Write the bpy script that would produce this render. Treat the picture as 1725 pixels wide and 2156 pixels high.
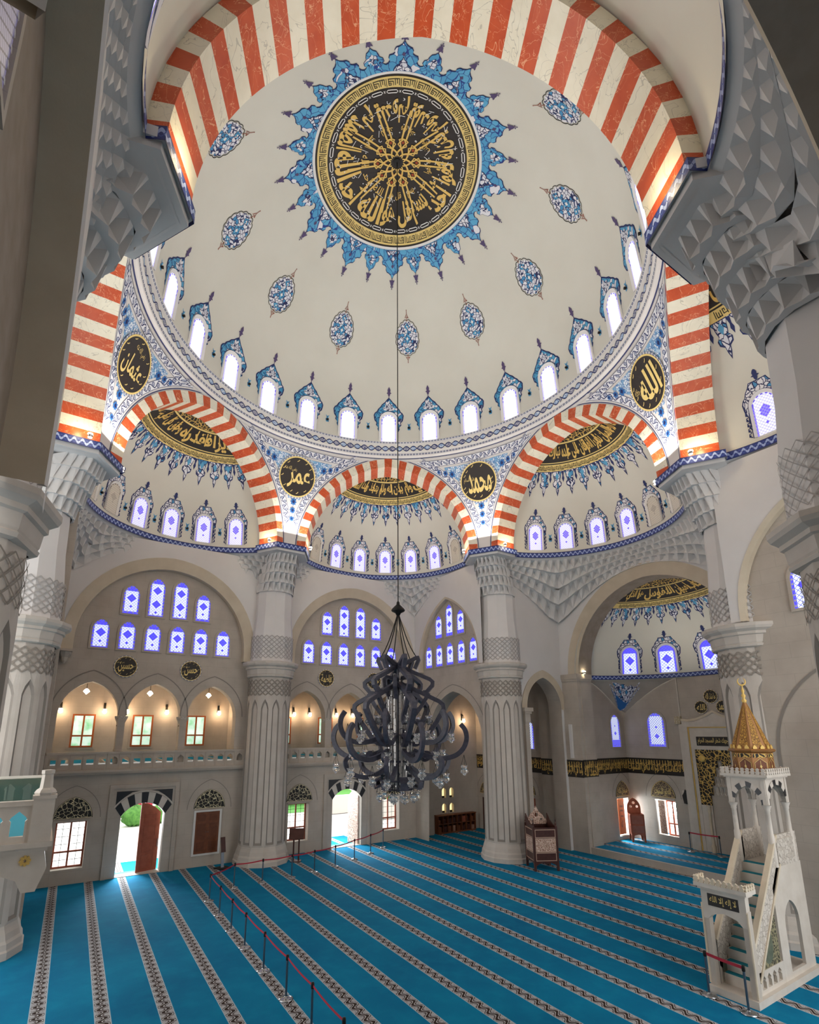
import bpy, bmesh, random
from math import *
from mathutils import Vector as V, Matrix
from mathutils.geometry import tessellate_polygon

for o in list(bpy.data.objects): bpy.data.objects.remove(o)
SC = bpy.context.scene
COL = SC.collection
random.seed(7)
PI = pi

# ------------------------------------------------------------------ camera
cd = bpy.data.cameras.new('camera'); cam = bpy.data.objects.new('camera', cd); COL.objects.link(cam)
right, up, fwd = V((.83764, -.54622, -.00133)), V((-.11961, -.18580, .97528)), V((.53296, .81678, .22097))
cam.matrix_world = Matrix(((right.x, up.x, -fwd.x, -9.519), (right.y, up.y, -fwd.y, -14.4703), (right.z, up.z, -fwd.z, 6.269), (0, 0, 0, 1)))
cd.sensor_fit = 'AUTO'; cd.sensor_width = 36; cd.lens = 1093.47 / 2156 * 36
cd.shift_x = 27.94 / 2156; cd.shift_y = 213.39 / 2156
cd.clip_start = .05; cd.clip_end = 400
SC.camera = cam

# ------------------------------------------------------------------ light
vs = SC.view_settings
SC.display_settings.display_device = 'sRGB'
vs.view_transform = 'Standard'; vs.look = 'None'; vs.gamma = 1; vs.use_curve_mapping = False
vs.exposure = 0.35
world = bpy.data.worlds.new('sky'); SC.world = world; world.use_nodes = True
bg = world.node_tree.nodes['Background']; bg.inputs[0].default_value = (1, .985, .965, 1); bg.inputs[1].default_value = 2.3

def lamp(name, kind, loc, power, color=(1, 1, 1), size=.3, rot=None, sizey=None, spread=None, aim=None):
    d = bpy.data.lights.new(name, kind); o = bpy.data.objects.new(name, d); COL.objects.link(o); o.location = loc
    d.energy = power; d.color = color
    if kind == 'AREA':
        d.size = size
        if sizey: d.shape = 'RECTANGLE'; d.size_y = sizey
        if spread: d.spread = spread
    else: d.shadow_soft_size = size
    if rot: o.rotation_euler = rot
    if aim: o.rotation_euler = (V(aim) - V(loc)).to_track_quat('-Z', 'Y').to_euler()
    return o
SC.cycles.adaptive_threshold = .03; SC.cycles.max_bounces = 8; SC.cycles.transmission_bounces = 6
WARM = (1, .78, .50)

# uplights standing on the cornice corners, washing the great dome and the striped arches
for _a in (30, 90, 150, 210, 270, 330):
    _t = radians(_a); lamp('cornice_floodlight', 'AREA', (9.75 * cos(_t), 9.75 * sin(_t), 16.15), 135, (1, .95, .88), 1.2, aim=(2.0 * cos(_t), 2.0 * sin(_t), 30))
for _a in (0, 60, 120, 180, 240, 300):
    _t = radians(_a)
    for _s in (-1, 1):                                                      # small warm spots at the feet of the striped arches
        lamp('arch_spot', 'POINT', (9.9 * cos(_t) - _s * 4.05 * sin(_t), 9.9 * sin(_t) + _s * 4.05 * cos(_t), 16.05), 16, (1, .80, .48), .10)
    lamp('half_dome_uplight', 'AREA', (10.2 * cos(_t), 10.2 * sin(_t), 15.95), 28, (1, .94, .85), 1.6, aim=(11.5 * cos(_t), 11.5 * sin(_t), 21))
lamp('apse_uplight', 'AREA', (16.2, -.2, 9.7), 30, (1, .92, .80), 1.5, aim=(17, -.2, 14))

lamp('daylight_left_door', 'AREA', (-5.6, 15.6, 2.6), 650, (.86, .94, 1), 1.8, sizey=2.4, aim=(-5.2, 9.5, 0))
lamp('daylight_far_door', 'AREA', (5.0, 15.6, 2.6), 420, (.86, .94, 1), 1.8, sizey=2.4, aim=(5.0, 9.5, 0))
lamp('daylight_apse_window', 'AREA', (18.5, 5.6, 2.3), 520, (.82, .93, 1), .9, sizey=1.6, aim=(17.6, 1.6, .3))
lamp('daylight_apse_back', 'AREA', (20.2, 2.6, 2.4), 420, (.82, .93, 1), .9, sizey=1.6, aim=(16.6, 2.2, .3))
# ------------------------------------------------------------------ node helpers
class X:
    """a socket that does arithmetic"""
    def __init__(s, nt, k): s.nt = nt; s.k = k
    def op(s, o, *a, clamp=False):
        n = s.nt.nodes.new('ShaderNodeMath'); n.operation = o; n.use_clamp = clamp
        for i, q in enumerate((s,) + a):
            if isinstance(q, X): s.nt.links.new(q.k, n.inputs[i])
            else: n.inputs[i].default_value = q
        return X(s.nt, n.outputs[0])
    def __add__(s, o): return s.op('ADD', o)
    def __sub__(s, o): return s.op('SUBTRACT', o)
    def __mul__(s, o): return s.op('MULTIPLY', o)
    def __truediv__(s, o): return s.op('DIVIDE', o)
    def __lt__(s, o): return s.op('LESS_THAN', o)
    def __gt__(s, o): return s.op('GREATER_THAN', o)
    def abs(s): return s.op('ABSOLUTE')
    def sin(s): return s.op('SINE')
    def cos(s): return s.op('COSINE')
    def fr(s): return s.op('FRACT')
    def fl(s): return s.op('FLOOR')
    def mod(s, m): return s.op('FLOORED_MODULO', m)
    def mn(s, o): return s.op('MINIMUM', o)
    def mx(s, o): return s.op('MAXIMUM', o)
    def sqrt(s): return s.op('SQRT')
    def pw(s, o): return s.op('POWER', o)
    def flip(s): return s.op('MULTIPLY_ADD', -1.0, 1.0)

class NT:
    def __init__(s, name):
        s.m = bpy.data.materials.new(name); s.m.use_nodes = True; s.nt = s.m.node_tree
        s.b = s.nt.nodes['Principled BSDF']
    def new(s, t, **kw):
        n = s.nt.nodes.new(t)
        for k, v in kw.items(): setattr(n, k, v)
        return n
    def uv(s):
        n = s.new('ShaderNodeUVMap'); n.uv_map = 'UVMap'; sp = s.new('ShaderNodeSeparateXYZ'); s.nt.links.new(n.outputs[0], sp.inputs[0])
        return X(s.nt, sp.outputs[0]), X(s.nt, sp.outputs[1])
    def pos(s, obj=False):
        n = s.new('ShaderNodeTexCoord') if obj else s.new('ShaderNodeNewGeometry'); sp = s.new('ShaderNodeSeparateXYZ')
        s.nt.links.new(n.outputs['Object' if obj else 'Position'], sp.inputs[0])
        return [X(s.nt, q) for q in sp.outputs]
    def vec(s, x, y, z=0.0):
        n = s.new('ShaderNodeCombineXYZ')
        for i, q in enumerate((x, y, z)):
            if isinstance(q, X): s.nt.links.new(q.k, n.inputs[i])
            else: n.inputs[i].default_value = q
        return X(s.nt, n.outputs[0])
    def noise(s, scale, vec=None, detail=4, rough=.55, dist=0.):
        n = s.new('ShaderNodeTexNoise'); n.inputs['Scale'].default_value = scale; n.inputs['Detail'].default_value = detail
        n.inputs['Roughness'].default_value = rough; n.inputs['Distortion'].default_value = dist
        if vec is None: g = s.new('ShaderNodeNewGeometry'); s.nt.links.new(g.outputs['Position'], n.inputs[0])
        else: s.nt.links.new(vec.k, n.inputs[0])
        return X(s.nt, n.outputs[0])
    def voro(s, scale, vec, feature='F1', rnd=1.0):
        n = s.new('ShaderNodeTexVoronoi'); n.feature = feature; n.inputs['Scale'].default_value = scale; n.inputs['Randomness'].default_value = rnd
        s.nt.links.new(vec.k, n.inputs['Vector'])
        return X(s.nt, n.outputs['Distance']), (X(s.nt, n.outputs['Color']) if feature != 'DISTANCE_TO_EDGE' else None)
    def mix(s, f, a, b):
        n = s.new('ShaderNodeMix', data_type='RGBA')
        for i, q in ((0, f), (6, a), (7, b)):
            if isinstance(q, X): s.nt.links.new(q.k, n.inputs[i])
            elif i == 0: n.inputs[0].default_value = q
            else: n.inputs[i].default_value = (*q, 1)
        return X(s.nt, n.outputs[2])
    def out(s, col, rough=.6, metal=0., emit=None, bump=None, bd=.02, bs=.5, spec=.5):
        b = s.b
        for key, q in (('Base Color', col), ('Roughness', rough), ('Metallic', metal)):
            if isinstance(q, X): s.nt.links.new(q.k, b.inputs[key])
            else: b.inputs[key].default_value = (*q, 1) if key == 'Base Color' else q
        b.inputs['Specular IOR Level'].default_value = spec
        if emit is not None:
            c, st = emit
            if isinstance(c, X): s.nt.links.new(c.k, b.inputs['Emission Color'])
            else: b.inputs['Emission Color'].default_value = (*c, 1)
            if isinstance(st, X): s.nt.links.new(st.k, b.inputs['Emission Strength'])
            else: b.inputs['Emission Strength'].default_value = st
        if bump is not None:
            n = s.new('ShaderNodeBump'); n.inputs['Distance'].default_value = bd; n.inputs['Strength'].default_value = bs
            s.nt.links.new(bump.k, n.inputs['Height']); s.nt.links.new(n.outputs[0], b.inputs['Normal'])
        return s.m

def hexc(h):
    def l(c): c /= 255; return c / 12.92 if c <= .04045 else ((c + .055) / 1.055) ** 2.4
    return tuple(l(int(h[i:i + 2], 16)) for i in (0, 2, 4))

def plain(name, c, rough=.6, metal=0., emit=None, spec=.5):
    return NT(name).out(hexc(c) if isinstance(c, str) else c, rough, metal, emit, spec=spec)

def mottled(name, a, b, scale=1.5, rough=.75, bumpscale=30, bs=.15, joints=None, spec=.4):
    t = NT(name); n = t.noise(scale, detail=6); n2 = t.noise(bumpscale, detail=3)
    c = t.mix((n - .35) * 2.2, hexc(a), hexc(b))
    h = n2
    if joints:
        x, y, z = t.pos(); row = z / joints; k = row.fl()
        j = ((row.fr() - .5).abs() > .485)
        q = ((x + y * .97) / (joints * 1.9) + k * .5).fr()
        j = j.mx((q - .5).abs() > .492)
        c = t.mix(j * .16, c, hexc('6e665e'))
    return t.out(c, rough, bump=h, bd=.01, bs=bs, spec=spec)

def marble(name, base, dark, vein, vs_, amount):
    t = NT(name); n = t.noise(3.0, detail=5); w = t.noise(vs_, detail=3, dist=1.6)
    v = ((w - .5).abs() < amount); v2 = ((t.noise(vs_ * .6, detail=4, dist=2.2) - .5).abs() < amount * .5)
    c = t.mix((n - .3) * 2, hexc(base), hexc(dark)); c = t.mix(v.mx(v2) * .7, c, hexc(vein))
    return t.out(c, .35)

def arab(name, fill, alt, line, scale, lw=.05, ratio=.5, rough=.6, third=None, r3=.85):
    """tile painting: curling leaf cells with dark outlines, laid out in metres by UV"""
    t = NT(name); u, v = t.uv(); p = t.vec(u, v)
    w = t.noise(scale * .6, p, 2); p2 = t.vec(u + (w - .5) * (1.1 / scale), v + (w.fr() * 7.3).sin() * (.25 / scale))
    d, _ = t.voro(scale, p2, 'DISTANCE_TO_EDGE'); _, cc = t.voro(scale, p2)
    sp = t.new('ShaderNodeSeparateXYZ'); t.nt.links.new(cc.k, sp.inputs[0])
    r = X(t.nt, sp.outputs[0])
    c = t.mix(r > ratio, hexc(fill), hexc(alt))
    if third: c = t.mix(r > r3, c, hexc(third))
    c = t.mix(d < lw, c, hexc(line))
    return t.out(c, rough)

M = {}
M['stone'] = mottled('limestone', 'bdb2a5', 'aca093', 1.2, joints=.5)
M['stone_arch'] = mottled('arch_limestone', 'cdbfa9', 'bfb099', 1.4)
M['stone_shaded'] = mottled('shaded_soffit_stone', '9a8d80', '857868', 2.2)  # shade of deep soffits put into a darker copy of the stone
M['column'] = mottled('column_stone', 'c9c0b6', 'bbb1a6', 1.8)
M['white'] = mottled('white_plaster', 'dcd8d5', 'd3cecb', .6, rough=.85, bs=.04)
M['carved'] = mottled('carved_plaster', 'd9d7d5', 'cfccc9', .9, rough=.8, bs=.04)
M['dome'] = mottled('dome_plaster', 'dedbd0', 'd6d2c6', .4, rough=.85, bs=.02)
M['groove'] = plain('shadow_groove', '8d857d', .9)  # darker tone that paints the shade in grooves and along thin mouldings
M['red'] = marble('red_marble', 'cf5a30', 'b9441e', 'f0b48a', 1.5, .0045)
M['cream'] = marble('cream_marble', 'efe9d6', 'e4dcc6', 'b9b3a4', .9, .005)
M['navy'] = plain('navy_paint', '1d2a63', .6)
M['blue'] = plain('blue_paint', '2f6fb4', .6)
M['sky'] = plain('turquoise_paint', '5ea6cf', .6)
M['wpaint'] = plain('white_paint', 'ece9e6', .7)
M['purple'] = plain('plum_paint', '55456f', .6)
M['rust'] = plain('rust_paint', '8f4a38', .6)
M['black'] = plain('black_lacquer', '241c17', .45)
M['ink'] = plain('black_line', '14110f', .6)
M['gold'] = plain('gold_leaf', 'e6c06a', .45, .2)
M['goldflat'] = plain('gold_paint', 'e9cd80', .5)
M['brick'] = plain('red_brown_paint', '9c4420', .6)
M['tile_blue'] = arab('crest_tilework', '55a6d0', '3f93c4', '1c2c66', 5.0, .055, .5, third='e9e8ee', r3=.84)
M['tile_sky'] = arab('sunburst_tilework', '5fadd6', '509fcd', '1f3c8c', 3.6, .035, .5, third='e9e8ee', r3=.94)
M['tile_white'] = arab('white_tilework', 'e9e8ee', 'dfe0ea', '20275a', 6.5, .075, .6, third='4a93c4', r3=.80)
M['tile_field'] = arab('pendentive_tilework', 'dfe6ee', 'b9d3e6', '5d86b6', 10.0, .09, .55, third='7fb0d4', r3=.8)
M['tile_gold'] = arab('gilded_tracery', '1c1611', '241c15', 'd8b25e', 6.0, .075, .6)
M['tile_lunette'] = arab('lunette_tracery', '191614', '221e1a', 'd8cda8', 6.0, .045, .6)
M['relief'] = arab('carved_relief', 'cfc6bb', 'c0b6aa', 'a2988d', 9.0, .05, .5)

def rinceau(name, base, line, leaf, per, lw=.11):
    """scrolling vine in a band: v runs -1..1 across, u in metres along"""
    t = NT(name); u, v = t.uv(); a = u * (2 * PI / per)
    stem = ((v - a.sin() * .55).abs() < lw)
    q = (u / per * 2 + .25).fr() - .5; s = ((u / per * 2 + .25).fl()).mod(2.0) * 2 - 1
    du = q * per * .5; dv = (v + s * -.30) * (per * .30)
    d = (du * du + dv * dv).sqrt()
    ring = (d < per * .16) ; ring2 = (d < per * .10); dot = d < per * .045
    c = t.mix(stem, hexc(base), hexc(line)); c = t.mix(ring, c, hexc(line)); c = t.mix(ring2, c, hexc(leaf)); c = t.mix(dot, c, hexc(line))
    c = t.mix(v.abs() > .88, c, hexc(line))
    return t.out(c, .6)
M['band_vine'] = rinceau('vine_border', 'e4e4e8', '2a3565', 'cdd3e2', .52, .13)
M['band_trim'] = None
def trim_mat():
    t = NT('cornice_trim'); u, v = t.uv(); a = u * (2 * PI / .24)
    w = ((v - a.sin() * .45).abs() < .30); w2 = ((v + a.sin() * .45).abs() < .10)
    c = t.mix(w, hexc('24357a'), hexc('9fb0dc')); c = t.mix(w2, c, hexc('3c53a0')); c = t.mix(v.abs() > .86, c, hexc('1a2660'))
    return t.out(c, .5)
M['band_trim'] = trim_mat()
def bead_mat():
    t = NT('bead_border'); u, v = t.uv(); q = (u / .17).fr() - .5
    d = (q * q + v * v * .2).sqrt()
    c = t.mix(d < .36, hexc('e4e4e8'), hexc('2a3565')); c = t.mix(d < .16, c, hexc('cdd3e2')); c = t.mix(v.abs() > .86, c, hexc('2a3565'))
    return t.out(c, .6)
M['band_bead'] = bead_mat()
def guill_mat():
    t = NT('guilloche_border'); u, v = t.uv(); L = .392
    a = u * (2 * PI / (2 * L)); s = a.sin() * .78
    inside = (v.abs() < s.abs()); k = ((u / L).fl()).mod(2.0)
    rim = ((v.abs() - s.abs()).abs() < .17)
    q = (u / L).fr() - .5; d = ((q.abs() * 1.4 + (v * .45).abs()) - .22).abs()
    n, _ = t.voro(22.0, t.vec(u, v * .13), 'DISTANCE_TO_EDGE')
    fill = t.mix(k, hexc('3d84c6'), hexc('ecebee'))
    fill = t.mix(n < .12, fill, t.mix(k, hexc('e6eef6'), hexc('2b3c78')))
    c = t.mix(inside, hexc('e9e6dc'), fill); c = t.mix(rim, c, hexc('1d2c66'))
    return t.out(c, .6)
M['guilloche'] = guill_mat()

def stained(name, white, blue, line, e, big=(), small=(), top=-.95, border=.80, nx=5.0, leadw=.41, bottom=None):
    """leaded glass lit by the day outside; u -1..1 across, v measured down from the head in half widths"""
    t = NT(name); u, v = t.uv()
    a = (u + v) * (nx / 2); b = (u - v) * (nx / 2)
    ka = a.fl(); kb = b.fl(); fa = (a.fr() - .5).abs(); fb = (b.fr() - .5).abs()
    lead = fa.mx(fb) > leadw
    cu = (ka + kb + 1) * (1 / nx); cv = (ka - kb) * (1 / nx)
    isb = (u.abs() > border).mx(v > top)
    for c in big: isb = isb.mx((cu.abs() + (cv - c).abs() * .82) < .56)
    for c in small: isb = isb.mx((cu.abs() + (cv - c).abs()) < .2)
    if bottom is not None: isb = isb.mx(v < bottom)
    c = t.mix(isb, hexc(white), hexc(blue)); c = t.mix(lead, c, hexc(line))
    return t.out(c, .4, emit=(c, e))
GE = .80
M['glass'] = stained('stained_glass', 'dfe6fb', '4a3df0', '5560c0', GE, (-1.75,), (-3.0,), -.80, .80, 5.0, .42, -3.72)
M['glass_tall'] = stained('tall_stained_glass', 'dfe6fb', '4a3df0', '5560c0', GE, (-1.9, -3.7), (-4.9,), -.80, .80, 5.0, .42, -5.42)
M['glass_dome'] = stained('dome_glass', 'eef0ff', 'a79df2', 'b9bde6', .82, (), (), .5, .84, 7.0, .43)
M['glass_semi'] = stained('half_dome_glass', 'dedff4', '6a58e6', '9a97bd', .66, (-1.75,), (-2.9,), .5, .86, 6.0, .42)
M['glass_dim'] = stained('dim_glass', 'a7a2b4', '8f88b0', '6a6572', .30, (), (), .5, .9, 6.0, .40)
M['glass_blind'] = stained('blind_glass', 'd8cfc0', 'bdb3a6', '8f867b', .10, (-1.75,), (), .5, .88, 7.0, .42)
M['glass_apse'] = stained('apse_glass', 'd4dcf0', '4636f2', '7078b4', GE, (), (-1.6, -2.6), -.35, .74, 7.0, .38, -3.45)
M['lead_blue'] = plain('blue_lead_border', '6a58d8', .5, emit=(hexc('5a48e0'), .35))
M['carve_shadow'] = plain('deep_carving_shade', '8f867c', .9)  # shade inside the carving, put into flat dark strokes
M['carve_shadow2'] = plain('shallow_carving_shade', 'aaa5a1', .9)  # paler strokes painting the shade of the upper shaft's carving
M['garden_glass'] = None
M['wood'] = mottled('walnut', '7a4527', '5f3118', 6, rough=.45, bumpscale=60)
M['wood_red'] = mottled('red_brown_timber', 'a3573f', '8c4631', 5, rough=.5)
M['wood_dark'] = mottled('dark_mahogany', '4a2620', '38190f', 5, rough=.4)
M['wood_orange'] = mottled('orange_timber', 'b5622f', 'a04f22', 5, rough=.5)
M['inlay'] = arab('inlaid_panel', '8d6552', 'a37a66', 'd9bfae', 14.0, .12, .5)
M['chrome'] = plain('brushed_steel', 'b9bcc0', .22, 1.0)
M['steel'] = plain('dark_steel', '6e7680', .3, .9)
M['iron'] = plain('dark_iron', '23211f', .5, .6)
M['chand'] = mottled('chandelier_bronze', '4d4d5a', '343440', 8, rough=.38, bumpscale=40)
M['crystal'] = plain('clear_glass', 'f2f2f0', .05, 0, spec=.9); M['crystal'].node_tree.nodes['Principled BSDF'].inputs['Transmission Weight'].default_value = .85
M['rope'] = plain('red_belt', 'b01f35', .6)
M['bulb'] = plain('lit_bulb', 'ffe9c8', .4, emit=((1, .82, .58), 14.0))
M['spotbulb'] = plain('lit_spot', 'fff3d8', .4, emit=((1, .88, .62), 30.0))
M['marble_white'] = mottled('white_marble', 'd6cdc2', 'c6bcb0', 2.5, rough=.4)
M['black_marble'] = plain('black_marble', '1d1d22', .3)
M['pale'] = plain('pale_board', 'd9d6d2', .6)
M['glasspane'] = plain('clear_pane', 'e8f0f0', .03, spec=.6); M['glasspane'].node_tree.nodes['Principled BSDF'].inputs['Transmission Weight'].default_value = .95
M['greenglass'] = plain('green_glass', '9fb3a6', .05, spec=.6); M['greenglass'].node_tree.nodes['Principled BSDF'].inputs['Transmission Weight'].default_value = .9
M['lampwhite'] = plain('lit_niche', 'f3dfa0', .5, emit=((1, .82, .42), .9))
def garden_glass():
    t = NT('garden_glass'); u, v = t.uv(); n = t.noise(2.2, detail=4)
    c = t.mix((n - .35) * 2.5, hexc('dff2ec'), hexc('79bf8a'))
    return t.out(c, .3, emit=(c, .72))
M['garden_glass'] = garden_glass()
M['crystal_bead'] = plain('crystal_prism', 'c9c6c4', .12, .35, spec=.9)
M['inlay_line'] = plain('pale_inlay', 'b99a86', .5)
M['wood_red2'] = mottled('brick_red_panel', '9a5f4e', '8a5040', 8, rough=.5)
M['marble_cream'] = mottled('cream_marble_moulding', 'd9cbb4', 'cbbba2', 3, rough=.4)
M['green_marble'] = mottled('green_marble_panel', '6f7460', '4c5444', 4, rough=.35)
M['tile_gold2'] = arab('pulpit_tracery', '2c2a22', '3a372c', '8f8868', 12.0, .14, .6)
M['wood_gold'] = plain('bronzed_timber', '9a6a38', .4, .25)
M['gilt_tracery'] = arab('gilt_roof_tracery', 'c9983f', 'b58334', '7a5220', 13.0, .10, .6)
M['teal'] = plain('teal_runner', '0f7f92', .95)
M['cream_line'] = plain('cream_line', 'd8cda8', .6)
M['lun_dark'] = arab('dark_tracery', '4a3a30', '5a483c', 'a08a62', 9.0, .08, .6)
M['wood2'] = mottled('dark_walnut_panel', '6b3a1f', '552c15', 6, rough=.45)
M['teal2'] = plain('teal_threshold', '3fa9bd', .95)
M['relief_cream'] = arab('gilded_relief', 'd9cdb6', 'c9bba2', 'a5946f', 12.0, .08, .5)
M['paving'] = plain('white_paving', 'f2f0ee', .8)
M['lawn'] = mottled('lawn', '5fa04a', '4c8a3a', .8)
M['leaf'] = mottled('bush_leaves', '5d9440', '2f6426', 5.0, bs=.6)
M['paver_wall'] = arab('rubble_wall', 'b9b4ad', 'd0cbc4', '8b857e', 2.0, .06)
# ------------------------------------------------------------------ mesh helpers
def rot2(p, a): return (p[0] * cos(a) - p[1] * sin(a), p[0] * sin(a) + p[1] * cos(a))
def frame(o, u, v, n):
    o, u, v, n = V(o), V(u).normalized(), V(v).normalized(), V(n).normalized()
    return lambda x, y, z=0.: o + u * x + v * y + n * z
IDF = lambda x, y, z=0.: V((x, y, z))

class MB:
    def __init__(s): s.v = []; s.f = []; s.m = []; s.t = []
    def add(s, pts, faces, m=0, uv=None):
        b = len(s.v); s.v += [tuple(p) for p in pts]; s.t += (uv if uv else [(0., 0.)] * len(pts))
        for f in faces: s.f.append([b + i for i in f]); s.m.append(m)
    def grid(s, fn, nu, nv, m=0, uvfn=None):
        P = [fn(i / nu, j / nv) for j in range(nv + 1) for i in range(nu + 1)]
        U = [uvfn(i / nu, j / nv) for j in range(nv + 1) for i in range(nu + 1)] if uvfn else None
        F = [(j * (nu + 1) + i, j * (nu + 1) + i + 1, (j + 1) * (nu + 1) + i + 1, (j + 1) * (nu + 1) + i) for j in range(nv) for i in range(nu)]
        s.add(P, F, m, U); return s
    def quad(s, a, b, c, d, m=0, uv=None): s.add([a, b, c, d], [(0, 1, 2, 3)], m, uv); return s
    def box(s, x0, x1, y0, y1, z0, z1, m=0, fn=IDF):
        p = [fn(x, y, z) for z in (z0, z1) for y in (y0, y1) for x in (x0, x1)]
        s.add(p, [(0, 2, 3, 1), (4, 5, 7, 6), (0, 1, 5, 4), (2, 6, 7, 3), (0, 4, 6, 2), (1, 3, 7, 5)], m); return s
    def poly(s, pts, fn=IDF, z=0., m=0, holes=(), uvs=1.0, uvo=(0, 0), sub=None):
        loops = [[V((p[0], p[1], 0)) for p in l] for l in (pts, *holes)]
        fl = [p for l in loops for p in l]
        tri = [tuple(t) for t in tessellate_polygon(loops)]
        for _ in range(4 if sub else 0):                                  # split long triangles so that they follow a curved surface
            mid = {}; new = []
            for t in tri:
                for k in range(3):
                    e = tuple(sorted((t[k], t[(k + 1) % 3])))
                    d = fl[e[0]] - fl[e[1]]
                    if e not in mid and max(abs(d.x) / sub[0], abs(d.y) / sub[1]) > 1: mid[e] = len(fl); fl.append((fl[e[0]] + fl[e[1]]) / 2)
            if not mid: break
            for a, b, c in tri:
                q = [mid.get(tuple(sorted(e))) for e in ((a, b), (b, c), (c, a))]
                k = sum(x is not None for x in q)
                if k == 0: new.append((a, b, c)); continue
                while k == 1 and q[0] is None or k == 2 and q[2] is not None: a, b, c = b, c, a; q = q[1:] + q[:1]
                if k == 1: new += [(a, q[0], c), (q[0], b, c)]
                elif k == 2: new += [(q[0], b, q[1]), (a, q[0], q[1]), (a, q[1], c)]
                else: new += [(a, q[0], q[2]), (q[0], b, q[1]), (q[2], q[1], c), (q[0], q[1], q[2])]
            tri = new
        s.add([fn(p.x, p.y, z) for p in fl], [tuple(t) for t in tri], m, [((p.x - uvo[0]) * (uvs[0] if isinstance(uvs, tuple) else uvs), (p.y - uvo[1]) * (uvs[1] if isinstance(uvs, tuple) else uvs)) for p in fl]); return s
    def wallsides(s, pts, fn, z0, z1, m=0, closed=True):
        n = len(pts); P = []; U = []; d = 0
        for i, p in enumerate(pts):
            if i: d += hypot(p[0] - pts[i - 1][0], p[1] - pts[i - 1][1])
            P += [fn(p[0], p[1], z0), fn(p[0], p[1], z1)]; U += [(d, 0), (d, z1 - z0)]
        s.add(P, [(2 * i, 2 * ((i + 1) % n), 2 * ((i + 1) % n) + 1, 2 * i + 1) for i in range(n if closed else n - 1)], m, U); return s
    def plate(s, pts, fn, z0, z1, m=0, holes=(), side=None, back=False):
        s.poly(pts, fn, z1, m, holes)
        for l in (pts, *holes): s.wallsides(l, fn, z0, z1, m if side is None else side)
        if back: s.poly(pts, fn, z0, m, holes)
        return s
    def ribbon(s, path, w, fn=IDF, z=0., m=0, closed=False):
        n = len(path); P = []; U = []; d = 0
        for i, p in enumerate(path):
            a = path[(i - 1) % n] if (closed or i) else p; b = path[(i + 1) % n] if (closed or i < n - 1) else p
            tx, ty = b[0] - a[0], b[1] - a[1]; L = hypot(tx, ty) or 1; nx, ny = -ty / L * w / 2, tx / L * w / 2
            if i: d += hypot(p[0] - path[i - 1][0], p[1] - path[i - 1][1])
            P += [fn(p[0] - nx, p[1] - ny, z), fn(p[0] + nx, p[1] + ny, z)]; U += [(d, -1.), (d, 1.)]
        s.add(P, [(2 * i, 2 * ((i + 1) % n), 2 * ((i + 1) % n) + 1, 2 * i + 1) for i in range(n if closed else n - 1)], m, U); return s
    def ribbon3(s, A, B, m=0, closed=False):
        """strip between two 3-D polylines, u in metres, v -1..1"""
        n = len(A); P = []; U = []; d = 0
        for i in range(n):
            if i: d += (V(A[i]) - V(A[i - 1])).length
            P += [A[i], B[i]]; U += [(d, -1.), (d, 1.)]
        F = [(2 * i, 2 * i + 2, 2 * i + 3, 2 * i + 1) for i in range(n - 1)]
        if closed: F.append((2 * n - 2, 0, 1, 2 * n - 1))
        s.add(P, F, m, U); return s
    def lathe(s, prof, c=(0, 0, 0), n=24, a0=0., a1=2 * PI, m=0, flute=None, fn=None):
        full = abs(a1 - a0 - 2 * PI) < 1e-6; k = n if full else n + 1; P = []; U = []
        for r, z in prof:
            for i in range(k):
                a = a0 + (a1 - a0) * i / n; rr = r * (flute(a, z) if flute else 1)
                p = V((c[0] + rr * cos(a), c[1] + rr * sin(a), c[2] + z)); P.append(fn(*p) if fn else p); U.append((a * max(r, .01), z))
        F = []
        for j in range(len(prof) - 1):
            for i in range(n):
                i2 = (i + 1) % k; F.append((j * k + i, j * k + i2, (j + 1) * k + i2, (j + 1) * k + i))
        s.add(P, F, m, U); return s
    def tube(s, path, r, n=8, m=0, closed=False, cap=True):
        path = [V(p) for p in path]; N = len(path); P = []; nrm = None
        for i, p in enumerate(path):
            a = path[(i - 1) % N] if (closed or i) else p; b = path[(i + 1) % N] if (closed or i < N - 1) else p
            t = (b - a).normalized()
            if nrm is None: nrm = t.orthogonal().normalized()
            nrm = (nrm - t * nrm.dot(t)).normalized() if (nrm - t * nrm.dot(t)).length > 1e-5 else t.orthogonal().normalized()
            bi = t.cross(nrm); rr = r[i] if isinstance(r, (list, tuple)) else r
            P += [p + nrm * (rr * cos(2 * PI * j / n)) + bi * (rr * sin(2 * PI * j / n)) for j in range(n)]
        F = [(i * n + j, i * n + (j + 1) % n, ((i + 1) % N) * n + (j + 1) % n, ((i + 1) % N) * n + j) for i in range(N if closed else N - 1) for j in range(n)]
        if cap and not closed: F += [tuple(range(n))[::-1], tuple((N - 1) * n + j for j in range(n))]
        s.add(P, F, m); return s
    def bar(s, a, b, w, h, m=0, up=(0, 0, 1)):
        a, b = V(a), V(b); t = (b - a).normalized(); u = V(up); sd = t.cross(u)
        sd = sd.normalized() if sd.length > 1e-4 else t.orthogonal().normalized(); u = sd.cross(t).normalized()
        q = [(-1, -1), (1, -1), (1, 1), (-1, 1)]
        s.add([p + sd * (x * w / 2) + u * (y * h / 2) for p in (a, b) for x, y in q], [(0, 3, 2, 1), (4, 5, 6, 7), (0, 1, 5, 4), (1, 2, 6, 5), (2, 3, 7, 6), (3, 0, 4, 7)], m); return s
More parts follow.
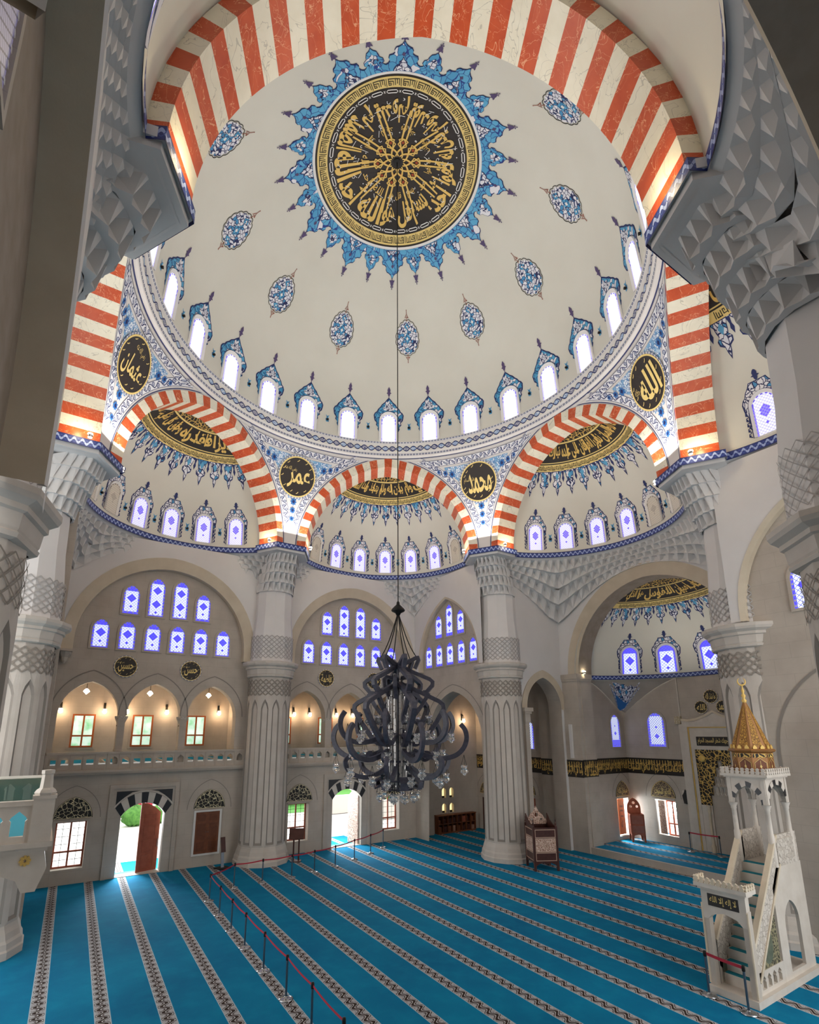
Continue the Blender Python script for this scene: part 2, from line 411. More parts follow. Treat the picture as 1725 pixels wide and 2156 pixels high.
    def barpath(s, path, w, h, m=0, side=(0, 0, 1), closed=False):
        """flat bar (w along side, h in the path's plane) swept along a path"""
        path = [V(p) for p in path]; N = len(path); S = V(side).normalized(); P = []
        for i, p in enumerate(path):
            a = path[(i - 1) % N] if (closed or i) else p; b = path[(i + 1) % N] if (closed or i < N - 1) else p
            t = (b - a).normalized(); q = t.cross(S).normalized()
            P += [p + S * (x * w / 2) + q * (y * h / 2) for x, y in ((-1, -1), (1, -1), (1, 1), (-1, 1))]
        F = [(i * 4 + j, i * 4 + (j + 1) % 4, ((i + 1) % N) * 4 + (j + 1) % 4, ((i + 1) % N) * 4 + j) for i in range(N if closed else N - 1) for j in range(4)]
        if not closed: F += [(3, 2, 1, 0), tuple((N - 1) * 4 + j for j in range(4))]
        s.add(P, F, m); return s
    def mesh(s, tri, fn=IDF, z=0., m=0, uvs=1.0):
        """place a flat glyph mesh ([(x, y)], [faces]) through a map"""
        s.add([fn(p[0], p[1], z) for p in tri[0]], tri[1], m, [(p[0] * uvs, p[1] * uvs) for p in tri[0]]); return s
    def build(s, name, mats, parent=None, smooth=False, **kw):
        me = bpy.data.meshes.new(name); me.from_pydata(s.v, [], s.f)
        if not isinstance(mats, (list, tuple)): mats = [mats]
        for q in mats: me.materials.append(M[q] if isinstance(q, str) else q)
        if len(mats) > 1: me.polygons.foreach_set('material_index', s.m)
        uvl = me.uv_layers.new(name='UVMap'); li = [0] * len(me.loops); me.loops.foreach_get('vertex_index', li)
        uvl.data.foreach_set('uv', [c for i in li for c in s.t[i]])
        if smooth: me.polygons.foreach_set('use_smooth', [True] * len(me.polygons))
        me.update()
        o = bpy.data.objects.new(name, me); COL.objects.link(o)
        if parent: o.parent = parent
        if kw: tag(o, **kw)
        return o

def smooth_by_angle(o, deg=35):
    bm = bmesh.new(); bm.from_mesh(o.data)
    bmesh.ops.remove_doubles(bm, verts=bm.verts, dist=1e-4)
    for f in bm.faces: f.smooth = True
    for e in bm.edges:
        if len(e.link_faces) == 2 and e.calc_face_angle(0) > radians(deg): e.smooth = False
    bm.to_mesh(o.data); bm.free(); return o

def tag(o, label=None, cat=None, group=None, kind=None):
    if label: o['label'] = label
    if cat: o['category'] = cat
    if group: o['group'] = group
    if kind: o['kind'] = kind
    return o
def empty(name, loc=(0, 0, 0), rz=0., label=None, cat=None, group=None, kind=None):
    o = bpy.data.objects.new(name, None); COL.objects.link(o); o.location = loc; o.rotation_euler = (0, 0, rz); o.empty_display_size = .1
    return tag(o, label, cat, group, kind)
def copy_tree(o, parent=None):
    c = o.copy(); COL.objects.link(c); c.parent = parent
    for ch in list(o.children): copy_tree(ch, c)
    return c
ST = 'structure'

# ---- curves
def arc2(w, h, n=12, x0=0., z0=0.):
    """pointed two-centred arch, left spring to right spring: half width w, rise h"""
    if h <= w * 1.0001: h = w * 1.0001
    R = (h * h + w * w) / (2 * w); cx = R - w; a1 = atan2(h, cx); out = []
    for i in range(n + 1):
        a = a1 * i / n; out.append((x0 - (R * cos(a) - cx), z0 + R * sin(a)))
    return out + [(2 * x0 - x, z) for x, z in out[:-1][::-1]]
def seg_arc(w, h, n=12, x0=0., z0=0.):
    R = (w * w + h * h) / (2 * h); a = asin(min(1, w / R)); return [(x0 + R * sin(-a + 2 * a * i / n), z0 + R * cos(-a + 2 * a * i / n) - (R - h)) for i in range(n + 1)]
def ogee(w, h, n=8, x0=0., z0=0.):
    """flattened pointed arch, a little like a keel"""
    pts = []
    for i in range(n + 1):
        t = i / n; pts.append((x0 - w * cos(t * PI / 2) ** .85, z0 + h * (.82 * sin(t * PI / 2) + .18 * t ** 4)))
    return pts + [(2 * x0 - x, z) for x, z in pts[:-1][::-1]]
def circ(r, n=32, x0=0., y0=0.): return [(x0 + r * cos(2 * PI * i / n), y0 + r * sin(2 * PI * i / n)) for i in range(n)]
def lobed(a, b, k, amp, n=96): return [((a + 0) * cos(t) * (1 + amp * abs(sin(k * t / 2))), b * sin(t) * (1 + amp * abs(sin(k * t / 2)))) for t in [2 * PI * i / n for i in range(n)]]
def scaled(p, s, c=(0, 0)): return [(c[0] + (x - c[0]) * s, c[1] + (y - c[1]) * s) for x, y in p]
def mirror(p): return p + [(-x, y) for x, y in p[::-1] if abs(x) > 1e-6]

# ---- writing
AF = {'ا': (0xFE8D, 0xFE8E), 'أ': (0xFE83, 0xFE84), 'إ': (0xFE87, 0xFE88), 'آ': (0xFE81, 0xFE82), 'ب': 0xFE8F, 'ة': (0xFE93, 0xFE94), 'ت': 0xFE95, 'ث': 0xFE99, 'ج': 0xFE9D,
      'ح': 0xFEA1, 'خ': 0xFEA5, 'د': (0xFEA9, 0xFEAA), 'ذ': (0xFEAB, 0xFEAC), 'ر': (0xFEAD, 0xFEAE), 'ز': (0xFEAF, 0xFEB0), 'س': 0xFEB1, 'ش': 0xFEB5, 'ص': 0xFEB9, 'ض': 0xFEBD,
      'ط': 0xFEC1, 'ظ': 0xFEC5, 'ع': 0xFEC9, 'غ': 0xFECD, 'ف': 0xFED1, 'ق': 0xFED5, 'ك': 0xFED9, 'ل': 0xFEDD, 'م': 0xFEE1, 'ن': 0xFEE5, 'ه': 0xFEE9, 'و': (0xFEED, 0xFEEE),
      'ى': (0xFEEF, 0xFEF0), 'ي': 0xFEF1, 'ئ': 0xFE89}
def shape(s):
    out = []
    for w in s.split(' '):
        r = []; i = 0; pj = False
        while i < len(w):
            c = w[i]
            if c not in AF: r.append(c); pj = False; i += 1; continue
            if c == 'ل' and i + 1 < len(w) and w[i + 1] in 'اأإ':
                base = {'ا': 0xFEFB, 'أ': 0xFEF7, 'إ': 0xFEF9}[w[i + 1]]; r.append(chr(base + (1 if pj else 0))); pj = False; i += 2; continue
            nj = i + 1 < len(w) and w[i + 1] in AF; q = AF[c]
            if isinstance(q, tuple): r.append(chr(q[1 if pj else 0])); pj = False
            else: r.append(chr(q + (3 if pj and nj else 1 if pj else 2 if nj else 0))); pj = True
            i += 1
        out.append(''.join(r))
    return ' '.join(out)[::-1]
TXT = {}
def glyphs(s, bold=.0, edge=.35, sx=1.0, sy=1.0):
    """flat triangle mesh of a piece of writing, centred on x, 1 m letter size, long triangles split"""
    key = (s, bold, edge, sx, sy)
    if key in TXT: return TXT[key]
    c = bpy.data.curves.new('writing', 'FONT'); c.body = shape(s); c.size = 1; c.offset = bold; c.resolution_u = 3; c.fill_mode = 'FRONT'
    o = bpy.data.objects.new('writing', c); COL.objects.link(o); bpy.context.view_layer.update()
    me = bpy.data.meshes.new_from_object(o.evaluated_get(bpy.context.evaluated_depsgraph_get()))
    bpy.data.objects.remove(o); bpy.data.curves.remove(c)
    bm = bmesh.new(); bm.from_mesh(me); bpy.data.meshes.remove(me)
    bmesh.ops.triangulate(bm, faces=bm.faces[:])
    xs = [v.co.x for v in bm.verts]; cx = (min(xs) + max(xs)) / 2 if xs else 0
    for v in bm.verts: v.co.x = (v.co.x - cx) * sx; v.co.y *= sy
    for _ in range(4):
        es = [e for e in bm.edges if e.calc_length() > edge]
        if not es: break
        bmesh.ops.subdivide_edges(bm, edges=es, cuts=1); bmesh.ops.triangulate(bm, faces=[f for f in bm.faces if len(f.verts) > 3])
    bm.verts.index_update()
    r = ([(v.co.x, v.co.y) for v in bm.verts], [tuple(v.index for v in f.verts) for f in bm.faces]); bm.free()
    TXT[key] = r; return r
def gsize(g):
    xs = [p[0] for p in g[0]]; ys = [p[1] for p in g[0]]; return min(xs), max(xs), min(ys), max(ys)
def fit(g, w, h, x0=0., y0=0.):
    """glyph mesh squeezed into a w x h box centred on (x0, y0)"""
    a, b, c, d = gsize(g); return ([((p[0] - (a + b) / 2) / (b - a) * w + x0, (p[1] - (c + d) / 2) / (d - c) * h + y0) for p in g[0]], g[1])
# ------------------------------------------------------------------ the domed shell
DZ, DR, DH = 22.0, 8.85, 7.9
def dome_r(az, r, off=0.):            # az degrees, horizontal radius
    q = min(1., r / DR); z = DZ + DH * sqrt(1 - q * q); n = V((q / DR * cos(radians(az)), q / DR * sin(radians(az)), sqrt(1 - q * q) / DH)).normalized()
    return V((r * cos(radians(az)), r * sin(radians(az)), z)) - n * off
def dome_e(az, y, off=0.):            # az degrees, height along the surface from the springing
    el = y / 8.25; r = DR * cos(el); a = radians(az); n = V((cos(el) / DR * cos(a), cos(el) / DR * sin(a), sin(el) / DH)).normalized()
    return V((r * cos(a), r * sin(a), DZ + DH * sin(el))) - n * off
AX = {0: (0, 4), 1: (60, 3), 2: (120, 2)}
def axis(a): t = radians(a); return V((cos(t), sin(t), 0)), V((-sin(t), cos(t), 0))
def loc(a):
    N, T = axis(a); return lambda out, tan, z: N * out + T * tan + V((0, 0, z))
SZ, SR, SH, SO = 16.0, 4.95, 5.25, 9.29
def semi(a, th, r, off=0.):           # th degrees from the axis, horizontal radius from the half dome's centre
    N, _ = axis(a); t = radians(a + th); q = min(1., r / SR); n = V((q / SR * cos(t), q / SR * sin(t), sqrt(1 - q * q) / SH)).normalized()
    return N * SO + V((r * cos(t), r * sin(t), SZ + SH * sqrt(1 - q * q))) - n * off
def semi_y(a, th, y, off=0.):         # height along the surface from the springing
    el = y / 5.1; return semi(a, th, SR * cos(el), off)

ceil = MB().grid(lambda u, v: dome_e(u * 360, v * (PI / 2) * 8.25 * .9999), 120, 30).build('ceiling', 'dome', smooth=True, kind=ST,
    label='great white dome with painted sunburst above the prayer hall', cat='dome')
ring = MB().lathe([(8.84, 22.04), (8.90, 22.02), (8.93, 21.94), (9.02, 21.90), (9.02, 21.44), (9.09, 21.42), (9.10, 21.28), (9.16, 21.24), (9.32, 21.20), (9.32, 21.02)], n=144).build(
    'trim_1', 'white', smooth=True, kind=ST, label='ring moulding at the foot of the great dome', cat='moulding')
def ringband(r0, z0, r1, z1, mat, name, n=144):
    pt = lambda r, z: [(r * cos(2 * PI * i / n), r * sin(2 * PI * i / n), z) for i in range(n)]
    return MB().ribbon3(pt(r0, z0), pt(r1, z1), closed=False).ribbon3([pt(r0, z0)[-1], pt(r0, z0)[0]], [pt(r1, z1)[-1], pt(r1, z1)[0]]).build(name, mat, ring)
ringband(9.01, 21.50, 9.01, 21.85, 'guilloche', 'guilloche_band'); ringband(9.085, 21.30, 9.075, 21.40, 'band_bead', 'bead_band')
ringband(8.915, 21.945, 8.885, 22.015, 'band_bead', 'bead_band'); ringband(9.25, 21.205, 9.29, 21.19, 'navy', 'painted_line')

# ---- the six striped arches
EXT = arc2(4.90, 5.40, 74, 0, 15.8); INT = arc2(4.43, 4.90, 74, 0, 15.8)
def striped(a, label):
    L = loc(a); m = MB()
    for i in range(148):
        k = (i // 4) % 2
        (x0, z0), (x1, z1) = INT[i], INT[i + 1]; (X0, Z0), (X1, Z1) = EXT[i], EXT[i + 1]
        m.quad(L(9.25, x0, z0), L(9.25, x1, z1), L(9.25, X1, Z1), L(9.25, X0, Z0), k)
        m.quad(L(9.25, x0, z0), L(10.45, x0, z0), L(10.45, x1, z1), L(9.25, x1, z1), k)
        m.quad(L(10.45, x0, z0), L(10.45, x1, z1), L(10.45, X1, Z1), L(10.45, X0, Z0), k)
    for s in (0, -1):
        (x0, z0), (X0, Z0) = INT[s], EXT[s]
        m.quad(L(9.25, x0, z0), L(9.25, X0, z0), L(9.25, X0, 15.6), L(9.25, x0, 15.6), 1); m.quad(L(9.25, x0, z0), L(10.45, x0, z0), L(10.45, x0, 15.6), L(9.25, x0, 15.6), 1)
        m.quad(L(10.45, x0, z0), L(10.45, X0, z0), L(10.45, X0, 15.6), L(10.45, x0, 15.6), 1)
    return m.build('arch_trim', ['red', 'cream'], kind=ST, label=label, cat='arch')
ARCHN = {60: 'red and white striped arch over the back half dome behind the chandelier', 120: 'red and white striped arch beside the oval medallion at the far left corner', 180: 'striped arch seen edge on as red bars up the left side',
         0: 'red and white striped arch before the half dome on the prayer niche side', 300: 'striped arch seen edge on as red bars up the right side', 240: 'great red and white striped arch sweeping across the top of the picture'}
for a in (0, 60, 120, 180, 240, 300): striped(a, ARCHN[a])

# ---- pendentives
def te(z): return sqrt(max(0., 5.4281 ** 2 - (z - 15.8) ** 2)) - .5281
def pr_(z): return sqrt(9.29 ** 2 + max(0, te(z)) ** 2)
def pdelta(z): return radians(30) - atan2(max(0, te(z)), 9.29)
def pend(c):
    def f(x, z, off=0.):
        r = pr_(min(z, 21.19)); a = radians(c) + x / r; return V(((r - off) * cos(a), (r - off) * sin(a), z))
    return f
PEDGE = [(-pdelta(z) * pr_(z), z) for z in [15.62 + (21.16 - 15.62) * i / 60 for i in range(61)]]
def pinset(d):
    out = []
    for i, p in enumerate(PEDGE):
        a, b = PEDGE[max(0, i - 1)], PEDGE[min(60, i + 1)]; tx, tz = b[0] - a[0], b[1] - a[1]; l = hypot(tx, tz)
        q = (p[0] + tz / l * d, p[1] - tx / l * d)
        out.append(q)
    return out
def pclip(pts, top, xm=-.02): return [p for p in pts if p[1] <= top and p[0] <= xm]
def xat(pts, z):
    for p, q in zip(pts, pts[1:]):
        if p[1] <= z <= q[1]: t = (z - p[1]) / (q[1] - p[1] or 1); return p[0] + (q[0] - p[0]) * t
    return pts[0][0] if z < pts[0][1] else pts[-1][0]
def disc_on(fn, x0, y0, r0, r1, off, m, mb, n=48, nr=4):
    mb.grid(lambda u, v: fn(x0 + (r0 + (r1 - r0) * v) * cos(2 * PI * u), y0 + (r0 + (r1 - r0) * v) * sin(2 * PI * u), off), n, nr, m, lambda u, v: (u * 2 * PI * r1, v * 2 - 1))
def roundel(name, fn_, x0, y0, R, words, parent=None, off=.0, **kw):
    """black and gold calligraphy disc with writing"""
    fn = (lambda x, y, z=0.: fn_(-x, y, z)) if name == 'calligraphy_roundel' and parent is None and kw.get('group') == 'roundels in the pendentives' else fn_
    b = MB(); disc_on(fn, x0, y0, 0, R * .93, off + .02, 0, b)
    d = b.build(name, 'black', parent, **kw)
    b = MB(); disc_on(fn, x0, y0, R * .87, R * .93, off + .03, 0, b, nr=1); b.build('gold_rim', 'goldflat', d)
    b = MB(); disc_on(fn, x0, y0, R * .93, R, off + .02, 0, b, nr=1); b.build('bead_rim', 'band_bead', d)
    b = MB()
    for s, w, h, x, y, bd in words: b.mesh(fit(glyphs(s, bd, .25), w * R, h * R, x0 + x * R, y0 + y * R), fn, off + .035)
    rnd = random.Random(name + words[0][0])
    for k in range(12):
        an = 2 * PI * k / 12 + rnd.random() * .3; rr = R * (.70 + .08 * rnd.random()); sx, sy = x0 + rr * cos(an), y0 + rr * sin(an)
        if all(abs(rr * cos(an) / R - x) > w / 2 or abs(rr * sin(an) / R - y) > h / 2 for _, w, h, x, y, _ in words):
            l = .07 * R; b.ribbon([(sx - l, sy - l * .4), (sx, sy + l * .2), (sx + l * .5, sy + l)], .028 * R, fn, off + .035)
    b.build('calligraphy', 'goldflat', d)
    return d
def diamond(b, fn, x, z, s, off, m0=0, m1=1):
    b.poly([(x - s * .8, z), (x, z - s), (x + s * .8, z), (x, z + s)], fn, off, m0); s *= .5; b.poly([(x - s * .8, z), (x, z - s), (x + s * .8, z), (x, z + s)], fn, off + .01, m1)
def flower(b, fn, x, z, s, off, m0=0, m1=1):
    b.poly([(x + s * (1 if i % 2 == 0 else .62) * cos(PI * i / 8 + PI / 2), z + s * 1.15 * (1 if i % 2 == 0 else .62) * sin(PI * i / 8 + PI / 2)) for i in range(16)], fn, off, m0); diamond(b, fn, x, z, s * .55, off + .01, m1, m1)
PTXT = {90: [('عمر', 1.15, .85, .1, -.12, .02), ('رضي الله عنه', .62, .26, -.38, .30, .0)], 30: [('محمد', 1.2, .95, .05, -.05, .02), ('عليه السلام', .55, .26, -.46, .14, .0)],
        150: [('عثمان', 1.2, .85, 0, -.14, .02), ('رضي الله عنه', .6, .3, .02, .50, .0)], -30: [('الله', 1.15, 1.05, .04, -.02, .03), ('جل جلاله', .46, .30, -.55, .04, .0)]}
PNAM = {90: 'back left pendentive between the far striped arches, round black disc in blue tilework', 30: 'back right pendentive between the far striped arches, round black disc in blue tilework',
        150: 'blue tiled pendentive at the left edge of the dome', -30: 'blue tiled pendentive at the right edge of the dome', 210: 'blue tiled pendentive above the near left corner of the dome', 270: 'blue tiled pendentive above the near right corner of the dome'}
PLAB = {90: 'black and gold calligraphy roundel in the pendentive left of the back arch', 30: 'black and gold calligraphy roundel in the pendentive right of the back arch',
        150: 'black and gold calligraphy roundel foreshortened to an oval at far left under the dome', -30: 'black and gold calligraphy roundel foreshortened to an oval at far right under the dome'}
for c in (30, 90, 150, 210, 270, -30):
    fn = pend(c)
    body = MB().grid(lambda u, v: fn((2 * u - 1) * -xat(PEDGE, 15.62 + 5.54 * v), 15.62 + 5.54 * v), 16, 60).build('wall_pendentive', 'white', smooth=True, kind=ST, label=PNAM[c], cat='pendentive')
    o1, o2 = pinset(.16), pinset(.50); top1, top2 = 21.0, 20.68
    b = MB()
    for s in (1, -1):
        for i in range(60):
            p, q, P, Q = o1[i], o1[i + 1], o2[i], o2[i + 1]
            if q[1] > top1 or Q[0] > -.03 or q[0] > -.03: continue
            dd = i * .13
            b.quad(fn(s * p[0], p[1], .012), fn(s * q[0], q[1], .012), fn(s * Q[0], Q[1], .012), fn(s * P[0], P[1], .012), 0, [(dd, -1), (dd + .13, -1), (dd + .13, 1), (dd, 1)])
    xt = -xat(pclip(o1, 21.1), top1 - .05)
    b.grid(lambda u, v: fn((2 * u - 1) * (xt - .15 - .5 * (1 - v)), top2 + (top1 - top2) * v, .016), 30, 1, 0, lambda u, v: (u * 2 * xt, 2 * v - 1))
    b.build('vine_border', 'band_vine', body)
    b = MB(); o3 = pclip(pinset(.07), 21.1)
    for s in (1, -1): b.ribbon([(s * x, z) for x, z in o3], .035, fn, .014)
    b.build('painted_line', 'navy', body)
    o4 = pclip(pinset(.60), 20.6, -.01); z0, z1 = o4[0][1] + .9, 20.58
    b = MB().grid(lambda u, v: fn((2 * u - 1) * max(.01, -xat(o4, z0 + (z1 - z0) * v)), z0 + (z1 - z0) * v, .012), 10, 40, 0, lambda u, v: ((2 * u - 1) * -xat(o4, z0 + (z1 - z0) * v), (z1 - z0) * v))
    b.build('tile_field', 'tile_field', body)
    b = MB()
    for k, s in enumerate((.17, .15, .12)):
        flower(b, fn, 0, 18.28 - k * .46, s * 1.15, .03)
        for q in (1, -1): flower(b, fn, q * (1.42 + k * .36), 20.18 + k * .10, s * (1.1 - k * .1), .03)
    b.build('tile_flowers', ['blue', 'navy'], body)
    if c in PTXT: roundel('calligraphy_roundel', fn, 0, 19.55, 1.10, PTXT[c], None, .03, label=PLAB[c], cat='roundel', group='roundels in the pendentives')

# ---- half domes
SNAM = {0: 'half dome with gilded disc on the prayer niche side right of the back', 60: 'half dome with gilded disc behind the chandelier', 120: 'half dome with gilded disc at the far left', 180: 'half dome behind the striped bars at the left edge',
        240: 'half dome overhead at the top edge of the picture', 300: 'half dome glimpsed behind the striped bars at the right edge'}
HALF = {}
for a in SNAM:
    HALF[a] = MB().grid(lambda u, v: semi(a, -90 + 180 * u, SR * cos(v * PI / 2)), 48, 16).grid(lambda u, v: semi(a, -90 + 180 * u, SR) - V((0, 0, .3 * v)), 48, 1).build('ceiling', 'dome', smooth=True, kind=ST, label=SNAM[a], cat='half dome')

# ---- cornice: the trim that runs round every half dome and corner block
def cloop(a):
    L = loc(a); p = [L(9.2, 4.36, 0), L(10.62, 4.36, 0)] if False else [L(9.2, -4.36, 0), L(10.62, -4.36, 0)]
    N, _ = axis(a)
    for i in range(41):
        t = radians(a - 74 + 148 * i / 40); p.append(N * SO + V((4.86 * cos(t), 4.86 * sin(t), 0)))
    return p + [L(10.62, 4.36, 0), L(9.2, 4.36, 0)]
for a in (0, 60, 120, 180, 240, 300):
    P = cloop(a); nx = loc(a + 60)(9.2, -4.36, 0); P.append(nx)
    up = lambda z: [p + V((0, 0, z)) for p in P]
    MB().ribbon3(up(15.56), up(15.86)).build('cornice_trim', 'band_trim', kind=ST, label='blue and white patterned cornice line, axis of the ' + SNAM[a], cat='cornice')
def tiers(m, top, bot, zt, zb, g, f, depth=.16, ledge=.10, mat=0, closed=False):
    """honeycomb corbelling: tiers of small pyramidal niches stepping from the top outline to the bottom one"""
    n = len(top)
    def pt(i, t, fz, push=0.):
        i0 = int(floor(i)) ; w = i - i0; i1 = i0 + 1
        if closed: i0 %= n; i1 %= n
        else: i0 = max(0, min(n - 1, i0)); i1 = max(0, min(n - 1, i1))
        T = top[i0].lerp(top[i1], w); B = bot[i0].lerp(bot[i1], w); z = (zt[i0] + (zb[i0] - zt[i0]) * fz) * (1 - w) + (zt[i1] + (zb[i1] - zt[i1]) * fz) * w
        p = T.lerp(B, min(1.25, t)); d = (B - T); d = d.normalized() if d.length > 1e-4 else V((0, 0, 0)); p = p + d * push
        return V((p.x, p.y, z))
    K = len(g) - 1
    for k in range(K):
        sh = .5 * (k % 2)
        for i in range(n if closed else n - 1):
            a, b = i + sh, i + 1 + sh
            d0 = depth * (.5 + .5 * min(1, abs((top[i % n] - bot[i % n]).length) / 1.2))
            U0, U1 = pt(a, g[k], f[k]), pt(b, g[k], f[k]); L0, L1 = pt(a, g[k] + (g[k + 1] - g[k]) * .35, f[k + 1], .02), pt(b, g[k] + (g[k + 1] - g[k]) * .35, f[k + 1], .02)
            c = pt((a + b) / 2, g[k], f[k] + (f[k + 1] - f[k]) * .22, d0 * 2.2); lm = pt((a + b) / 2, g[k] + (g[k + 1] - g[k]) * .35, f[k + 1], d0 * .7)
            Ua, Ub = pt(a + .2, g[k], f[k]), pt(b - .2, g[k], f[k])
            m.add([U0, Ua, Ub, U1, L0, lm, L1, c], [(0, 1, 4), (1, 7, 4), (4, 7, 5), (5, 7, 6), (7, 2, 6), (2, 3, 6), (1, 2, 7)], mat)
            D0, D1 = pt(a, g[k + 1], f[k + 1] + .001), pt(b, g[k + 1], f[k + 1] + .001)
            m.add([L0, lm, L1, D1, D0], [(0, 1, 4), (1, 2, 3), (1, 3, 4)], mat)
# ------------------------------------------------------------------ corbelling under the half dome cornices
def ray_box(c, d, x0, x1, y0, y1):
    t = 1e9
    if d.x > 1e-6: t = min(t, (x1 - c.x) / d.x)
    if d.x < -1e-6: t = min(t, (x0 - c.x) / d.x)
    if d.y > 1e-6: t = min(t, (y1 - c.y) / d.y)
    if d.y < -1e-6: t = min(t, (y0 - c.y) / d.y)
    return t
BAY = {0: (9, 14.85, -5.5, 5.5), 180: (-14.85, -9, -5.5, 5.5), 60: (-.2, 9.5, 0, 12.5), 120: (-9.6, .2, 0, 12.5), 240: (-9.95, .2, -13.1, 0), 300: (-.2, 9.5, -12.5, 0)}
FR = [0, .22, .45, .70, 1.0]
for a, bx in BAY.items():
    N, _ = axis(a); c = N * SO; m = MB(); n = 39
    top, bot, zt, zb = [], [], [], []
    for i in range(n):
        t = radians(a - 84 + 168 * i / (n - 1)); d = V((cos(t), sin(t), 0)); w = max(5.12, ray_box(c, d, *bx)); ov = w - 5.0
        top.append(c + d * 5.08); bot.append(c + d * (w + .02)); zt.append(15.5); zb.append(15.5 - (.92 + 1.05 * max(0, min(2.6, ov) - .55)))
    tiers(m, top, bot, zt, zb, [0, .24, .52, .78, 1.0], FR)
    A = [c + (p - c).normalized() * 4.9 + V((0, 0, 15.62)) for p in top]; B = [p + V((0, 0, 15.5)) for p in top]
    m.ribbon3(A, B); m.ribbon3([p + V((0, 0, 15.84)) for p in [q - V((0, 0, 15.62)) for q in A]], [c + (p - c).normalized() * 5.3 + V((0, 0, 15.84)) for p in top])
    m.ribbon3([p + V((0, 0, 15.88)) for p in [c + (q - c).normalized() * 5.0 for q in top]], [c + (q - c).normalized() * 9.5 + V((0, 0, 15.88)) for q in top])
    m.build('cornice', 'carved', kind=ST, label='white honeycomb corbelling under the ' + SNAM[a], cat='cornice')
COLS = {30: (10.73, 6.20), 90: (0, 12.39), 150: (-10.73, 6.20), 210: (-11.2, -4.8), 270: (1.65, -12.0), -30: (10.73, -6.20)}
def in_poly_ray(q, d, poly):
    best = 0
    for p, r in zip(poly, poly[1:] + poly[:1]):
        e = r - p; den = d.x * e.y - d.y * e.x
        if abs(den) < 1e-9: continue
        w = p - q; t = (w.x * e.y - w.y * e.x) / den; s = (w.x * d.y - w.y * d.x) / den
        if t > 0 and 0 <= s <= 1: best = max(best, t)
    return best
CNAM = {30: 'column in front of the back right corner', 90: 'column against the back wall left of the chandelier', 150: 'column at the left edge behind the balcony', 210: 'near column filling the left edge', 270: 'near column at the right edge', -30: 'column behind the pulpit'}
for k, (cx, cy) in COLS.items():
    L0, L1 = loc(k - 30), loc(k + 30); r = radians(k); rad = V((cos(r), sin(r), 0))
    poly = [L0(10.62, 4.36, 0), L0(9.2, 4.36, 0), L1(9.2, -4.36, 0), L1(10.62, -4.36, 0), rad * 12.9]
    q = rad * 11.2; m = MB(); n = 17 if k in (210, 270) else 21; top, bot = [], []
    for i in range(n):
        t = r + PI + 2 * PI * (i / (n - 1) - .5); d = V((cos(t), sin(t), 0))
        top.append(q + d * max(.35, in_poly_ray(q, d, poly) * .62)); bot.append(V((cx, cy, 0)) + d * 1.02)
    tiers(m, top, bot, [15.45] * n, [13.55] * n, [0, .28, .55, .8, 1.0], [0, .24, .5, .76, 1.0], depth=.17)
    P = [((q + (p - q) * .975).x, (q + (p - q) * .975).y) for p in poly]
    m.plate(P, IDF, 15.62, 15.83, back=True); m.plate([(p.x, p.y) for p in [q + (v - q) * .93 for v in poly]], IDF, 15.45, 15.63, back=True)
    o = m.build('cornice', 'carved', kind=ST, label='projecting corner of the cornice above the ' + CNAM[k], cat='cornice')
    m = MB(); ins = [q + (v - q) * .80 for v in poly[:4]]
    m.ribbon([(p.x, p.y) for p in ins], .05, IDF, 15.443); m.build('panel_line', 'white', o)

# ------------------------------------------------------------------ columns
def flute(cx, cy):
    def f(a, z):
        q = (a * 12 / (2 * PI)) % 1
        return 1.0 - (.028 if .12 < q < .88 else 0)
    return f
def lattice(m, cx, cy, R, z0, z1, cells, rows, w=.05, mat=0, seg=3, depth=.03):
    """interlaced diamonds laid on a round shaft to paint the shade of its carving"""
    f = lambda u, z, off=0.: V((cx + (R + off) * cos(u / R), cy + (R + off) * sin(u / R), z))
    C = 2 * PI * R; du = C / cells; dz = (z1 - z0) / rows
    for i in range(cells):
        for j in range(rows):
            for s in (1, -1):
                u = i * du; za = z0 + j * dz
                path = [(u + du * t / seg, za + dz * ((t / seg) if s > 0 else 1 - t / seg)) for t in range(seg + 1)]
                if (i + j) % 2 == 0: path = path[:-1] if seg > 3 else path
                m.ribbon(path, w, f, depth, mat)
CLAB = {30: 'tall fluted stone column standing beside the dark wooden preaching chair', 90: 'tall fluted stone column engaged in the back wall left of the chandelier', 150: 'stone column at the left edge rising behind the platform balustrade',
        210: 'near stone column with angular capital in the top left of the picture', 270: 'near stone column with angular capital cut by the right edge', -30: 'fluted stone column rising behind the gilded pulpit spire'}
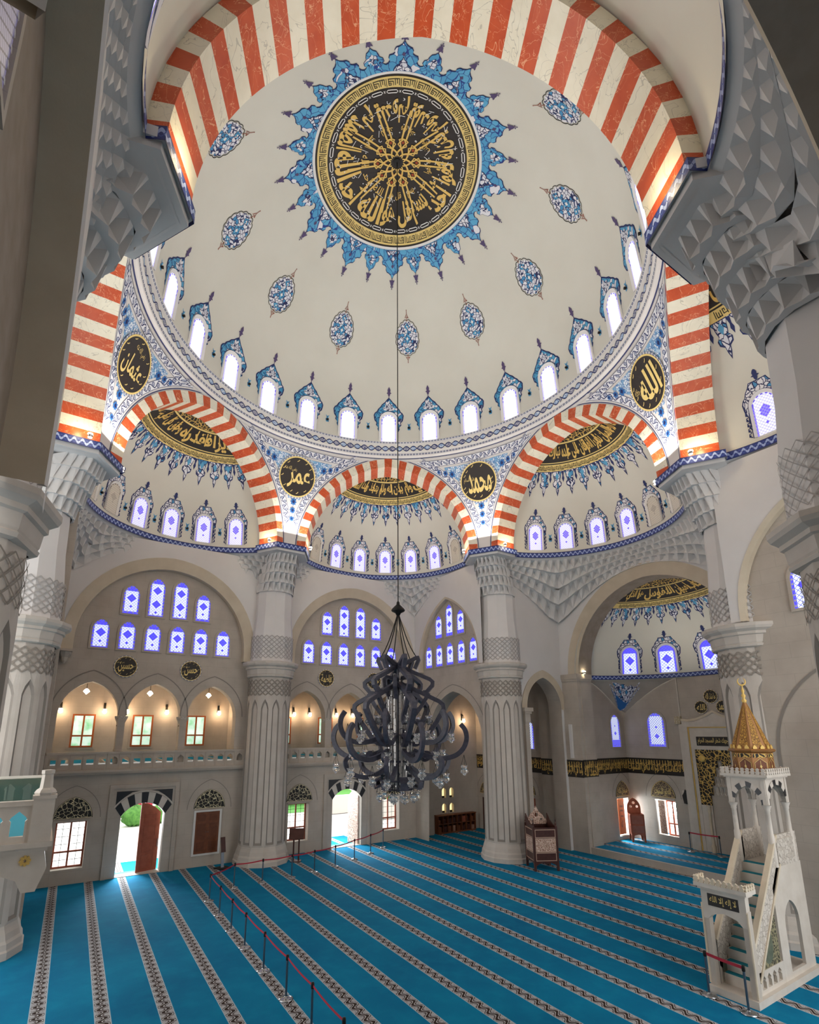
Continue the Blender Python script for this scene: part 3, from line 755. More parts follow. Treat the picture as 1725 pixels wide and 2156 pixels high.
for k, (cx, cy) in COLS.items():
    near = k in (210, 270)
    e = empty('column', (0, 0, 0), 0, CLAB[k], 'column', None, ST)
    n = 8 if near else 12
    ph = radians(k) + PI / n
    m = MB().lathe([(1.36, 0), (1.36, .20), (1.32, .25), (1.30, .40), (1.25, .48), (1.21, .64), (1.16, .76), (1.13, .86)], (cx, cy, 0), n, ph, ph + 2 * PI)
    m.build('base', 'column', e)
    R0, R1 = 1.13, 1.07
    m = MB(); N = 12
    for i in range(N):                                                      # twelve sunk panels with pointed heads between raised ribs
        a0, a1 = ph + 2 * PI * i / N, ph + 2 * PI * (i + 1) / N
        fl = lambda u, v, off, a0=a0, a1=a1: V((cx + ((R0 + (R1 - R0) * v / 8.2) + off) * cos(a0 + (a1 - a0) * u), cy + ((R0 + (R1 - R0) * v / 8.2) + off) * sin(a0 + (a1 - a0) * u), .84 + v))
        pan = [(.17, .1), (.83, .1), (.83, 6.55), (.72, 6.8), (.5, 7.02), (.28, 6.8), (.17, 6.55)]
        out = [(0, 0), (1, 0), (1, 8.2), (0, 8.2)]
        m.poly(out, lambda x, y, z=0., fl=fl: fl(x, y, z), 0, 0, [pan[::-1]]); pin = [(.27, .2), (.73, .2), (.73, 6.5), (.64, 6.68), (.5, 6.85), (.36, 6.68), (.27, 6.5)]
        F = lambda x, y, z=0., fl=fl: fl(x, y, z)
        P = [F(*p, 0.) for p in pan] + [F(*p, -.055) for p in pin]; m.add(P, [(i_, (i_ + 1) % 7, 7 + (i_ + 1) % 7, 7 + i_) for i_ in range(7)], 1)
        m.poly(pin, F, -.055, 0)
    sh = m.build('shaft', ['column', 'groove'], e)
    m = MB(); lattice(m, cx, cy, 1.075, 8.05, 8.85, 24, 3, .028 if near else .05, 0, 3, .03); m.build('carving_shade_band', 'carve_shadow', sh)
    z = 8.98
    m = MB().lathe([(1.09, z), (1.20, z + .03), (1.22, z + .10), (1.19, z + .13), (1.21, z + .17), (1.24, z + .40), (1.30, z + .43), (1.30, z + .52), (1.42, z + .60), (1.46, z + .68), (1.46, z + .78), (1.40, z + .80), (1.1, z + .82)], (cx, cy, 0), n if near else 16, ph, ph + 2 * PI)
    m.build('capital', 'column', e)
    m = MB().lathe([(1.12, z + .8), (1.10, 11.0), (1.0, 12.2), (.96, 14.6)], (cx, cy, 0), n, ph, ph + 2 * PI)
    us = m.build('upper_shaft', 'white', e)
    m = MB(); lattice(m, cx, cy, 1.10, 9.95, 11.15, 26, 5, .02 if near else .035, 0, 2, .02); m.build('carving_shade_band', 'carve_shadow2', us)

# ------------------------------------------------------------------ floor
def carpet_mat(name, off):
    t = NT(name); x, y, z = t.pos(); ca, sa = cos(.0309), sin(.0309)
    q = x * ca - y * sa; w = x * sa + y * ca
    q = q - off
    k = (q / 1.2621 + .5).fr() - .5; d = k * 1.2621
    n = t.noise(.35, detail=5); n2 = t.noise(60, detail=2); n3 = t.noise(1.6, detail=4)
    base = t.mix((n - .3) * 2.2, hexc('0b7fa6'), hexc('0a6690')); base = t.mix((n3 - .45) * .9, base, hexc('189cc0')); base = t.mix((n2 - .5) * .35, base, hexc('064f70'))
    band = d.abs() < .165
    v = d / .165; a = w * (2 * PI / .30)
    wave = (v - a.sin() * .42).abs(); zig = wave < .24; edge = wave < .34
    t1 = (t.noise(28, detail=1) > .56)
    col = t.mix(t1, hexc('b3b2b4'), hexc('8c8789')); col = t.mix(edge, col, hexc('c9c8c8')); col = t.mix(zig, col, hexc('3b302c'))
    a2 = w * (2 * PI / .15); col = t.mix(zig.flip() * ((v - a.sin() * .42 + .5).abs() < .10), col, hexc('4a403c')); col = t.mix(zig.flip() * ((v - a.sin() * .42 - .5).abs() < .10), col, hexc('4a403c'))
    col = t.mix(v.abs() > .86, col, hexc('aab9c2'))
    c = t.mix(band, base, col)
    return t.out(c, .95, bump=n2, bd=.01, bs=.3, spec=.1)
M['carpet'] = carpet_mat('turquoise_carpet', -9.013)
MB().quad((-22, -24, 0), (24, -24, 0), (24, 16, 0), (-22, 16, 0)).build('floor', 'carpet', kind=ST, label='turquoise carpet with patterned prayer row stripes', cat='floor')

# ------------------------------------------------------------------ walls with openings
def wallpiece(name, fn, outline, holes, depth, label, mat='stone', matside=None, parent=None):
    m = MB(); m.poly(outline, fn, 0, 0, holes)
    for h in holes: m.wallsides(h, fn, 0, -depth, 1)
    return m.build(name, [mat, matside or mat], parent, kind=ST, label=label, cat='wall')
def big_arch(fn, x0, w, z0, zs, rise, band, d1, d2, name, label):
    """stone arch band: splay from the wall face (0) to d1, then soffit to d2"""
    O = [(x0 - w, z0)] + arc2(w, rise, 16, x0, zs) + [(x0 + w, z0)]
    I = [(x0 - w + band, z0)] + arc2(w - band, rise - band * 1.15, 16, x0, zs) + [(x0 + w - band, z0)]
    m = MB()
    for i in range(len(O) - 1):
        m.quad(fn(*O[i], .02), fn(*O[i + 1], .02), fn(*I[i + 1], -d1), fn(*I[i], -d1), 0)
        m.quad(fn(*I[i], -d1), fn(*I[i + 1], -d1), fn(*I[i + 1], -d2), fn(*I[i], -d2), 1)
    m.wallsides(O, fn, .02, -.1, 0, closed=False)
    return m.build(name, ['stone_arch', 'stone_shaded' if d2 > .8 else 'stone_arch'], kind=ST, label=label, cat='arch')
def notch(x0, w, zs, rise, zb): return [(x0 - w, zb)] + arc2(w, rise, 16, x0, zs) + [(x0 + w, zb)]

# -- wall_left: the long back wall y = 13 seen across the hall
WL = frame((0, 13.0, 0), (1, 0, 0), (0, 0, 1), (0, -1, 0))
WF = frame((0, 12.5, 0), (1, 0, 0), (0, 0, 1), (0, -1, 0))
def rect(x0, x1, z0, z1): return [(x0, z0), (x1, z0), (x1, z1), (x0, z1)]
def doorhole(xc, w, zs, rise): return [(xc - w, .02)] + seg_arc(w, rise, 10, xc, zs)[::1] + [(xc + w, .02)]
def archhole(xc, w, z0, zs, rise): return [(xc - w, z0)] + arc2(w, rise, 8, xc, zs) + [(xc + w, z0)]
GX = {-5.25: (-8.12, -5.42, -2.72), 5.25: (2.38, 5.18, 7.98)}
holes = []
for xc in (-5.45, 5.05): holes.append(doorhole(xc, .92, 2.55, .52))
for xc, kind in ((-8.22, 'w'), (2.15, 'w'), (8.02, 'w')): holes.append(rect(xc - .58, xc + .58, .60, 2.48))
for xs in GX.values():
    for x in xs: holes.append(archhole(x, 1.20, 4.66, 6.95, 1.55))
wallpiece('wall_left', WL, [(-9.9, 0), (11.2, 0), (11.2, 9.0), (9.9, 9.0), (9.9, 15.6), (-9.9, 15.6)], holes, .55, 'long pale stone wall across the hall with doors, gallery arches and leaded windows')
wallpiece('wall_left', WF, [(-9.6, 9.82)] + notch(-5.25, 4.33, 10.3, 4.45, 9.82) + notch(5.2, 4.28, 10.3, 4.45, 9.82) + [(9.6, 9.82), (9.6, 15.5), (-9.6, 15.5)], [], .5, 'white upper wall around the two great stone arches', 'white')
big_arch(WF, -5.25, 4.33, 9.82, 10.3, 4.45, .50, .12, .5, 'arch_trim', 'great stone arch around leaded windows on the left of the hall')
big_arch(WF, 5.2, 4.28, 9.82, 10.3, 4.45, .50, .12, .5, 'arch_trim', 'great stone arch around leaded windows behind the chandelier')
# gallery arch mouldings and little columns
for key, xs in GX.items():
    for x in xs:
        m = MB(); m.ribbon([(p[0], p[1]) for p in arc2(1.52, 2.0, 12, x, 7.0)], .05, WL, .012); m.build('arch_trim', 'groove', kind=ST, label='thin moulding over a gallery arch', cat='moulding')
def thing_col(x):
    e = empty('gallery_column', (x, 13.25, 5.4), 0, 'small stone column with carved capital between gallery arches, ' + ('first' if x < -6 else 'second' if x < 0 else 'third' if x < 4 else 'fourth') + ' from the left of the far gallery', 'column', 'small columns of the far gallery', ST)
    MB().lathe([(.20, 0), (.20, .06), (.16, .1), (.15, 1.1)], (0, 0, 0), 16).build('shaft', 'stone', e, smooth=True)
    MB().lathe([(.18, 1.1), (.18, 1.14), (.155, 1.15), (.155, 1.18)], (0, 0, 0), 16).build('neck_ring', 'ink', e)
    MB().lathe([(.16, 1.18), (.20, 1.3), (.26, 1.42), (.29, 1.5), (.29, 1.56)], (0, 0, 0), 8, PI / 8, PI / 8 + 2 * PI).build('capital', 'relief', e)
for x in (-6.77, -4.07, 3.78, 6.58): thing_col(x)

# -- gallery behind the arches
def gallery(x0, x1, tagx, lab):
    m = MB(); m.quad((x0, 13.0, 4.90), (x1, 13.0, 4.90), (x1, 16.4, 4.90), (x0, 16.4, 4.90), 0)
    m.build('floor_gallery', 'carpet', kind=ST, label='turquoise carpeted gallery floor ' + lab, cat='floor')
    m = MB(); m.quad((x0, 16.4, 4.6), (x1, 16.4, 4.6), (x1, 16.4, 9.2), (x0, 16.4, 9.2)); m.quad((x0, 13.55, 4.6), (x0, 16.4, 4.6), (x0, 16.4, 9.2), (x0, 13.55, 9.2)); m.quad((x1, 13.55, 4.6), (x1, 16.4, 4.6), (x1, 16.4, 9.2), (x1, 13.55, 9.2))
    m.quad((x0, 13.0, 9.2), (x1, 13.0, 9.2), (x1, 16.4, 9.2), (x0, 16.4, 9.2))
    return m.build('wall_gallery', 'stone', kind=ST, label='warm lit back wall of the gallery ' + lab, cat='wall')
gallery(-9.9, -.95, 0, 'at the left'); gallery(.95, 9.7, 0, 'behind the chandelier')
m = MB().box(-9.6, -.98, 12.72, 13.0, 4.42, 4.62).box(-9.6, -.98, 12.66, 13.02, 4.50, 4.60); m.build('trim_2', 'stone', kind=ST, label='stone ledge under the left gallery railing', cat='ledge')
m = MB().box(.98, 9.4, 12.72, 13.0, 4.42, 4.62).box(.98, 9.4, 12.66, 13.02, 4.50, 4.60); m.build('trim_3', 'stone', kind=ST, label='stone ledge under the gallery railing behind the chandelier', cat='ledge')
def railing(name, x0, x1, n, lab):
    e = empty(name, ((x0 + x1) / 2, 12.86, 4.62), 0, lab, 'railing')
    h = (x1 - x0) / 2; dx = (x1 - x0) / n
    F = frame((0, 0, 0), (1, 0, 0), (0, 0, 1), (0, -1, 0))
    hs = []
    for i in range(n):
        c = -h + dx * (i + .5); hs.append([(c - .14, .22), (c + .14, .22), (c + .14, .42), (c + .11, .48), (c, .56), (c - .11, .48), (c - .14, .42)])
    m = MB(); m.plate(rect(-h, h, 0, .66), F, -.05, .05, 0, hs, back=True); m.build('pierced_panel', 'stone', e)
    m = MB().box(-h, h, -.09, .09, .66, .76); m.build('handrail', 'stone', e)
    p0 = None
    for i in range(n + 1):
        if p0 is None: p0 = MB().box(-.035, .035, -.075, .075, 0, .66).build('post', 'stone', e); p = p0
        else: p = p0.copy(); COL.objects.link(p)
        p.location = (-h + dx * i, 0, 0)
    return e
railing('gallery_railing', -9.5, -1.02, 18, 'pierced stone railing of the left gallery')
railing('gallery_railing', 1.0, 9.3, 17, 'pierced stone railing of the gallery behind the chandelier')

# -- wall right of the back: x = 9.8 with leaded windows over an open arch
XL = frame((9.8, 9.3, 0), (0, -1, 0), (0, 0, 1), (-1, 0, 0))
XF = frame((9.5, 9.3, 0), (0, -1, 0), (0, 0, 1), (-1, 0, 0))
wallpiece('wall_back', XL, [(-3.7, 0), (-2.35, 0)] + arc2(2.35, 2.75, 14, .15, 5.75)[0:] + [(2.5, 0), (3.1, 0), (3.1, 15.5), (-3.7, 15.5)], [], .3, 'stone wall with leaded windows over a tall open arch right of the chandelier')
m = MB(); O = [(-2.2, 0)] + arc2(2.35, 2.75, 14, .15, 5.75)[0:] + [(2.5, 0)]; m.wallsides(O[1:-1], XL, 0, -.9, 0, closed=False); m.build('arch_trim', 'stone', kind=ST, label='soffit of the tall open arch right of the chandelier', cat='arch')
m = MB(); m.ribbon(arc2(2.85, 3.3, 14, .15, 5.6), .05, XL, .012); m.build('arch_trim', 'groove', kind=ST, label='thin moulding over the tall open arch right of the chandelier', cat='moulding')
wallpiece('wall_back', XF, [(-3.7, 9.84)] + notch(0, 2.80, 10.2, 3.95, 9.84) + [(3.1, 9.84), (3.1, 15.5), (-3.7, 15.5)], [], .3, 'white upper wall around the narrow stone arch right of the chandelier', 'white')
big_arch(XF, 0, 2.80, 9.84, 10.2, 3.95, .12, .02, .3, 'arch_trim', 'narrow pointed stone arch around leaded windows right of the chandelier')
# corner room beyond
CR = frame((0, 13.3, 0), (1, 0, 0), (0, 0, 1), (0, -1, 0))
wallpiece('wall_corner', CR, rect(9.8, 15.3, 0, 9.2), [rect(12.0, 12.46, 2.05, 2.75), rect(12.62, 13.08, 2.05, 2.75), rect(12.0, 12.46, 1.15, 1.8), rect(12.62, 13.08, 1.15, 1.8)], .3, 'dim stone wall of the corner room with four lit niches')
CB = frame((15.15, 0, 0), (0, -1, 0), (0, 0, 1), (-1, 0, 0))
wallpiece('wall_corner', CB, rect(-13.3, -4.4, 0, 9.2), [], .3, 'stone end wall of the corner room')
m = MB().quad((9.8, 5.5, 9.2), (15.7, 5.5, 9.2), (15.7, 13.3, 9.2), (9.8, 13.3, 9.2)); m.build('ceiling_corner', 'stone', kind=ST, label='low ceiling of the corner room', cat='ceiling')
# -- side walls of the prayer niche bay, y = +-5.5
for s in (1, -1):
    F = frame((12.8, 5.5 * s, 0), (1, 0, 0), (0, 0, 1), (0, -s, 0))
    O = [(-2.4, 0), (-.9, 0), (-.9, 7.45)] + [(x, z) for x, z in arc2(1.40, 1.75, 10, .5, 7.45)][1:-1] + [(1.9, 7.45), (1.9, 0), (2.2, 0), (2.2, 15.5), (-2.4, 15.5)]
    wallpiece('wall_niche_bay', F, O, [], .4, 'white side wall with a small pointed arch ' + ('right of the back column' if s > 0 else 'behind the pulpit'), 'white')
    m = MB(); q = [(-.9, 0), (-.9, 7.45)] + arc2(1.40, 1.75, 10, .5, 7.45)[1:-1] + [(1.9, 7.45), (1.9, 0)]; m.wallsides(q, F, 0, -.9, 0, closed=False)
    m.build('wall_niche_jamb', 'stone', kind=ST, label='stone reveal of the small pointed arch ' + ('right of the back column' if s > 0 else 'behind the pulpit'), cat='arch')
    O = arc2(1.78, 2.2, 12, .5, 7.40); I = arc2(1.38, 1.72, 12, .5, 7.45); m = MB()
    for i in range(len(O) - 1): m.quad(F(*O[i], .05), F(*O[i + 1], .05), F(*I[i + 1], .03), F(*I[i], .03))
    m.wallsides(O, F, 0, .05, 0, closed=False); m.build('arch_trim', 'stone_arch', kind=ST, label='tan stone band of the small pointed arch ' + ('right of the back column' if s > 0 else 'behind the pulpit'), cat='arch')
    m = MB().box(-1.35, -.72, -.3, .3, 7.28, 7.48, 0, lambda x, y, z: F(x, z, y)).box(-1.3, -.8, -.25, .25, 7.16, 7.28, 0, lambda x, y, z: F(x, z, y)).box(-1.25, -.86, -.2, .2, 6.7, 7.16, 0, lambda x, y, z: F(x, z, y))
    m.box(-1.22, -.92, -.16, .16, 0, 6.7, 0, lambda x, y, z: F(x, z, y)); m.build('wall_pilaster', 'stone', kind=ST, label='slim pilaster carrying the small pointed arch ' + ('right of the back column' if s > 0 else 'behind the pulpit'), cat='pilaster')
    # pier between the small arch and the prayer niche apse
    m = MB().box(14.9, 16.1, min(4.45 * s, 7.4 * s), max(4.45 * s, 7.4 * s), 0, 9.3)
    m.box(14.82, 16.15, min(4.38 * s, 5.6 * s), max(4.38 * s, 5.6 * s), 9.12, 9.40).box(14.86, 16.12, min(4.41 * s, 5.6 * s), max(4.41 * s, 5.6 * s), 9.0, 9.12)
    m.build('wall_pier', 'stone', kind=ST, label='broad stone pier ' + ('left of the prayer niche apse' if s > 0 else 'right of the prayer niche apse'), cat='pier')
    m = MB().box(14.86, 15.0, min(5.6 * s, 7.3 * s), max(5.6 * s, 7.3 * s), 7.0, 7.14); m.build('trim_4', 'stone', kind=ST, label='small ledge inside the arch ' + ('right of the back column' if s > 0 else 'behind the pulpit'), cat='ledge')
NF = frame((14.9, 0, 0), (0, -1, 0), (0, 0, 1), (-1, 0, 0))
wallpiece('wall_niche_front', NF, [(-5.5, 9.4)] + notch(0, 5.0, 9.42, 5.25, 9.4) + [(5.5, 9.4), (5.5, 15.6), (-5.5, 15.6)], [], .2, 'white wall above the great arch of the prayer niche apse', 'white')
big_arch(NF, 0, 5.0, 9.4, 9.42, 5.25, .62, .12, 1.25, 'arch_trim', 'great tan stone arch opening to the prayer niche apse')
# -- prayer niche apse
AZ = .30
m = MB().quad((15.05, -5.5, AZ), (19.6, -5.5, AZ), (19.6, 5.5, AZ), (15.05, 5.5, AZ)); m.build('floor_apse', 'carpet', kind=ST, label='raised carpeted floor of the prayer niche apse in a pool of daylight', cat='floor')
m = MB().quad((15.0, -5.5, 0), (15.0, 5.5, 0), (15.0, 5.5, AZ + .01), (15.0, -5.5, AZ + .01)).quad((15.0, -5.5, AZ + .01), (15.0, 5.5, AZ + .01), (15.16, 5.5, AZ + .01), (15.16, -5.5, AZ + .01)); m.build('trim_5', 'stone', kind=ST, label='stone step edging the raised apse floor', cat='step')
AW = frame((19.25, 0, 0), (0, -1, 0), (0, 0, 1), (-1, 0, 0))
AL = frame((0, 4.72, 0), (1, 0, 0), (0, 0, 1), (0, -1, 0))
hs = [rect(-2.66 - .58, -2.66 + .58, .72, 2.55)]
wallpiece('wall_apse', AW, rect(-5.2, 5.2, 0, 9.35), hs, .45, 'pale wall of the prayer niche apse with its marble niche')
wallpiece('wall_apse', AL, rect(15.0, 19.4, 0, 9.35), [rect(17.95, 19.0, .5, 2.5)], .45, 'side wall of the prayer niche apse with a recessed window')
m = MB().quad((15.0, -5.2, 0), (19.4, -5.2, 0), (19.4, -5.2, 9.35), (15.0, -5.2, 9.35)); m.build('wall_apse', 'stone', kind=ST, label='far side wall of the prayer niche apse hidden by the pulpit column', cat='wall')
AC, ARX, ARY, AHZ, AZ0 = V((15.5, -.25, 0)), 3.78, 4.85, 4.9, 9.35
def apse(th, r, off=0.):              # th degrees, r 0..1
    t = radians(th); q = min(1, r); return AC + V((ARX * q * cos(t) * (1 - off / 4), ARY * q * sin(t) * (1 - off / 4), AZ0 + AHZ * sqrt(1 - q * q) * (1 - off / 5)))
def apse_y(th, y, off=0.): return apse(th, cos(y / 4.6), off) if y / 4.6 < PI / 2 else apse(th, 0, off)
HALF['apse'] = MB().grid(lambda u, v: apse(-100 + 200 * u, cos(v * PI / 2)), 40, 16).grid(lambda u, v: apse(-100 + 200 * u, 1.) - V((0, 0, .25 * v)), 40, 1).build('ceiling', 'dome', smooth=True, kind=ST, label='small half dome over the prayer niche apse seen through the tan arch', cat='half dome')
m = MB()
for i in range(24):                                                       # corner pendentives below the apse dome
    pass
P1 = [apse(t, 1.0) - V((0, 0, .16)) for t in range(-100, 101, 5)]
def abox(p):
    d = p - AC; d.z = 0; t = ray_box(AC, d, 10, 19.24, -5.19, 4.71); return AC + d * t
P2 = []
for p in P1:
    q = abox(p); ov = (q - V((p.x, p.y, 0))).length; P2.append(V((q.x, q.y, 9.3 - min(2.1, ov * 1.15))))
m.ribbon3(P1, P2); pz = m.build('wall_apse_pendentive', 'stone', smooth=True, kind=ST, label='curved corner under the small half dome of the apse', cat='pendentive')
m = MB(); m.ribbon3([apse(t, 1., .06) + V((0, 0, -.22)) for t in range(-98, 99, 3)], [apse(t, 1., .06) + V((0, 0, .02)) for t in range(-98, 99, 3)]); m.build('cornice_trim', 'band_trim', kind=ST, label='blue patterned line at the foot of the small apse half dome', cat='cornice')
# blue painted triangle in the apse corner
def cornerpt(u, v, off):              # u -1..1 along the ring, v 0 top .. 1 tip
    th = 49 + 21 * u * (1 - v); p = apse(th, 1.0); q = abox(p); c = V((19.2, 4.68, 0)); ov = (V((q.x, q.y, 0)) - V((p.x, p.y, 0))).length
    b = V((q.x, q.y, 9.3 - min(2.1, ov * 1.15))); r = p.lerp(b, min(1, v * 1.02)); return r + (AC + V((0, 0, 7)) - r).normalized() * off
m = MB().grid(lambda u, v: cornerpt(2 * u - 1, v * .97, .05), 20, 14, 0, lambda u, v: (u * 2.4, v * 2)); t1 = m.build('painted_triangle', 'blue', pz)
m = MB().grid(lambda u, v: cornerpt((2 * u - 1) * .62, .06 + v * .62, .09), 16, 12, 0, lambda u, v: (u * 1.6, v * 1.2)); m.build('tile_field', 'tile_white', pz)
m = MB().ribbon3([cornerpt((2 * u / 20 - 1) * .8, .035 + .0 * u, .07) for u in range(21)], [cornerpt((2 * u / 20 - 1) * .72, .075, .07) for u in range(21)])
for s in (1, -1): m.ribbon3([cornerpt(s * .94, v / 20 * .95, .07) for v in range(21)], [cornerpt(s * .72, v / 20 * .86 + .05, .07) for v in range(21)])
m.build('vine_border', 'band_vine', pz)

m = MB(); m.plate(rect(-.26, .26, -.5, 0), frame((-9.34, 12.78, 9.82), (1, 0, 0), (0, 1, 0), (0, 0, 1)), -.10, 0, back=True); m.lathe([(.02, -.62), (.12, -.5), (.15, -.34), (.24, -.2), (.26, -.1)], (-9.34, 12.74, 9.82), 8); m.build('trim_6', 'stone', kind=ST, label='small corbel under the left foot of the left great arch', cat='corbel')
# -- near walls that frame the view
NL = frame((-10.5, -9.3, 0), (0, 1, 0), (0, 0, 1), (1, 0, 0)); NLF = frame((-9.95, -9.3, 0), (0, 1, 0), (0, 0, 1), (1, 0, 0))
wallpiece('wall_near', NL, rect(-9.0, 3.2, 0, 15.6), [], .3, 'shadowed stone wall with leaded windows at the extreme left edge', 'stone_shaded')
wallpiece('wall_near', NLF, [(-2.3, 12.5), (-2.3, 12.6)] + notch(0, 2.85, 10.2, 4.1, 9.2)[7:] + [(3.1, 9.2), (3.1, 15.5), (-2.3, 15.5)], [], .3, 'wall face around the shade-coloured stone arch at the left edge', 'white')
big_arch(NLF, 0, 2.85, 9.5, 10.2, 4.1, .06, .02, .62, 'arch_trim', 'stone soffit coloured as in shade, curving down the left edge').data.materials[0] = M['white']
WR = frame((0, -13.1, 0), (-1, 0, 0), (0, 0, 1), (0, 1, 0))
wallpiece('wall_near', WR, [(-3, 9.2)] + notch(5.25, 4.33, 10.3, 4.45, 9.2)[:18] + [(6.3, 14.70), (6.3, 15.6), (-3, 15.6)], [], .3, 'wall above the open arch the view is taken from', 'white')
big_arch(WR, 5.25, 4.33, 10.25, 10.3, 4.45, .06, .02, 1.3, 'arch_trim', 'stone soffit coloured as in shade at the top right corner')
XR = frame((9.8, -9.3, 0), (0, -1, 0), (0, 0, 1), (-1, 0, 0)); XRF = frame((9.5, -9.3, 0), (0, -1, 0), (0, 0, 1), (-1, 0, 0))
wallpiece('wall_right', XR, rect(-3.1, 3.8, 0, 15.5), [], .3, 'stone wall with leaded windows at the right edge')
wallpiece('wall_right', XRF, [(-3.1, 9.84)] + notch(0, 2.80, 10.2, 3.95, 9.84) + [(3.8, 9.84), (3.8, 15.5), (-3.1, 15.5)], [], .3, 'white upper wall beside the stone arch at the right edge', 'white')
big_arch(XRF, 0, 2.80, 9.84, 10.2, 3.95, .16, .06, .3, 'arch_trim', 'stone arch around leaded windows at the right edge')
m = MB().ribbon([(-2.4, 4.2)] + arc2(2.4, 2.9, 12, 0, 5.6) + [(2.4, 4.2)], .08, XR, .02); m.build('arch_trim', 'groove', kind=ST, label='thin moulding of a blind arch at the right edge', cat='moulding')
LB = frame((-9.85, 9.3, 0), (0, 1, 0), (0, 0, 1), (1, 0, 0))
m = MB().box(-9.9, -9.55, 6.6, 13, 0, 15.5); m.build('wall_left_end', 'stone', kind=ST, label='end of the stone wall seen as a narrow strip behind the left column', cat='wall')

m = MB().quad((-10.5, -18.2, 0), (1.2, -18.2, 0), (1.2, -18.2, 15.6), (-10.5, -18.2, 15.6)).quad((-10.5, -18.2, 15.6), (1.2, -18.2, 15.6), (1.2, -13.1, 15.6), (-10.5, -13.1, 15.6))  # unseen enclosure added to keep sky light off the near arches
m.build('wall_behind', 'stone', kind=ST, label='unseen gallery wall and ceiling behind the view, added to darken the near arches', cat='wall')
# ------------------------------------------------------------------ windows
WN = [0]
def wname(): WN[0] += 1; return 'window_%d' % WN[0]
def winshape(w, h, rise, n=7): return [(-w, 0)] + arc2(w, rise, n, 0, h - rise) + [(w, 0)]
def roundshape(w, h, n=8): return [(-w, 0)] + [(w * cos(PI - PI * i / (2 * n)), h - w + w * sin(PI - PI * i / (2 * n))) for i in range(2 * n + 1)] + [(w, 0)]
def band_between(m, A, B, fn, za, zb, mat=0):
    n = len(A); m.add([fn(*p, za) for p in A] + [fn(*p, zb) for p in B], [(i, i + 1, n + i + 1, n + i) for i in range(n - 1)], mat)
def half(pts): return pts + [(-x, y) for x, y in pts[::-1] if x != 0]

# painted crest over the dome windows
def crest(fn, s=1.0, bodymat='tile_blue', finial='purple', parent=None, W=.53, H=1.82, tip=2.62, base=.75, wide=.86, last=3.2):
    """ogee hood with scalloped edge round the head of a window, painted on the vault"""
    side = [(W + .03, base - .12), (W + .10, base + .02), (W + .06, base + .12), (wide * .84, base + .26), (wide * .80, base + .40), (wide * .93, base + .52), (wide * .97, base + .66), (wide, base + .84), (wide * .92, base + .98), (wide * .80, base + 1.06),
            (wide * .72, base + 1.20), (wide * .56, base + 1.34), (wide * .46, base + 1.48), (wide * .28, base + 1.60), (wide * .15, base + 1.74), (0, tip)]
    side = [(x * s, min(y, tip) * s) for x, y in side]
    inner = roundshape(W * s, H * s)
    right_ = side[:-1]; out = right_ + [side[-1]] + [(-x, y) for x, y in right_[::-1]]
    hd = [p for p in inner if p[1] >= (base - .12) * s - 1e-6]
    hd = [(-W * s, (base - .12) * s)] + [p for p in hd] + [(W * s, (base - .12) * s)]
    poly = out + hd
    m = MB(); m.poly(poly, fn, .012, sub=(.3, .5))
    o = m.build('painted_crest', 'navy', parent)
    c = (0, 1.45 * s); inn = [((x) * .93, c[1] + (y - c[1]) * .93) for x, y in out]
    hd2 = [(x * 1.05, y * 1.015) for x, y in hd]
    m = MB(); m.poly(inn + hd2, fn, .022, sub=(.3, .5)); m.build('tile_field', bodymat, o)
    m = MB()                                                              # pale arabesque heart over the arch
    hp = half([(.0, 2.44), (.10, 2.30), (.22, 2.22), (.20, 2.10), (.34, 2.02), (.30, 1.90), (.12, 1.86)]); hp = [(x * s, y * s) for x, y in hp]
    if bodymat == 'tile_blue': m.poly(hp, fn, .032); m.build('pale_heart', 'tile_white', o)
    m = MB(); y0 = tip * s
    m.ribbon([(0, y0 - .02), (0, y0 + .30 * s)], .035 * s, fn, .02)
    dy = (last - tip) * s
    for yy, r in ((.30, .085), (.62, .10)): m.poly([(x * .75, y) for x, y in circ(r * s, 10, 0, 0)] and [(r * s * .8 * cos(q), y0 + dy * yy + r * s * 1.3 * sin(q)) for q in [2 * PI * i / 12 for i in range(12)]], fn, .025)
    m.poly([(-.10 * s, y0 + dy * .66), (0, y0 + dy), (.10 * s, y0 + dy * .66), (0, y0 + dy * .74)], fn, .028)
    m.poly([(-.15 * s, y0 + dy * .40), (-.04 * s, y0 + dy * .52), (-.05 * s, y0 + dy * .30)], fn, .024); m.poly([(.15 * s, y0 + dy * .40), (.04 * s, y0 + dy * .52), (.05 * s, y0 + dy * .30)], fn, .024)
    m.build('finial', finial, o)
    return o
def vault_window(fn, name, glass, w=.41, h=1.62, W=.54, H=1.80, label='', cat='window', crestkw=None, kind=ST):
    A, B = roundshape(w, h), roundshape(W, H)
    m = MB(); band_between(m, A, B, fn, .02, .075); m.wallsides(B, fn, 0, .075, 0, closed=False)
    o = m.build(name, 'wpaint', smooth=False, kind=kind, label=label, cat=cat)
    m = MB(); m.poly(A, fn, .018, 0, (), 1 / w, (0, h)); m.build('pane', glass, o)
    m = MB()
    for s in (1, -1):                                                     # dashed lead border
        for k in range(6): m.ribbon([(s * w * .93, .12 + k * .22), (s * w * .93, .26 + k * .22)], .04, fn, .03)
    for k in range(7):
        a = PI * (k + .3) / 7; m.ribbon([(w * .93 * cos(a), h - w + w * .93 * sin(a)), (w * .93 * cos(a + .25), h - w + w * .93 * sin(a + .25))], .04, fn, .03)
    m.build('lead_border', 'groove' if glass == 'glass_blind' else 'lead_blue', o)
    if crestkw is not None: crest(fn, parent=o, **crestkw)
    return o
dome_fn = lambda x, y, z=0.: dome_e(degrees(x / 8.85), y + .02, z)
proto = vault_window(dome_fn, wname(), 'glass_dome', label='', crestkw={})
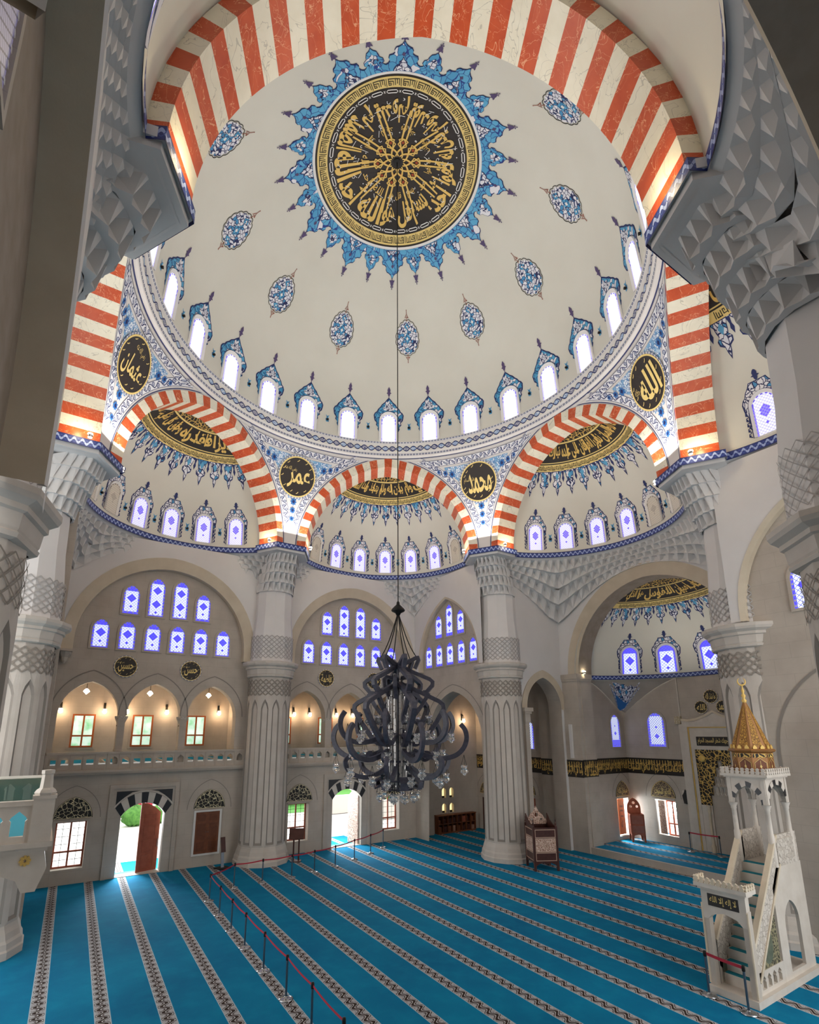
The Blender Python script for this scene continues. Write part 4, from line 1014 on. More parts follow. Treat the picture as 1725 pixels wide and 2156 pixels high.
def put_rot(proto, first, rz, name, locn=(0, 0, 0)):
    o = proto if first else copy_tree(proto)
    o.name = name; o.rotation_euler = (0, 0, rz); o.location = locn; return o
order = [60 + 15 * k for k in range(8, -9, -1)]
for i, az in enumerate(order):
    o = put_rot(proto, i == 0, radians(az), proto.name if i == 0 else wname())
    k = i + 1
    o['label'] = 'glowing arched window, number %d from the left round the dome foot' % k; o['category'] = 'window'; o['group'] = 'windows round the foot of the great dome'
# small round lamps between the dome windows
def dome_light(fn, mat='iron'):
    m = MB(); disc_on(fn, 0, 0, 0, .055, .10, 0, m, 12, 1); m.tube([fn(0, 0, .02), fn(0, 0, .10)], .055, 10)
    o = m.build('dome_spot', mat); m = MB(); m.poly([(-.07, -.12), (.07, -.12), (.10, .05), (.04, .12), (.10, .30), (0, .22), (-.10, .30), (-.04, .12), (-.10, .05)], fn, .012); m.build('painted_plaque', 'tile_blue', o); return o
pl = dome_light(lambda x, y, z=0.: dome_e(degrees(x / 8.85), y + .85, z))
for i, az in enumerate([67.5 + 15 * k for k in range(7, -9, -1)]):
    o = put_rot(pl, i == 0, radians(az), 'dome_spot')
    tag(o, 'dark spot lamp, number %d from the left between windows at the dome foot' % (i + 1), 'lamp', 'spot lamps between the dome windows')

# half dome windows: built at the origin, copied to each half dome
s0 = lambda x, y, z=0.: semi_y(0, degrees(x / 4.95), y + .05, z) - V((SO, 0, 0))
CK = dict(W=.46, H=1.50, tip=1.88, base=.40, wide=.64, last=2.25, bodymat='tile_white', finial='navy')
def leafborder(fn, o):
    m = MB()
    for s in (1, -1):
        for k in range(5):
            y = .12 + k * .19; x = s * .57
            m.ribbon([(x - s * .06, y - .07), (x + s * .03, y - .02), (x + s * .02, y + .07), (x - s * .05, y + .09)], .035, fn, .014); m.poly(circ(.035, 8, x + s * .005, y + .0), fn, .016)
        m.ribbon([(s * .485, 0), (s * .485, 1.05)], .022, fn, .014)
    m.build('painted_border', 'navy', o)
PW = {}
for g in ('glass_semi', 'glass_blind'):
    PW[g] = vault_window(s0, 'window_proto', g, w=.36, h=1.38, W=.45, H=1.50, crestkw=CK); leafborder(s0, PW[g])
used = set()
pos = {0: 'half dome on the prayer niche side', 60: 'half dome behind the chandelier', 120: 'half dome at the far left', 180: 'half dome behind the left striped bars', 300: 'half dome behind the right striped bars', 240: 'half dome overhead'}
for a, ths in ((60, (58, 38.6, 19.3, 0, -19.3, -38.6, -58)), (120, (58, 38.6, 19.3, 0, -19.3, -38.6, -58)), (0, (58, 38.6, 19.3, 0, -19.3, -38.6, -58)), (300, (38.6, 58, 19.3)), (240, (-58, -38.6))):
    N, _ = axis(a); n = 0
    for th in sorted(ths, reverse=True):
        g = 'glass_blind' if (a == 60 and abs(th) > 50) or (a == 120 and th > 10) or (a == 0 and th < -10) else 'glass_semi'
        o = put_rot(PW[g], g not in used, radians(a + th), wname(), N * SO); used.add(g); n += 1
        word = ('first', 'second', 'third', 'fourth', 'fifth', 'sixth', 'seventh')[n - 1]
        tag(o, ('blank stone-coloured' if g == 'glass_blind' else 'blue and white stained glass') + ' window, %s from the left in the %s' % (word, pos[a]), 'window', 'windows of the ' + pos[a], ST)
pl2 = dome_light(lambda x, y, z=0.: semi_y(0, degrees(x / 4.95), y + .62, z) - V((SO, 0, 0)))
first = True
for a in (60, 120, 0):
    N, _ = axis(a)
    for i, th in enumerate((48.3, 29, 9.6, -9.6, -29, -48.3)):
        o = put_rot(pl2, first, radians(a + th), 'dome_spot', N * SO); first = False
        tag(o, 'tiny dark spot lamp, %s from left in the %s' % (('first', 'second', 'third', 'fourth', 'fifth', 'sixth')[i], pos[a]), 'lamp', 'spot lamps of the half domes')
# apse dome windows
def apse_fn(th0): return lambda x, y, z=0.: apse_y(th0 + degrees(x / 4.2), y + .10, z)
for i, (th, g) in enumerate(((46, 'glass_semi'), (21, 'glass_semi'), (-6, 'glass_semi'), (-33, 'glass_semi'))):
    fnw = apse_fn(th); o = vault_window(fnw, wname(), 'glass', w=.40, h=1.42, W=.50, H=1.56, label='blue stained glass window %d from the left in the small half dome of the apse' % (i + 1), crestkw=dict(CK, W=.51, H=1.56, wide=.70)); leafborder(fnw, o); o['group'] = 'windows of the apse half dome'

# leaded windows in the wall arches
def wall_window(fn, x, z, w, h, label, glass='glass', rise=.5, group=None):
    f = lambda a, b, c=0.: fn(x + a, z + b, c)
    A, B = winshape(w, h, rise), [(-w - .10, -.09)] + arc2(w + .10, rise + .14, 7, 0, h - rise + .02) + [(w + .10, -.09)]
    m = MB(); m.add([f(*p, .05) for p in A] + [f(*p, .05) for p in B], [(i, i + 1, len(A) + i + 1, len(A) + i) for i in range(len(A) - 1)] + [(0, len(A), 2 * len(A) - 1, len(A) - 1)], 0)
    m.wallsides(B, f, 0, .05); m.wallsides(A, f, .012, .05)
    o = m.build(wname(), 'stone', kind=ST, label=label, cat='window'); tag(o, group=group)
    m = MB(); m.poly(A, f, .012, 0, (), 1 / w, (0, h)); m.build('pane', ('glass_tall' if h > 1.6 else 'glass') if glass == 'glass' else glass, o)
    m = MB(); r = w * .90                                                   # studs of the lead border
    L = [(-r, .08 + .18 * k) for k in range(int((h - rise) / .18))] + arc2(r, rise * .92, 4, 0, h - rise) + [(r, .08 + .18 * k) for k in range(int((h - rise) / .18))] + [(-r * .4, .08), (r * .4, .08)]
    for p in L: m.poly(circ(.035, 6, *p), f, .022)
    m.build('lead_studs', 'pale', o); o.children[-1]['kind'] = 'stuff'
    return o
def grid_windows(fn, xc, where, n6=True, w=.345, mir=1):
    sp = 1.12 if n6 else 1.03
    low = [-2.5, -1.5, -.5, .5, 1.5, 2.5] if n6 else [-2, -1, 0, 1, 2]; upr = [-1.5, -.5, .5, 1.5] if n6 else [-1, 0, 1]
    wd = ('first', 'second', 'third', 'fourth', 'fifth', 'sixth')
    for i, q in enumerate(low): wall_window(fn, xc + q * sp, 10.08, w, 1.33, 'blue and white leaded window, %s from the left in the lower row %s' % (wd[i], where), group='leaded windows ' + where)
    for i, q in enumerate(upr):
        tall = abs(q) < .6; wall_window(fn, xc + q * sp, 11.80, w, 1.92 if tall else 1.40, '%s blue and white leaded window, %s from the left in the upper row %s' % ('tall' if tall else 'short', wd[i], where), group='leaded windows ' + where)
grid_windows(WL, -5.25, 'of the left great arch'); grid_windows(WL, 5.2, 'of the great arch behind the chandelier'); grid_windows(XL, 0, 'of the narrow arch right of the chandelier', False, .32)
wall_window(XR, -.92, 10.02, .40, 1.45, 'blue leaded window at the right edge beside the near capital')
wall_window(NL, -1.0, 11.3, .36, 1.5, 'leaded window foreshortened at the extreme top left corner', 'glass_dim')
# apse windows
wall_window(AW, -2.70, 5.40, .50, 1.85, 'tall pointed blue-rimmed window left of the prayer niche', 'glass_apse', .55)
wall_window(AL, 18.35, 5.35, .42, 1.85, 'tall pointed window seen side on in the left wall of the apse', 'glass_apse', .55)
wall_window(CB, -8.55, 5.2, .50, 1.75, 'blue-rimmed pointed window glimpsed right of the back column', 'glass_apse', .55); wall_window(CB, -11.9, 5.2, .42, 1.75, 'blue-rimmed pointed window glimpsed left of the back column', 'glass_apse', .55)
# ground floor and gallery windows
def timber_window(fn, x, z, w, h, label, rows=3, mat='wood_red', depth=.34, ajar=0, group=None):
    f = lambda a, b, c=0.: fn(x + a, z + b, c - depth)
    m = MB(); t = .07; m.plate(rect(-w, w, 0, h), f, -.04, .04, 0, [rect(-w + t, -t / 2, t, h - t), rect(t / 2, w - t, t, h - t)])
    o = m.build(wname(), mat, kind=ST, label=label, cat='window'); tag(o, group=group)
    m = MB(); zb = h * .34; m.box(-w, w, zb - .035, zb + .035, -.05, .05, 0, f); m.build('crossbar', mat, o)
    m = MB()
    for s in (-1, 1):
        cx = s * (w / 2)
        m.ribbon([(cx, t), (cx, h - t)], .018, f, .0)
        for k in range(1, rows * 2): m.ribbon([(cx - w / 2 + .05, h * k / (rows * 2)), (cx + w / 2 - .05, h * k / (rows * 2))], .018, f, .0)
    m.build('glazing_bars', 'iron', o)
    m = MB().quad(f(-w, 0, -.01), f(w, 0, -.01), f(w, h, -.01), f(-w, h, -.01)); m.build('pane', 'glasspane', o)
    return o
for x, lab in ((-8.22, 'leaded timber window behind the platform balustrade'), (2.15, 'timber window right of the back left column'), (8.02, 'timber window right of the open door behind the chandelier')):
    timber_window(WL, x, .60, .58, 1.88, lab, 3, 'wood_red', .40)
for key, xs in GX.items():
    for k, x in enumerate(xs):
        m = MB(); F = frame((x, 16.4, 5.5), (1, 0, 0), (0, 0, 1), (0, -1, 0))
        o = m.plate(rect(-.5, .5, 0, 1.62), F, .0, .06, 0, [rect(-.42, -.04, .08, .52), rect(.04, .42, .08, .52), rect(-.42, -.04, .60, 1.54), rect(.04, .42, .60, 1.54)]).build(wname(), 'wood_orange', kind=ST,
            label='orange timber gallery window, %s of three, %s' % (('left', 'middle', 'right')[k], 'in the left gallery' if key < 0 else 'in the gallery behind the chandelier'), cat='window')
        m = MB(); m.quad(F(-.5, 0, .01), F(.5, 0, .01), F(.5, 1.62, .01), F(-.5, 1.62, .01)); m.build('pane', 'garden_glass', o)
        m = MB(); m.plate(rect(-.62, .62, -.1, 1.74), F, -.01, .03, 0, [rect(-.5, .5, 0, 1.62)]); m.build('casing', 'stone', o)
# ------------------------------------------------------------------ painting on the great dome
pol = lambda a, r, z=0.: dome_r(a, r, z)                   # a degrees, r metres
def annulus(name, r0, r1, off, mat, fnr=pol, n=144, nr=2, a0=0, a1=360, parent=ceil, **kw):
    m = MB().grid(lambda u, v: fnr(a0 + (a1 - a0) * u, r0 + (r1 - r0) * v, off), n, nr, 0, lambda u, v: (radians(a1 - a0) * u * r1, 2 * v - 1)); return m.build(name, mat, parent, smooth=True, **kw)
annulus('painted_disc', .0, 3.44, .012, 'black', nr=14)
annulus('white_ring', 3.44, 3.56, .014, 'wpaint'); annulus('gold_ring', 2.94, 3.36, .024, 'goldflat', nr=3)
# square kufic band in black on the gold ring
m = MB(); NU = 36
for i in range(NU):
    a0 = 360 / NU * i; S = 360 / NU / 12.
    def K(x0, y0, x1, y1): m.grid(lambda u, v, x0=x0, y0=y0, x1=x1, y1=y1: pol(a0 - (x0 + (x1 - x0) * u) * S, 3.30 - (y0 + (y1 - y0) * v) * .05, .034), 2, 1)
    K(.2, .3, .7, 6.4)
    K(1.6, .4, 10.9, 1.0)
    for x in (1.6, 3.3, 5.0): K(x, .4, x + .55, 5.6 if x != 3.3 else 4.4)
    K(6.6, 2.2, 11.0, 2.8); K(6.6, 2.2, 7.1, 5.6); K(8.4, 3.6, 8.9, 5.6); K(10.4, .4, 10.95, 5.6); K(8.4, 5.0, 10.9, 5.6); K(8.4, 3.6, 10.9, 4.1)
m.build('kufic_band', 'ink', ceil)
m = MB(); NC = 30                                          # pale chain ring
for i in range(NC):
    a0 = 360 / NC * i; S = 360 / NC
    f = lambda x, y, z=0., a0=a0, S=S: pol(a0 + x * S, 2.79 + y, z)
    hx = [(.06, 0), (.16, .055), (.70, .055), (.80, 0), (.70, -.055), (.16, -.055)]
    for p, q in zip(hx, hx[1:] + hx[:1]):
        P = [(p[0] + (q[0] - p[0]) * t / 3, p[1] + (q[1] - p[1]) * t / 3) for t in range(4)]
        nrm = .018
        m.add([f(x, y - nrm, .03) for x, y in P] + [f(x, y + nrm, .03) for x, y in P], [(k, k + 1, 5 + k, 4 + k) for k in range(3)])
        if abs(p[1] - q[1]) > .01: m.add([f(p[0] - .012, p[1], .031), f(p[0] + .012, p[1], .031), f(q[0] + .012, q[1], .031), f(q[0] - .012, q[1], .031)], [(0, 1, 2, 3)])
    m.add([f(.86, -.045, .03), f(.90, -.045, .03), f(1.0, .045, .03), f(.96, .045, .03)], [(0, 1, 2, 3)]); m.add([f(.96, -.045, .031), f(1.0, -.045, .031), f(.90, .045, .031), f(.86, .045, .031)], [(0, 1, 2, 3)])
m.build('chain_ring', 'wpaint', ceil)
# the verse round the disc, letters standing on the outer edge, long strokes running to the centre knot
m = MB()
VERSE = []; _a = 38.
for _w, _s in (('قل هو', 38), ('الله', 30), ('أحد', 28), ('الله', 30), ('الصمد', 34), ('لم يلد', 34), ('ولم يولد', 40), ('ولم يكن', 36), ('له كفوا', 38), ('أحد', 28), ('بسم', 24)): VERSE.append((_w, _a + _s / 2, _s)); _a += _s
for k, (w, a0, span) in enumerate(VERSE):
    g = fit(glyphs(w, .035, .12), 1, 1)
    m.mesh(g, lambda x, y, z=0., a0=a0, span=span: pol(a0 - x * span * .97, 2.12 - y * 1.08, z), .03)
    m.mesh(fit(glyphs(w, .01, .12), 1, 1), lambda x, y, z=0., a0=a0, span=span: pol(a0 + 4 - x * span * .62, 1.36 - y * .34, z), .033)
for k in range(10):                                        # paired radial strokes
    a0 = 38 + 36 * k
    for s in (-1, 1):
        P = [(a0 + s * (3.6 - 1.2 * t / 8) * (1 + .5 * (1 - t / 8)) * (1 if t < 8 else 1), .98 + 1.15 * t / 8) for t in range(9)]
        for (A, R), (B, Q) in zip(P, P[1:]):
            w = .035; m.add([pol(A - degrees(w / R), R, .034), pol(A + degrees(w / R), R, .034), pol(B + degrees(w / Q), Q, .034), pol(B - degrees(w / Q), Q, .034)], [(0, 1, 2, 3)])
m.build('calligraphy', 'gold', ceil)
m = MB(); rnd = random.Random(3)
for k in range(150):                                       # vowel marks
    a, r = rnd.random() * 360, 1.1 + rnd.random() * 1.45; t = rnd.random() * 6.28; l = .05 + .05 * rnd.random()
    f = lambda x, y, z=0., a=a, r=r: pol(a + degrees(x / r), r + y, z)
    if k % 3 == 0: m.ribbon([rot2((-l * 1.6, 0), t), rot2((l * 1.6, 0), t)], .022, f, .032)
    elif k % 3 == 1: m.ribbon([rot2(p, t) for p in ((-l, 0), (-l * .2, l * .5), (l * .5, 0), (l * .2, -l))], .024, f, .032)
    else: m.poly([rot2(p, t) for p in ((-.03, 0), (0, -.03), (.03, 0), (0, .03))], f, .032)
m.build('vowel_marks', 'wpaint', ceil)
# interlaced knot at the crown
m = MB(); n = 10; mb = MB()
for i in range(n):
    a0 = 38 + 36 * i
    for s in (-1, 1):
        P = [(.26, a0 - s * 30), (.62, a0 + s * 2), (.93, a0 + s * 12), (.98, a0), (.74, a0 - s * 14), (.45, a0 + s * 10), (.28, a0 + s * 28)]
        pts = []
        for (r0, b0), (r1, b1) in zip(P, P[1:]):
            for t in range(5): q = t / 5; pts.append(((r0 + (r1 - r0) * q) * cos(radians(b0 + (b1 - b0) * q)), (r0 + (r1 - r0) * q) * sin(radians(b0 + (b1 - b0) * q))))
        m.ribbon(pts, .05, lambda x, y, z=0.: pol(degrees(atan2(y, x)), hypot(x, y), z), .04)
    for r, sz in ((.83, .075), (.52, .06)):
        f = lambda x, y, z=0., a0=a0, r=r: pol(a0 + degrees(x / r), r + y, z)
        mb.poly([(-sz, 0), (0, -sz), (sz, 0), (0, sz)], f, .038)
m.build('knot', 'gold', ceil); mb.build('knot_lozenges', 'brick', ceil)
annulus('chain_hole', 0, .16, .045, 'ink', n=24)
# sunburst of tilework
def star_piece(pts, off, mat, name, rep, parent=ceil, **kw):
    m = MB()
    for k in range(12):
        a0 = 60 + 30 * k + rep
        m.poly([(x, y) for x, y in pts], lambda x, y, z=0., a0=a0: pol(a0 + x, y, z), off, uvs=(.072, 1.), uvo=(-40 * k, 0), sub=(3.0, .4))
    o = m.build(name, mat, parent); return o
big = half([(0, 4.66), (1.0, 4.50), (2.2, 4.40), (3.7, 4.36), (4.3, 4.26), (3.7, 4.14), (4.7, 4.06), (6.0, 4.05), (6.4, 3.96), (5.8, 3.88), (6.6, 3.80), (8.0, 3.76), (9.4, 3.80), (10.4, 3.86), (10.8, 3.74), (10.4, 3.60), (10.6, 3.54)])
big = big[:16] + [(10.8, 3.54), (-10.8, 3.54)] + [p for p in big[17:] if p[0] < 0]
big = [(x, y) for x, y in [(0, 4.70), (.9, 4.54), (2.2, 4.46), (3.6, 4.42), (4.4, 4.32), (4.2, 4.22), (5.4, 4.16), (6.9, 4.14), (7.5, 4.02), (7.0, 3.93), (7.9, 3.84), (9.3, 3.80), (10.6, 3.84), (11.6, 3.92), (12.6, 3.90), (13.6, 3.82), (15.0, 3.80)]]
bigp = big + [(15.0, 3.55)] + [(15 - 30 * t / 12, 3.55) for t in range(1, 12)] + [(-15.0, 3.55)] + [(-x, y) for x, y in big[::-1] if x > 0]
star_piece([(x, y + (.035 if y > 3.56 else 0)) for x, y in bigp], .016, 'navy', 'sunburst_outline', 0)
star_piece([(x * .965 if abs(x) < 14 else x, y) for x, y in bigp], .026, 'tile_sky', 'sunburst_tiles', 0)
small = half([(0, 4.52), (.9, 4.42), (2.2, 4.36), (2.9, 4.24), (3.2, 4.14), (4.6, 4.08), (5.0, 3.96), (4.2, 3.90), (3.0, 3.98), (2.4, 3.92), (2.6, 3.82), (1.6, 3.74)])
star_piece([(x * 1.07, 4.1 + (y - 4.1) * 1.07) for x, y in small], .018, 'navy', 'sunburst_outline', 15); star_piece(small, .028, 'tile_sky', 'sunburst_tiles', 15)
star_piece([(x * .55, 4.05 + (y - 4.05) * .55) for x, y in small], .036, 'tile_white', 'pale_hearts', 15)
star_piece(half([(0, 4.12), (.8, 3.98), (2.1, 3.92), (2.3, 3.82), (4.0, 3.76), (5.2, 3.64), (5.4, 3.57)]), .034, 'navy', 'pale_hearts', 0); star_piece(half([(0, 4.06), (.7, 3.96), (1.8, 3.90), (2.0, 3.80), (3.6, 3.73), (4.7, 3.63), (4.9, 3.58)]), .042, 'tile_white', 'pale_hearts', 0)
star_piece([(-.9, 4.2), (0, 4.11), (.9, 4.2), (0, 4.29)], .036, 'purple', 'plum_lozenges', 0)
def fin(a, r0, s, fnr, m, off=.03):
    f = lambda x, y, z=0.: fnr(a + degrees(x / r0), r0 + y, z)
    m.ribbon([(0, 0), (0, .12 * s)], .025 * s, f, off); m.poly([(-.09 * s, .18 * s), (-.03 * s, .10 * s), (.03 * s, .10 * s), (.09 * s, .18 * s), (.06 * s, .30 * s), (0, .36 * s), (-.06 * s, .30 * s)], f, off)
    m.ribbon([(0, .34 * s), (0, .46 * s)], .022 * s, f, off); m.poly(circ(.022 * s, 8, 0, .47 * s), f, off + .004)
    for q in (1, -1): m.poly([(q * .05 * s, .12 * s), (q * .13 * s, .10 * s), (q * .10 * s, .20 * s)], f, off + .002); m.poly([(q * .02 * s, .33 * s), (q * .08 * s, .38 * s), (q * .03 * s, .42 * s)], f, off + .002)
m = MB()
for k in range(12): fin(60 + 30 * k, 4.64, .95, pol, m); fin(75 + 30 * k, 4.50, .95, pol, m)
m.build('finials', 'purple', ceil)
# oval medallions
def oval(az):
    f = lambda x, y, z=0.: dome_r(az + degrees(x / 6.86), 6.86 - y * (.62 + y * .07), z)
    L = lobed(.56, .84, 16, .07, 96); L = [(x, y * (1 + .0)) for x, y in L]
    m = MB(); m.ribbon(scaled(L, 1.06), .03, f, .016, 0, True); o = m.build('painted_oval', 'ink', ceil)
    m = MB().grid(lambda u, v: f(L[int(round(u * 96)) % 96][0] * v * .98, L[int(round(u * 96)) % 96][1] * v * .98, .014), 96, 5, 0, lambda u, v: (L[int(round(u * 96)) % 96][0] * v, L[int(round(u * 96)) % 96][1] * v)); m.build('oval_tiles', 'tile_white', o)
    m = MB()
    for y, w, h in ((0, .20, .30), (.62, .16, .16), (-.62, .16, .16)): m.poly([(-w, y), (0, y - h), (w, y), (0, y + h)], f, .026)
    m.build('oval_blue', 'tile_blue', o); m = MB()
    for y, w, h in ((0, .07, .10), (.62, .05, .05), (-.62, .05, .05)): m.poly([(-w, y), (0, y - h), (w, y), (0, y + h)], f, .034)
    m.build('oval_hearts', 'wpaint', o)
    m = MB()
    for s in (1, -1):
        g = lambda x, y, z=0., s=s: f(x, s * (.86 + y), z)
        m.ribbon([(0, 0), (0, .16)], .03, g, .02); m.ribbon([(-.10, .16), (-.04, .26), (0, .36), (.04, .26), (.10, .16), (0, .20), (-.10, .16)], .032, g, .02); m.ribbon([(0, .34), (0, .50)], .026, g, .02); m.poly(circ(.024, 8, 0, .52), g, .024)
    m.build('oval_finials', 'rust', o)
for k in range(12): oval(52.2 + 30 * k)
for o in [q for q in COL.objects if q.name.startswith('painted_oval')]: pass

# ------------------------------------------------------------------ gilded discs of the half domes
STXT = {60: ['السموات والأرض', 'ولم يتخذ ولدا', 'ولم يكن له', 'الذي'], 120: ['شريك في الملك', 'وخلق كل شيء', 'فقدره', 'تقديرا'], 0: ['تبارك الذي نزل', 'الفرقان على عبده', 'للعالمين نذيرا', 'الذي له ملك'], 300: ['الملك لله', 'الواحد القهار', 'الله', 'هو'], }
def gilded(a, parent, fnr, words, rs=1.0):
    lim = lambda r: degrees(acos(min(1., 1.04 / max(r, 1.0401))))
    def A(name, r0, r1, off, mat, n=64, nr=3):
        r0 = max(r0, 1.05)
        MB().grid(lambda u, v: fnr((2 * u - 1) * lim(r0 + (r1 - r0) * v), (r0 + (r1 - r0) * v) * rs, off), n, nr, 0, lambda u, v: (radians((2 * u - 1) * lim(r0 + (r1 - r0) * v)) * (r0 + (r1 - r0) * v), (r0 + (r1 - r0) * v) if mat == 'tile_gold' else 2 * v - 1)).build(name, mat, parent, smooth=True)
    A('painted_disc', 0, 3.30, .014, 'black', nr=8); A('gold_ring', 3.02, 3.30, .026, 'goldflat', 96, 2); A('gold_line', 2.93, 2.97, .026, 'goldflat', 96, 1); A('gold_line', 1.98, 2.06, .026, 'goldflat', 96, 1)
    A('gold_tracery', 0, 1.96, .020, 'tile_gold', 96, 6)
    m = MB(); NU = 18
    for i in range(NU):
        a0 = -72 + 144 / NU * i; S = 144 / NU / 12
        def K(x0, y0, x1, y1): m.grid(lambda u, v: fnr(a0 - (x0 + (x1 - x0) * u) * S, (3.27 - (y0 + (y1 - y0) * v) * .034) * rs, .036), 1, 1)
        K(.2, .5, .9, 6.5); K(1.8, .5, 6.2, 1.3); K(1.8, .5, 2.5, 5.5); K(3.6, .5, 4.3, 4.5); K(5.4, .5, 6.1, 5.5); K(7.2, 1.4, 11.2, 2.1); K(7.2, 1.4, 7.9, 5.5); K(7.2, 4.8, 9.4, 5.5); K(8.8, 3.2, 9.4, 5.5); K(10.5, .5, 11.2, 5.5)
    m.build('kufic_band', 'ink', parent)
    m = MB(); nw = len(words); span = 150 / nw
    for k, w in enumerate(words):
        th = 75 - span * (k + .5)
        g = fit(glyphs(w, .03, .12), 1, 1); m.mesh(g, lambda x, y, z=0., th=th: fnr(th - x * span * .96, (2.50 - y * .80) * rs, z), .032)
        for q in range(3):
            t0 = th - span * (.5 - (q + .5) / 3) * .9
            for i in range(4):
                r0, r1 = 2.10 + .16 * i, 2.10 + .16 * (i + 1); w2 = .028
                m.add([fnr(t0 - degrees(w2 / r0), r0 * rs, .036), fnr(t0 + degrees(w2 / r0), r0 * rs, .036), fnr(t0 + degrees(w2 / r1), r1 * rs, .036), fnr(t0 - degrees(w2 / r1), r1 * rs, .036)], [(0, 1, 2, 3)])
    m.build('calligraphy', 'gold', parent)
    mo, mi, mh = MB(), MB(), MB()
    pet = half([(0, 4.14), (.9, 4.00), (1.2, 3.90), (3.0, 3.84), (3.4, 3.74), (2.2, 3.66), (2.8, 3.56), (3.2, 3.44), (4.2, 3.36), (4.4, 3.30)])
    for k in range(-7, 8):
        t0 = k * 10.6
        f = lambda x, y, z=0., t0=t0: fnr(t0 + x, y * rs, z)
        mo.poly([(x * 1.06, 3.6 + (y - 3.6) * 1.05) for x, y in pet], f, .014, uvs=(.065, 1.), sub=(4, .4)); mi.poly([(x * .90, 3.6 + (y - 3.6) * .92) for x, y in pet], f, .022, uvs=(.065, 1.), uvo=(-9 * k, 0), sub=(4, .4))
        mh.poly([(-1.6, 3.5), (0, 3.36), (1.6, 3.5), (0, 3.66)], f, .03)
        g = lambda x, y, z=0., t0=t0: fnr(t0 + 5.6 + x, y * rs, z)
        mo.poly([(-1.1, 3.32), (-.5, 3.50), (-1.0, 3.60), (0, 3.74), (1.0, 3.60), (.5, 3.50), (1.1, 3.32)], g, .014)
    mo.build('petal_outlines', 'navy', parent); mi.build('petals', 'tile_white', parent); mh.build('petal_hearts', 'sky', parent)
for a in (60, 120, 0, 300): gilded(a, HALF[a], lambda t, r, off=0., a=a: semi(a, t, r, off), STXT[a])
gilded(0, HALF['apse'], lambda t, r, off=0.: apse(t, r / 5.0, off), ['هو الذي خلق', 'النفوس', 'كتاب مبين', 'الرحمن'], 1.0)
# blue petals glimpsed on the half dome overhead
# ------------------------------------------------------------------ chandelier
ch = empty('chandelier', (0, 0, 4.0), 0, 'great dark bronze chandelier with glass lamps hanging on a long cable from the dome', 'chandelier')
Z0 = 4.0
MB().tube([(0, 0, 6.2), (0, 0, 29.86 - Z0)], .017, 8).build('suspension_cable', 'iron', ch)
MB().lathe([(.02, 6.62), (.05, 6.58), (.06, 6.50), (.20, 6.36), (.24, 6.30), (.22, 6.26), (.10, 6.20), (.05, 6.1), (0, 6.08)], n=20).build('finial_cap', 'iron', ch, smooth=True)
PTH = 15
def sector(k, n, ph=0.): a = radians(PTH + ph) + 2 * PI * k / n; return V((cos(a), sin(a), 0)), V((-sin(a), cos(a), 0))
for k in range(6):
    d, t = sector(k, 6)
    m = MB(); top = V((0, 0, 6.24)); e = d * .62 + V((0, 0, 4.66)); m.tube([top.lerp(e, s) - V((0, 0, .30 * sin(PI * s) * .6)) for s in [i / 10 for i in range(11)]], .018, 6); m.build('support_chain', 'iron', ch)
def bars(name, prof, n, ph, w=.13, h=.10, mat='chand', gk=1.12):
    for k in range(n):
        d, t = sector(k, n, ph); MB().barpath([d * r + V((0, 0, z - Z0)) for r, z in prof], w * gk, h * gk, 0, t).build(name, mat, ch)
rnd8 = lambda P: P
bars('star_bar', [(.04, 8.36), (.60, 8.64), (.68, 8.66), (.70, 8.58), (.56, 8.28)], 6, 0, .12, .10)
bars('shoulder_bar', [(.03, 8.42), (.56, 8.14), (1.06, 7.92), (1.15, 7.84), (1.14, 7.72), (.96, 7.52), (.84, 7.50)], 6, 0, .13, .11)
bars('inner_bar', [(.05, 7.95), (.42, 8.02), (.50, 7.94), (.48, 7.70), (.30, 7.30)], 6, 30, .11, .09)
bars('frame_bar', [(.05, 7.82), (.50, 7.62), (1.36, 7.20), (1.48, 7.10), (1.50, 6.96), (1.24, 6.52), (.86, 6.02), (.66, 5.86)], 6, 0, .14, .12)
bars('frame_return', [(1.02, 7.48), (.80, 7.10), (.52, 6.74), (.50, 6.60), (.60, 6.52), (.86, 6.60), (1.06, 6.62)], 6, 0, .12, .10)
def cs(P, n=5):
    out = []
    for i in range(len(P) - 1):
        p0, p1, p2, p3 = P[max(0, i - 1)], P[i], P[i + 1], P[min(len(P) - 1, i + 2)]
        for j in range(n):
            s = j / n; out.append(tuple(.5 * ((2 * b) + (c - a) * s + (2 * a - 5 * b + 4 * c - d_) * s * s + (-a + 3 * b - 3 * c + d_) * s ** 3) for a, b, c, d_ in zip(p0, p1, p2, p3)))
    return out + [P[-1]]
UP = cs([(.45, 6.15), (.75, 6.02), (1.10, 5.92), (1.50, 5.95), (1.78, 6.12), (1.92, 6.40), (1.90, 6.68), (1.78, 6.88)])
MD = cs([(.50, 5.66), (.85, 5.52), (1.35, 5.42), (1.80, 5.50), (2.08, 5.72), (2.20, 6.02), (2.16, 6.30), (2.02, 6.48)])
LO = cs([(.35, 5.20), (.62, 5.00), (1.00, 4.86), (1.40, 4.92), (1.66, 5.10), (1.74, 5.36), (1.62, 5.50)])
CU = cs([(.40, 6.34), (.34, 6.10), (.42, 5.88), (.60, 5.84), (.72, 5.96), (.68, 6.12), (.54, 6.14), (.50, 6.04)])
CU2 = cs([(.60, 5.60), (.80, 5.36), (.98, 5.42), (.98, 5.58), (.84, 5.60)])
bars('upper_arm', UP, 6, 30, .10, .13); bars('middle_arm', MD, 6, 0, .10, .13); bars('lower_arm', LO, 6, 30, .10, .12); bars('scroll', CU, 6, 0, .12, .10); bars('small_scroll', CU2, 6, 15, .12, .09)
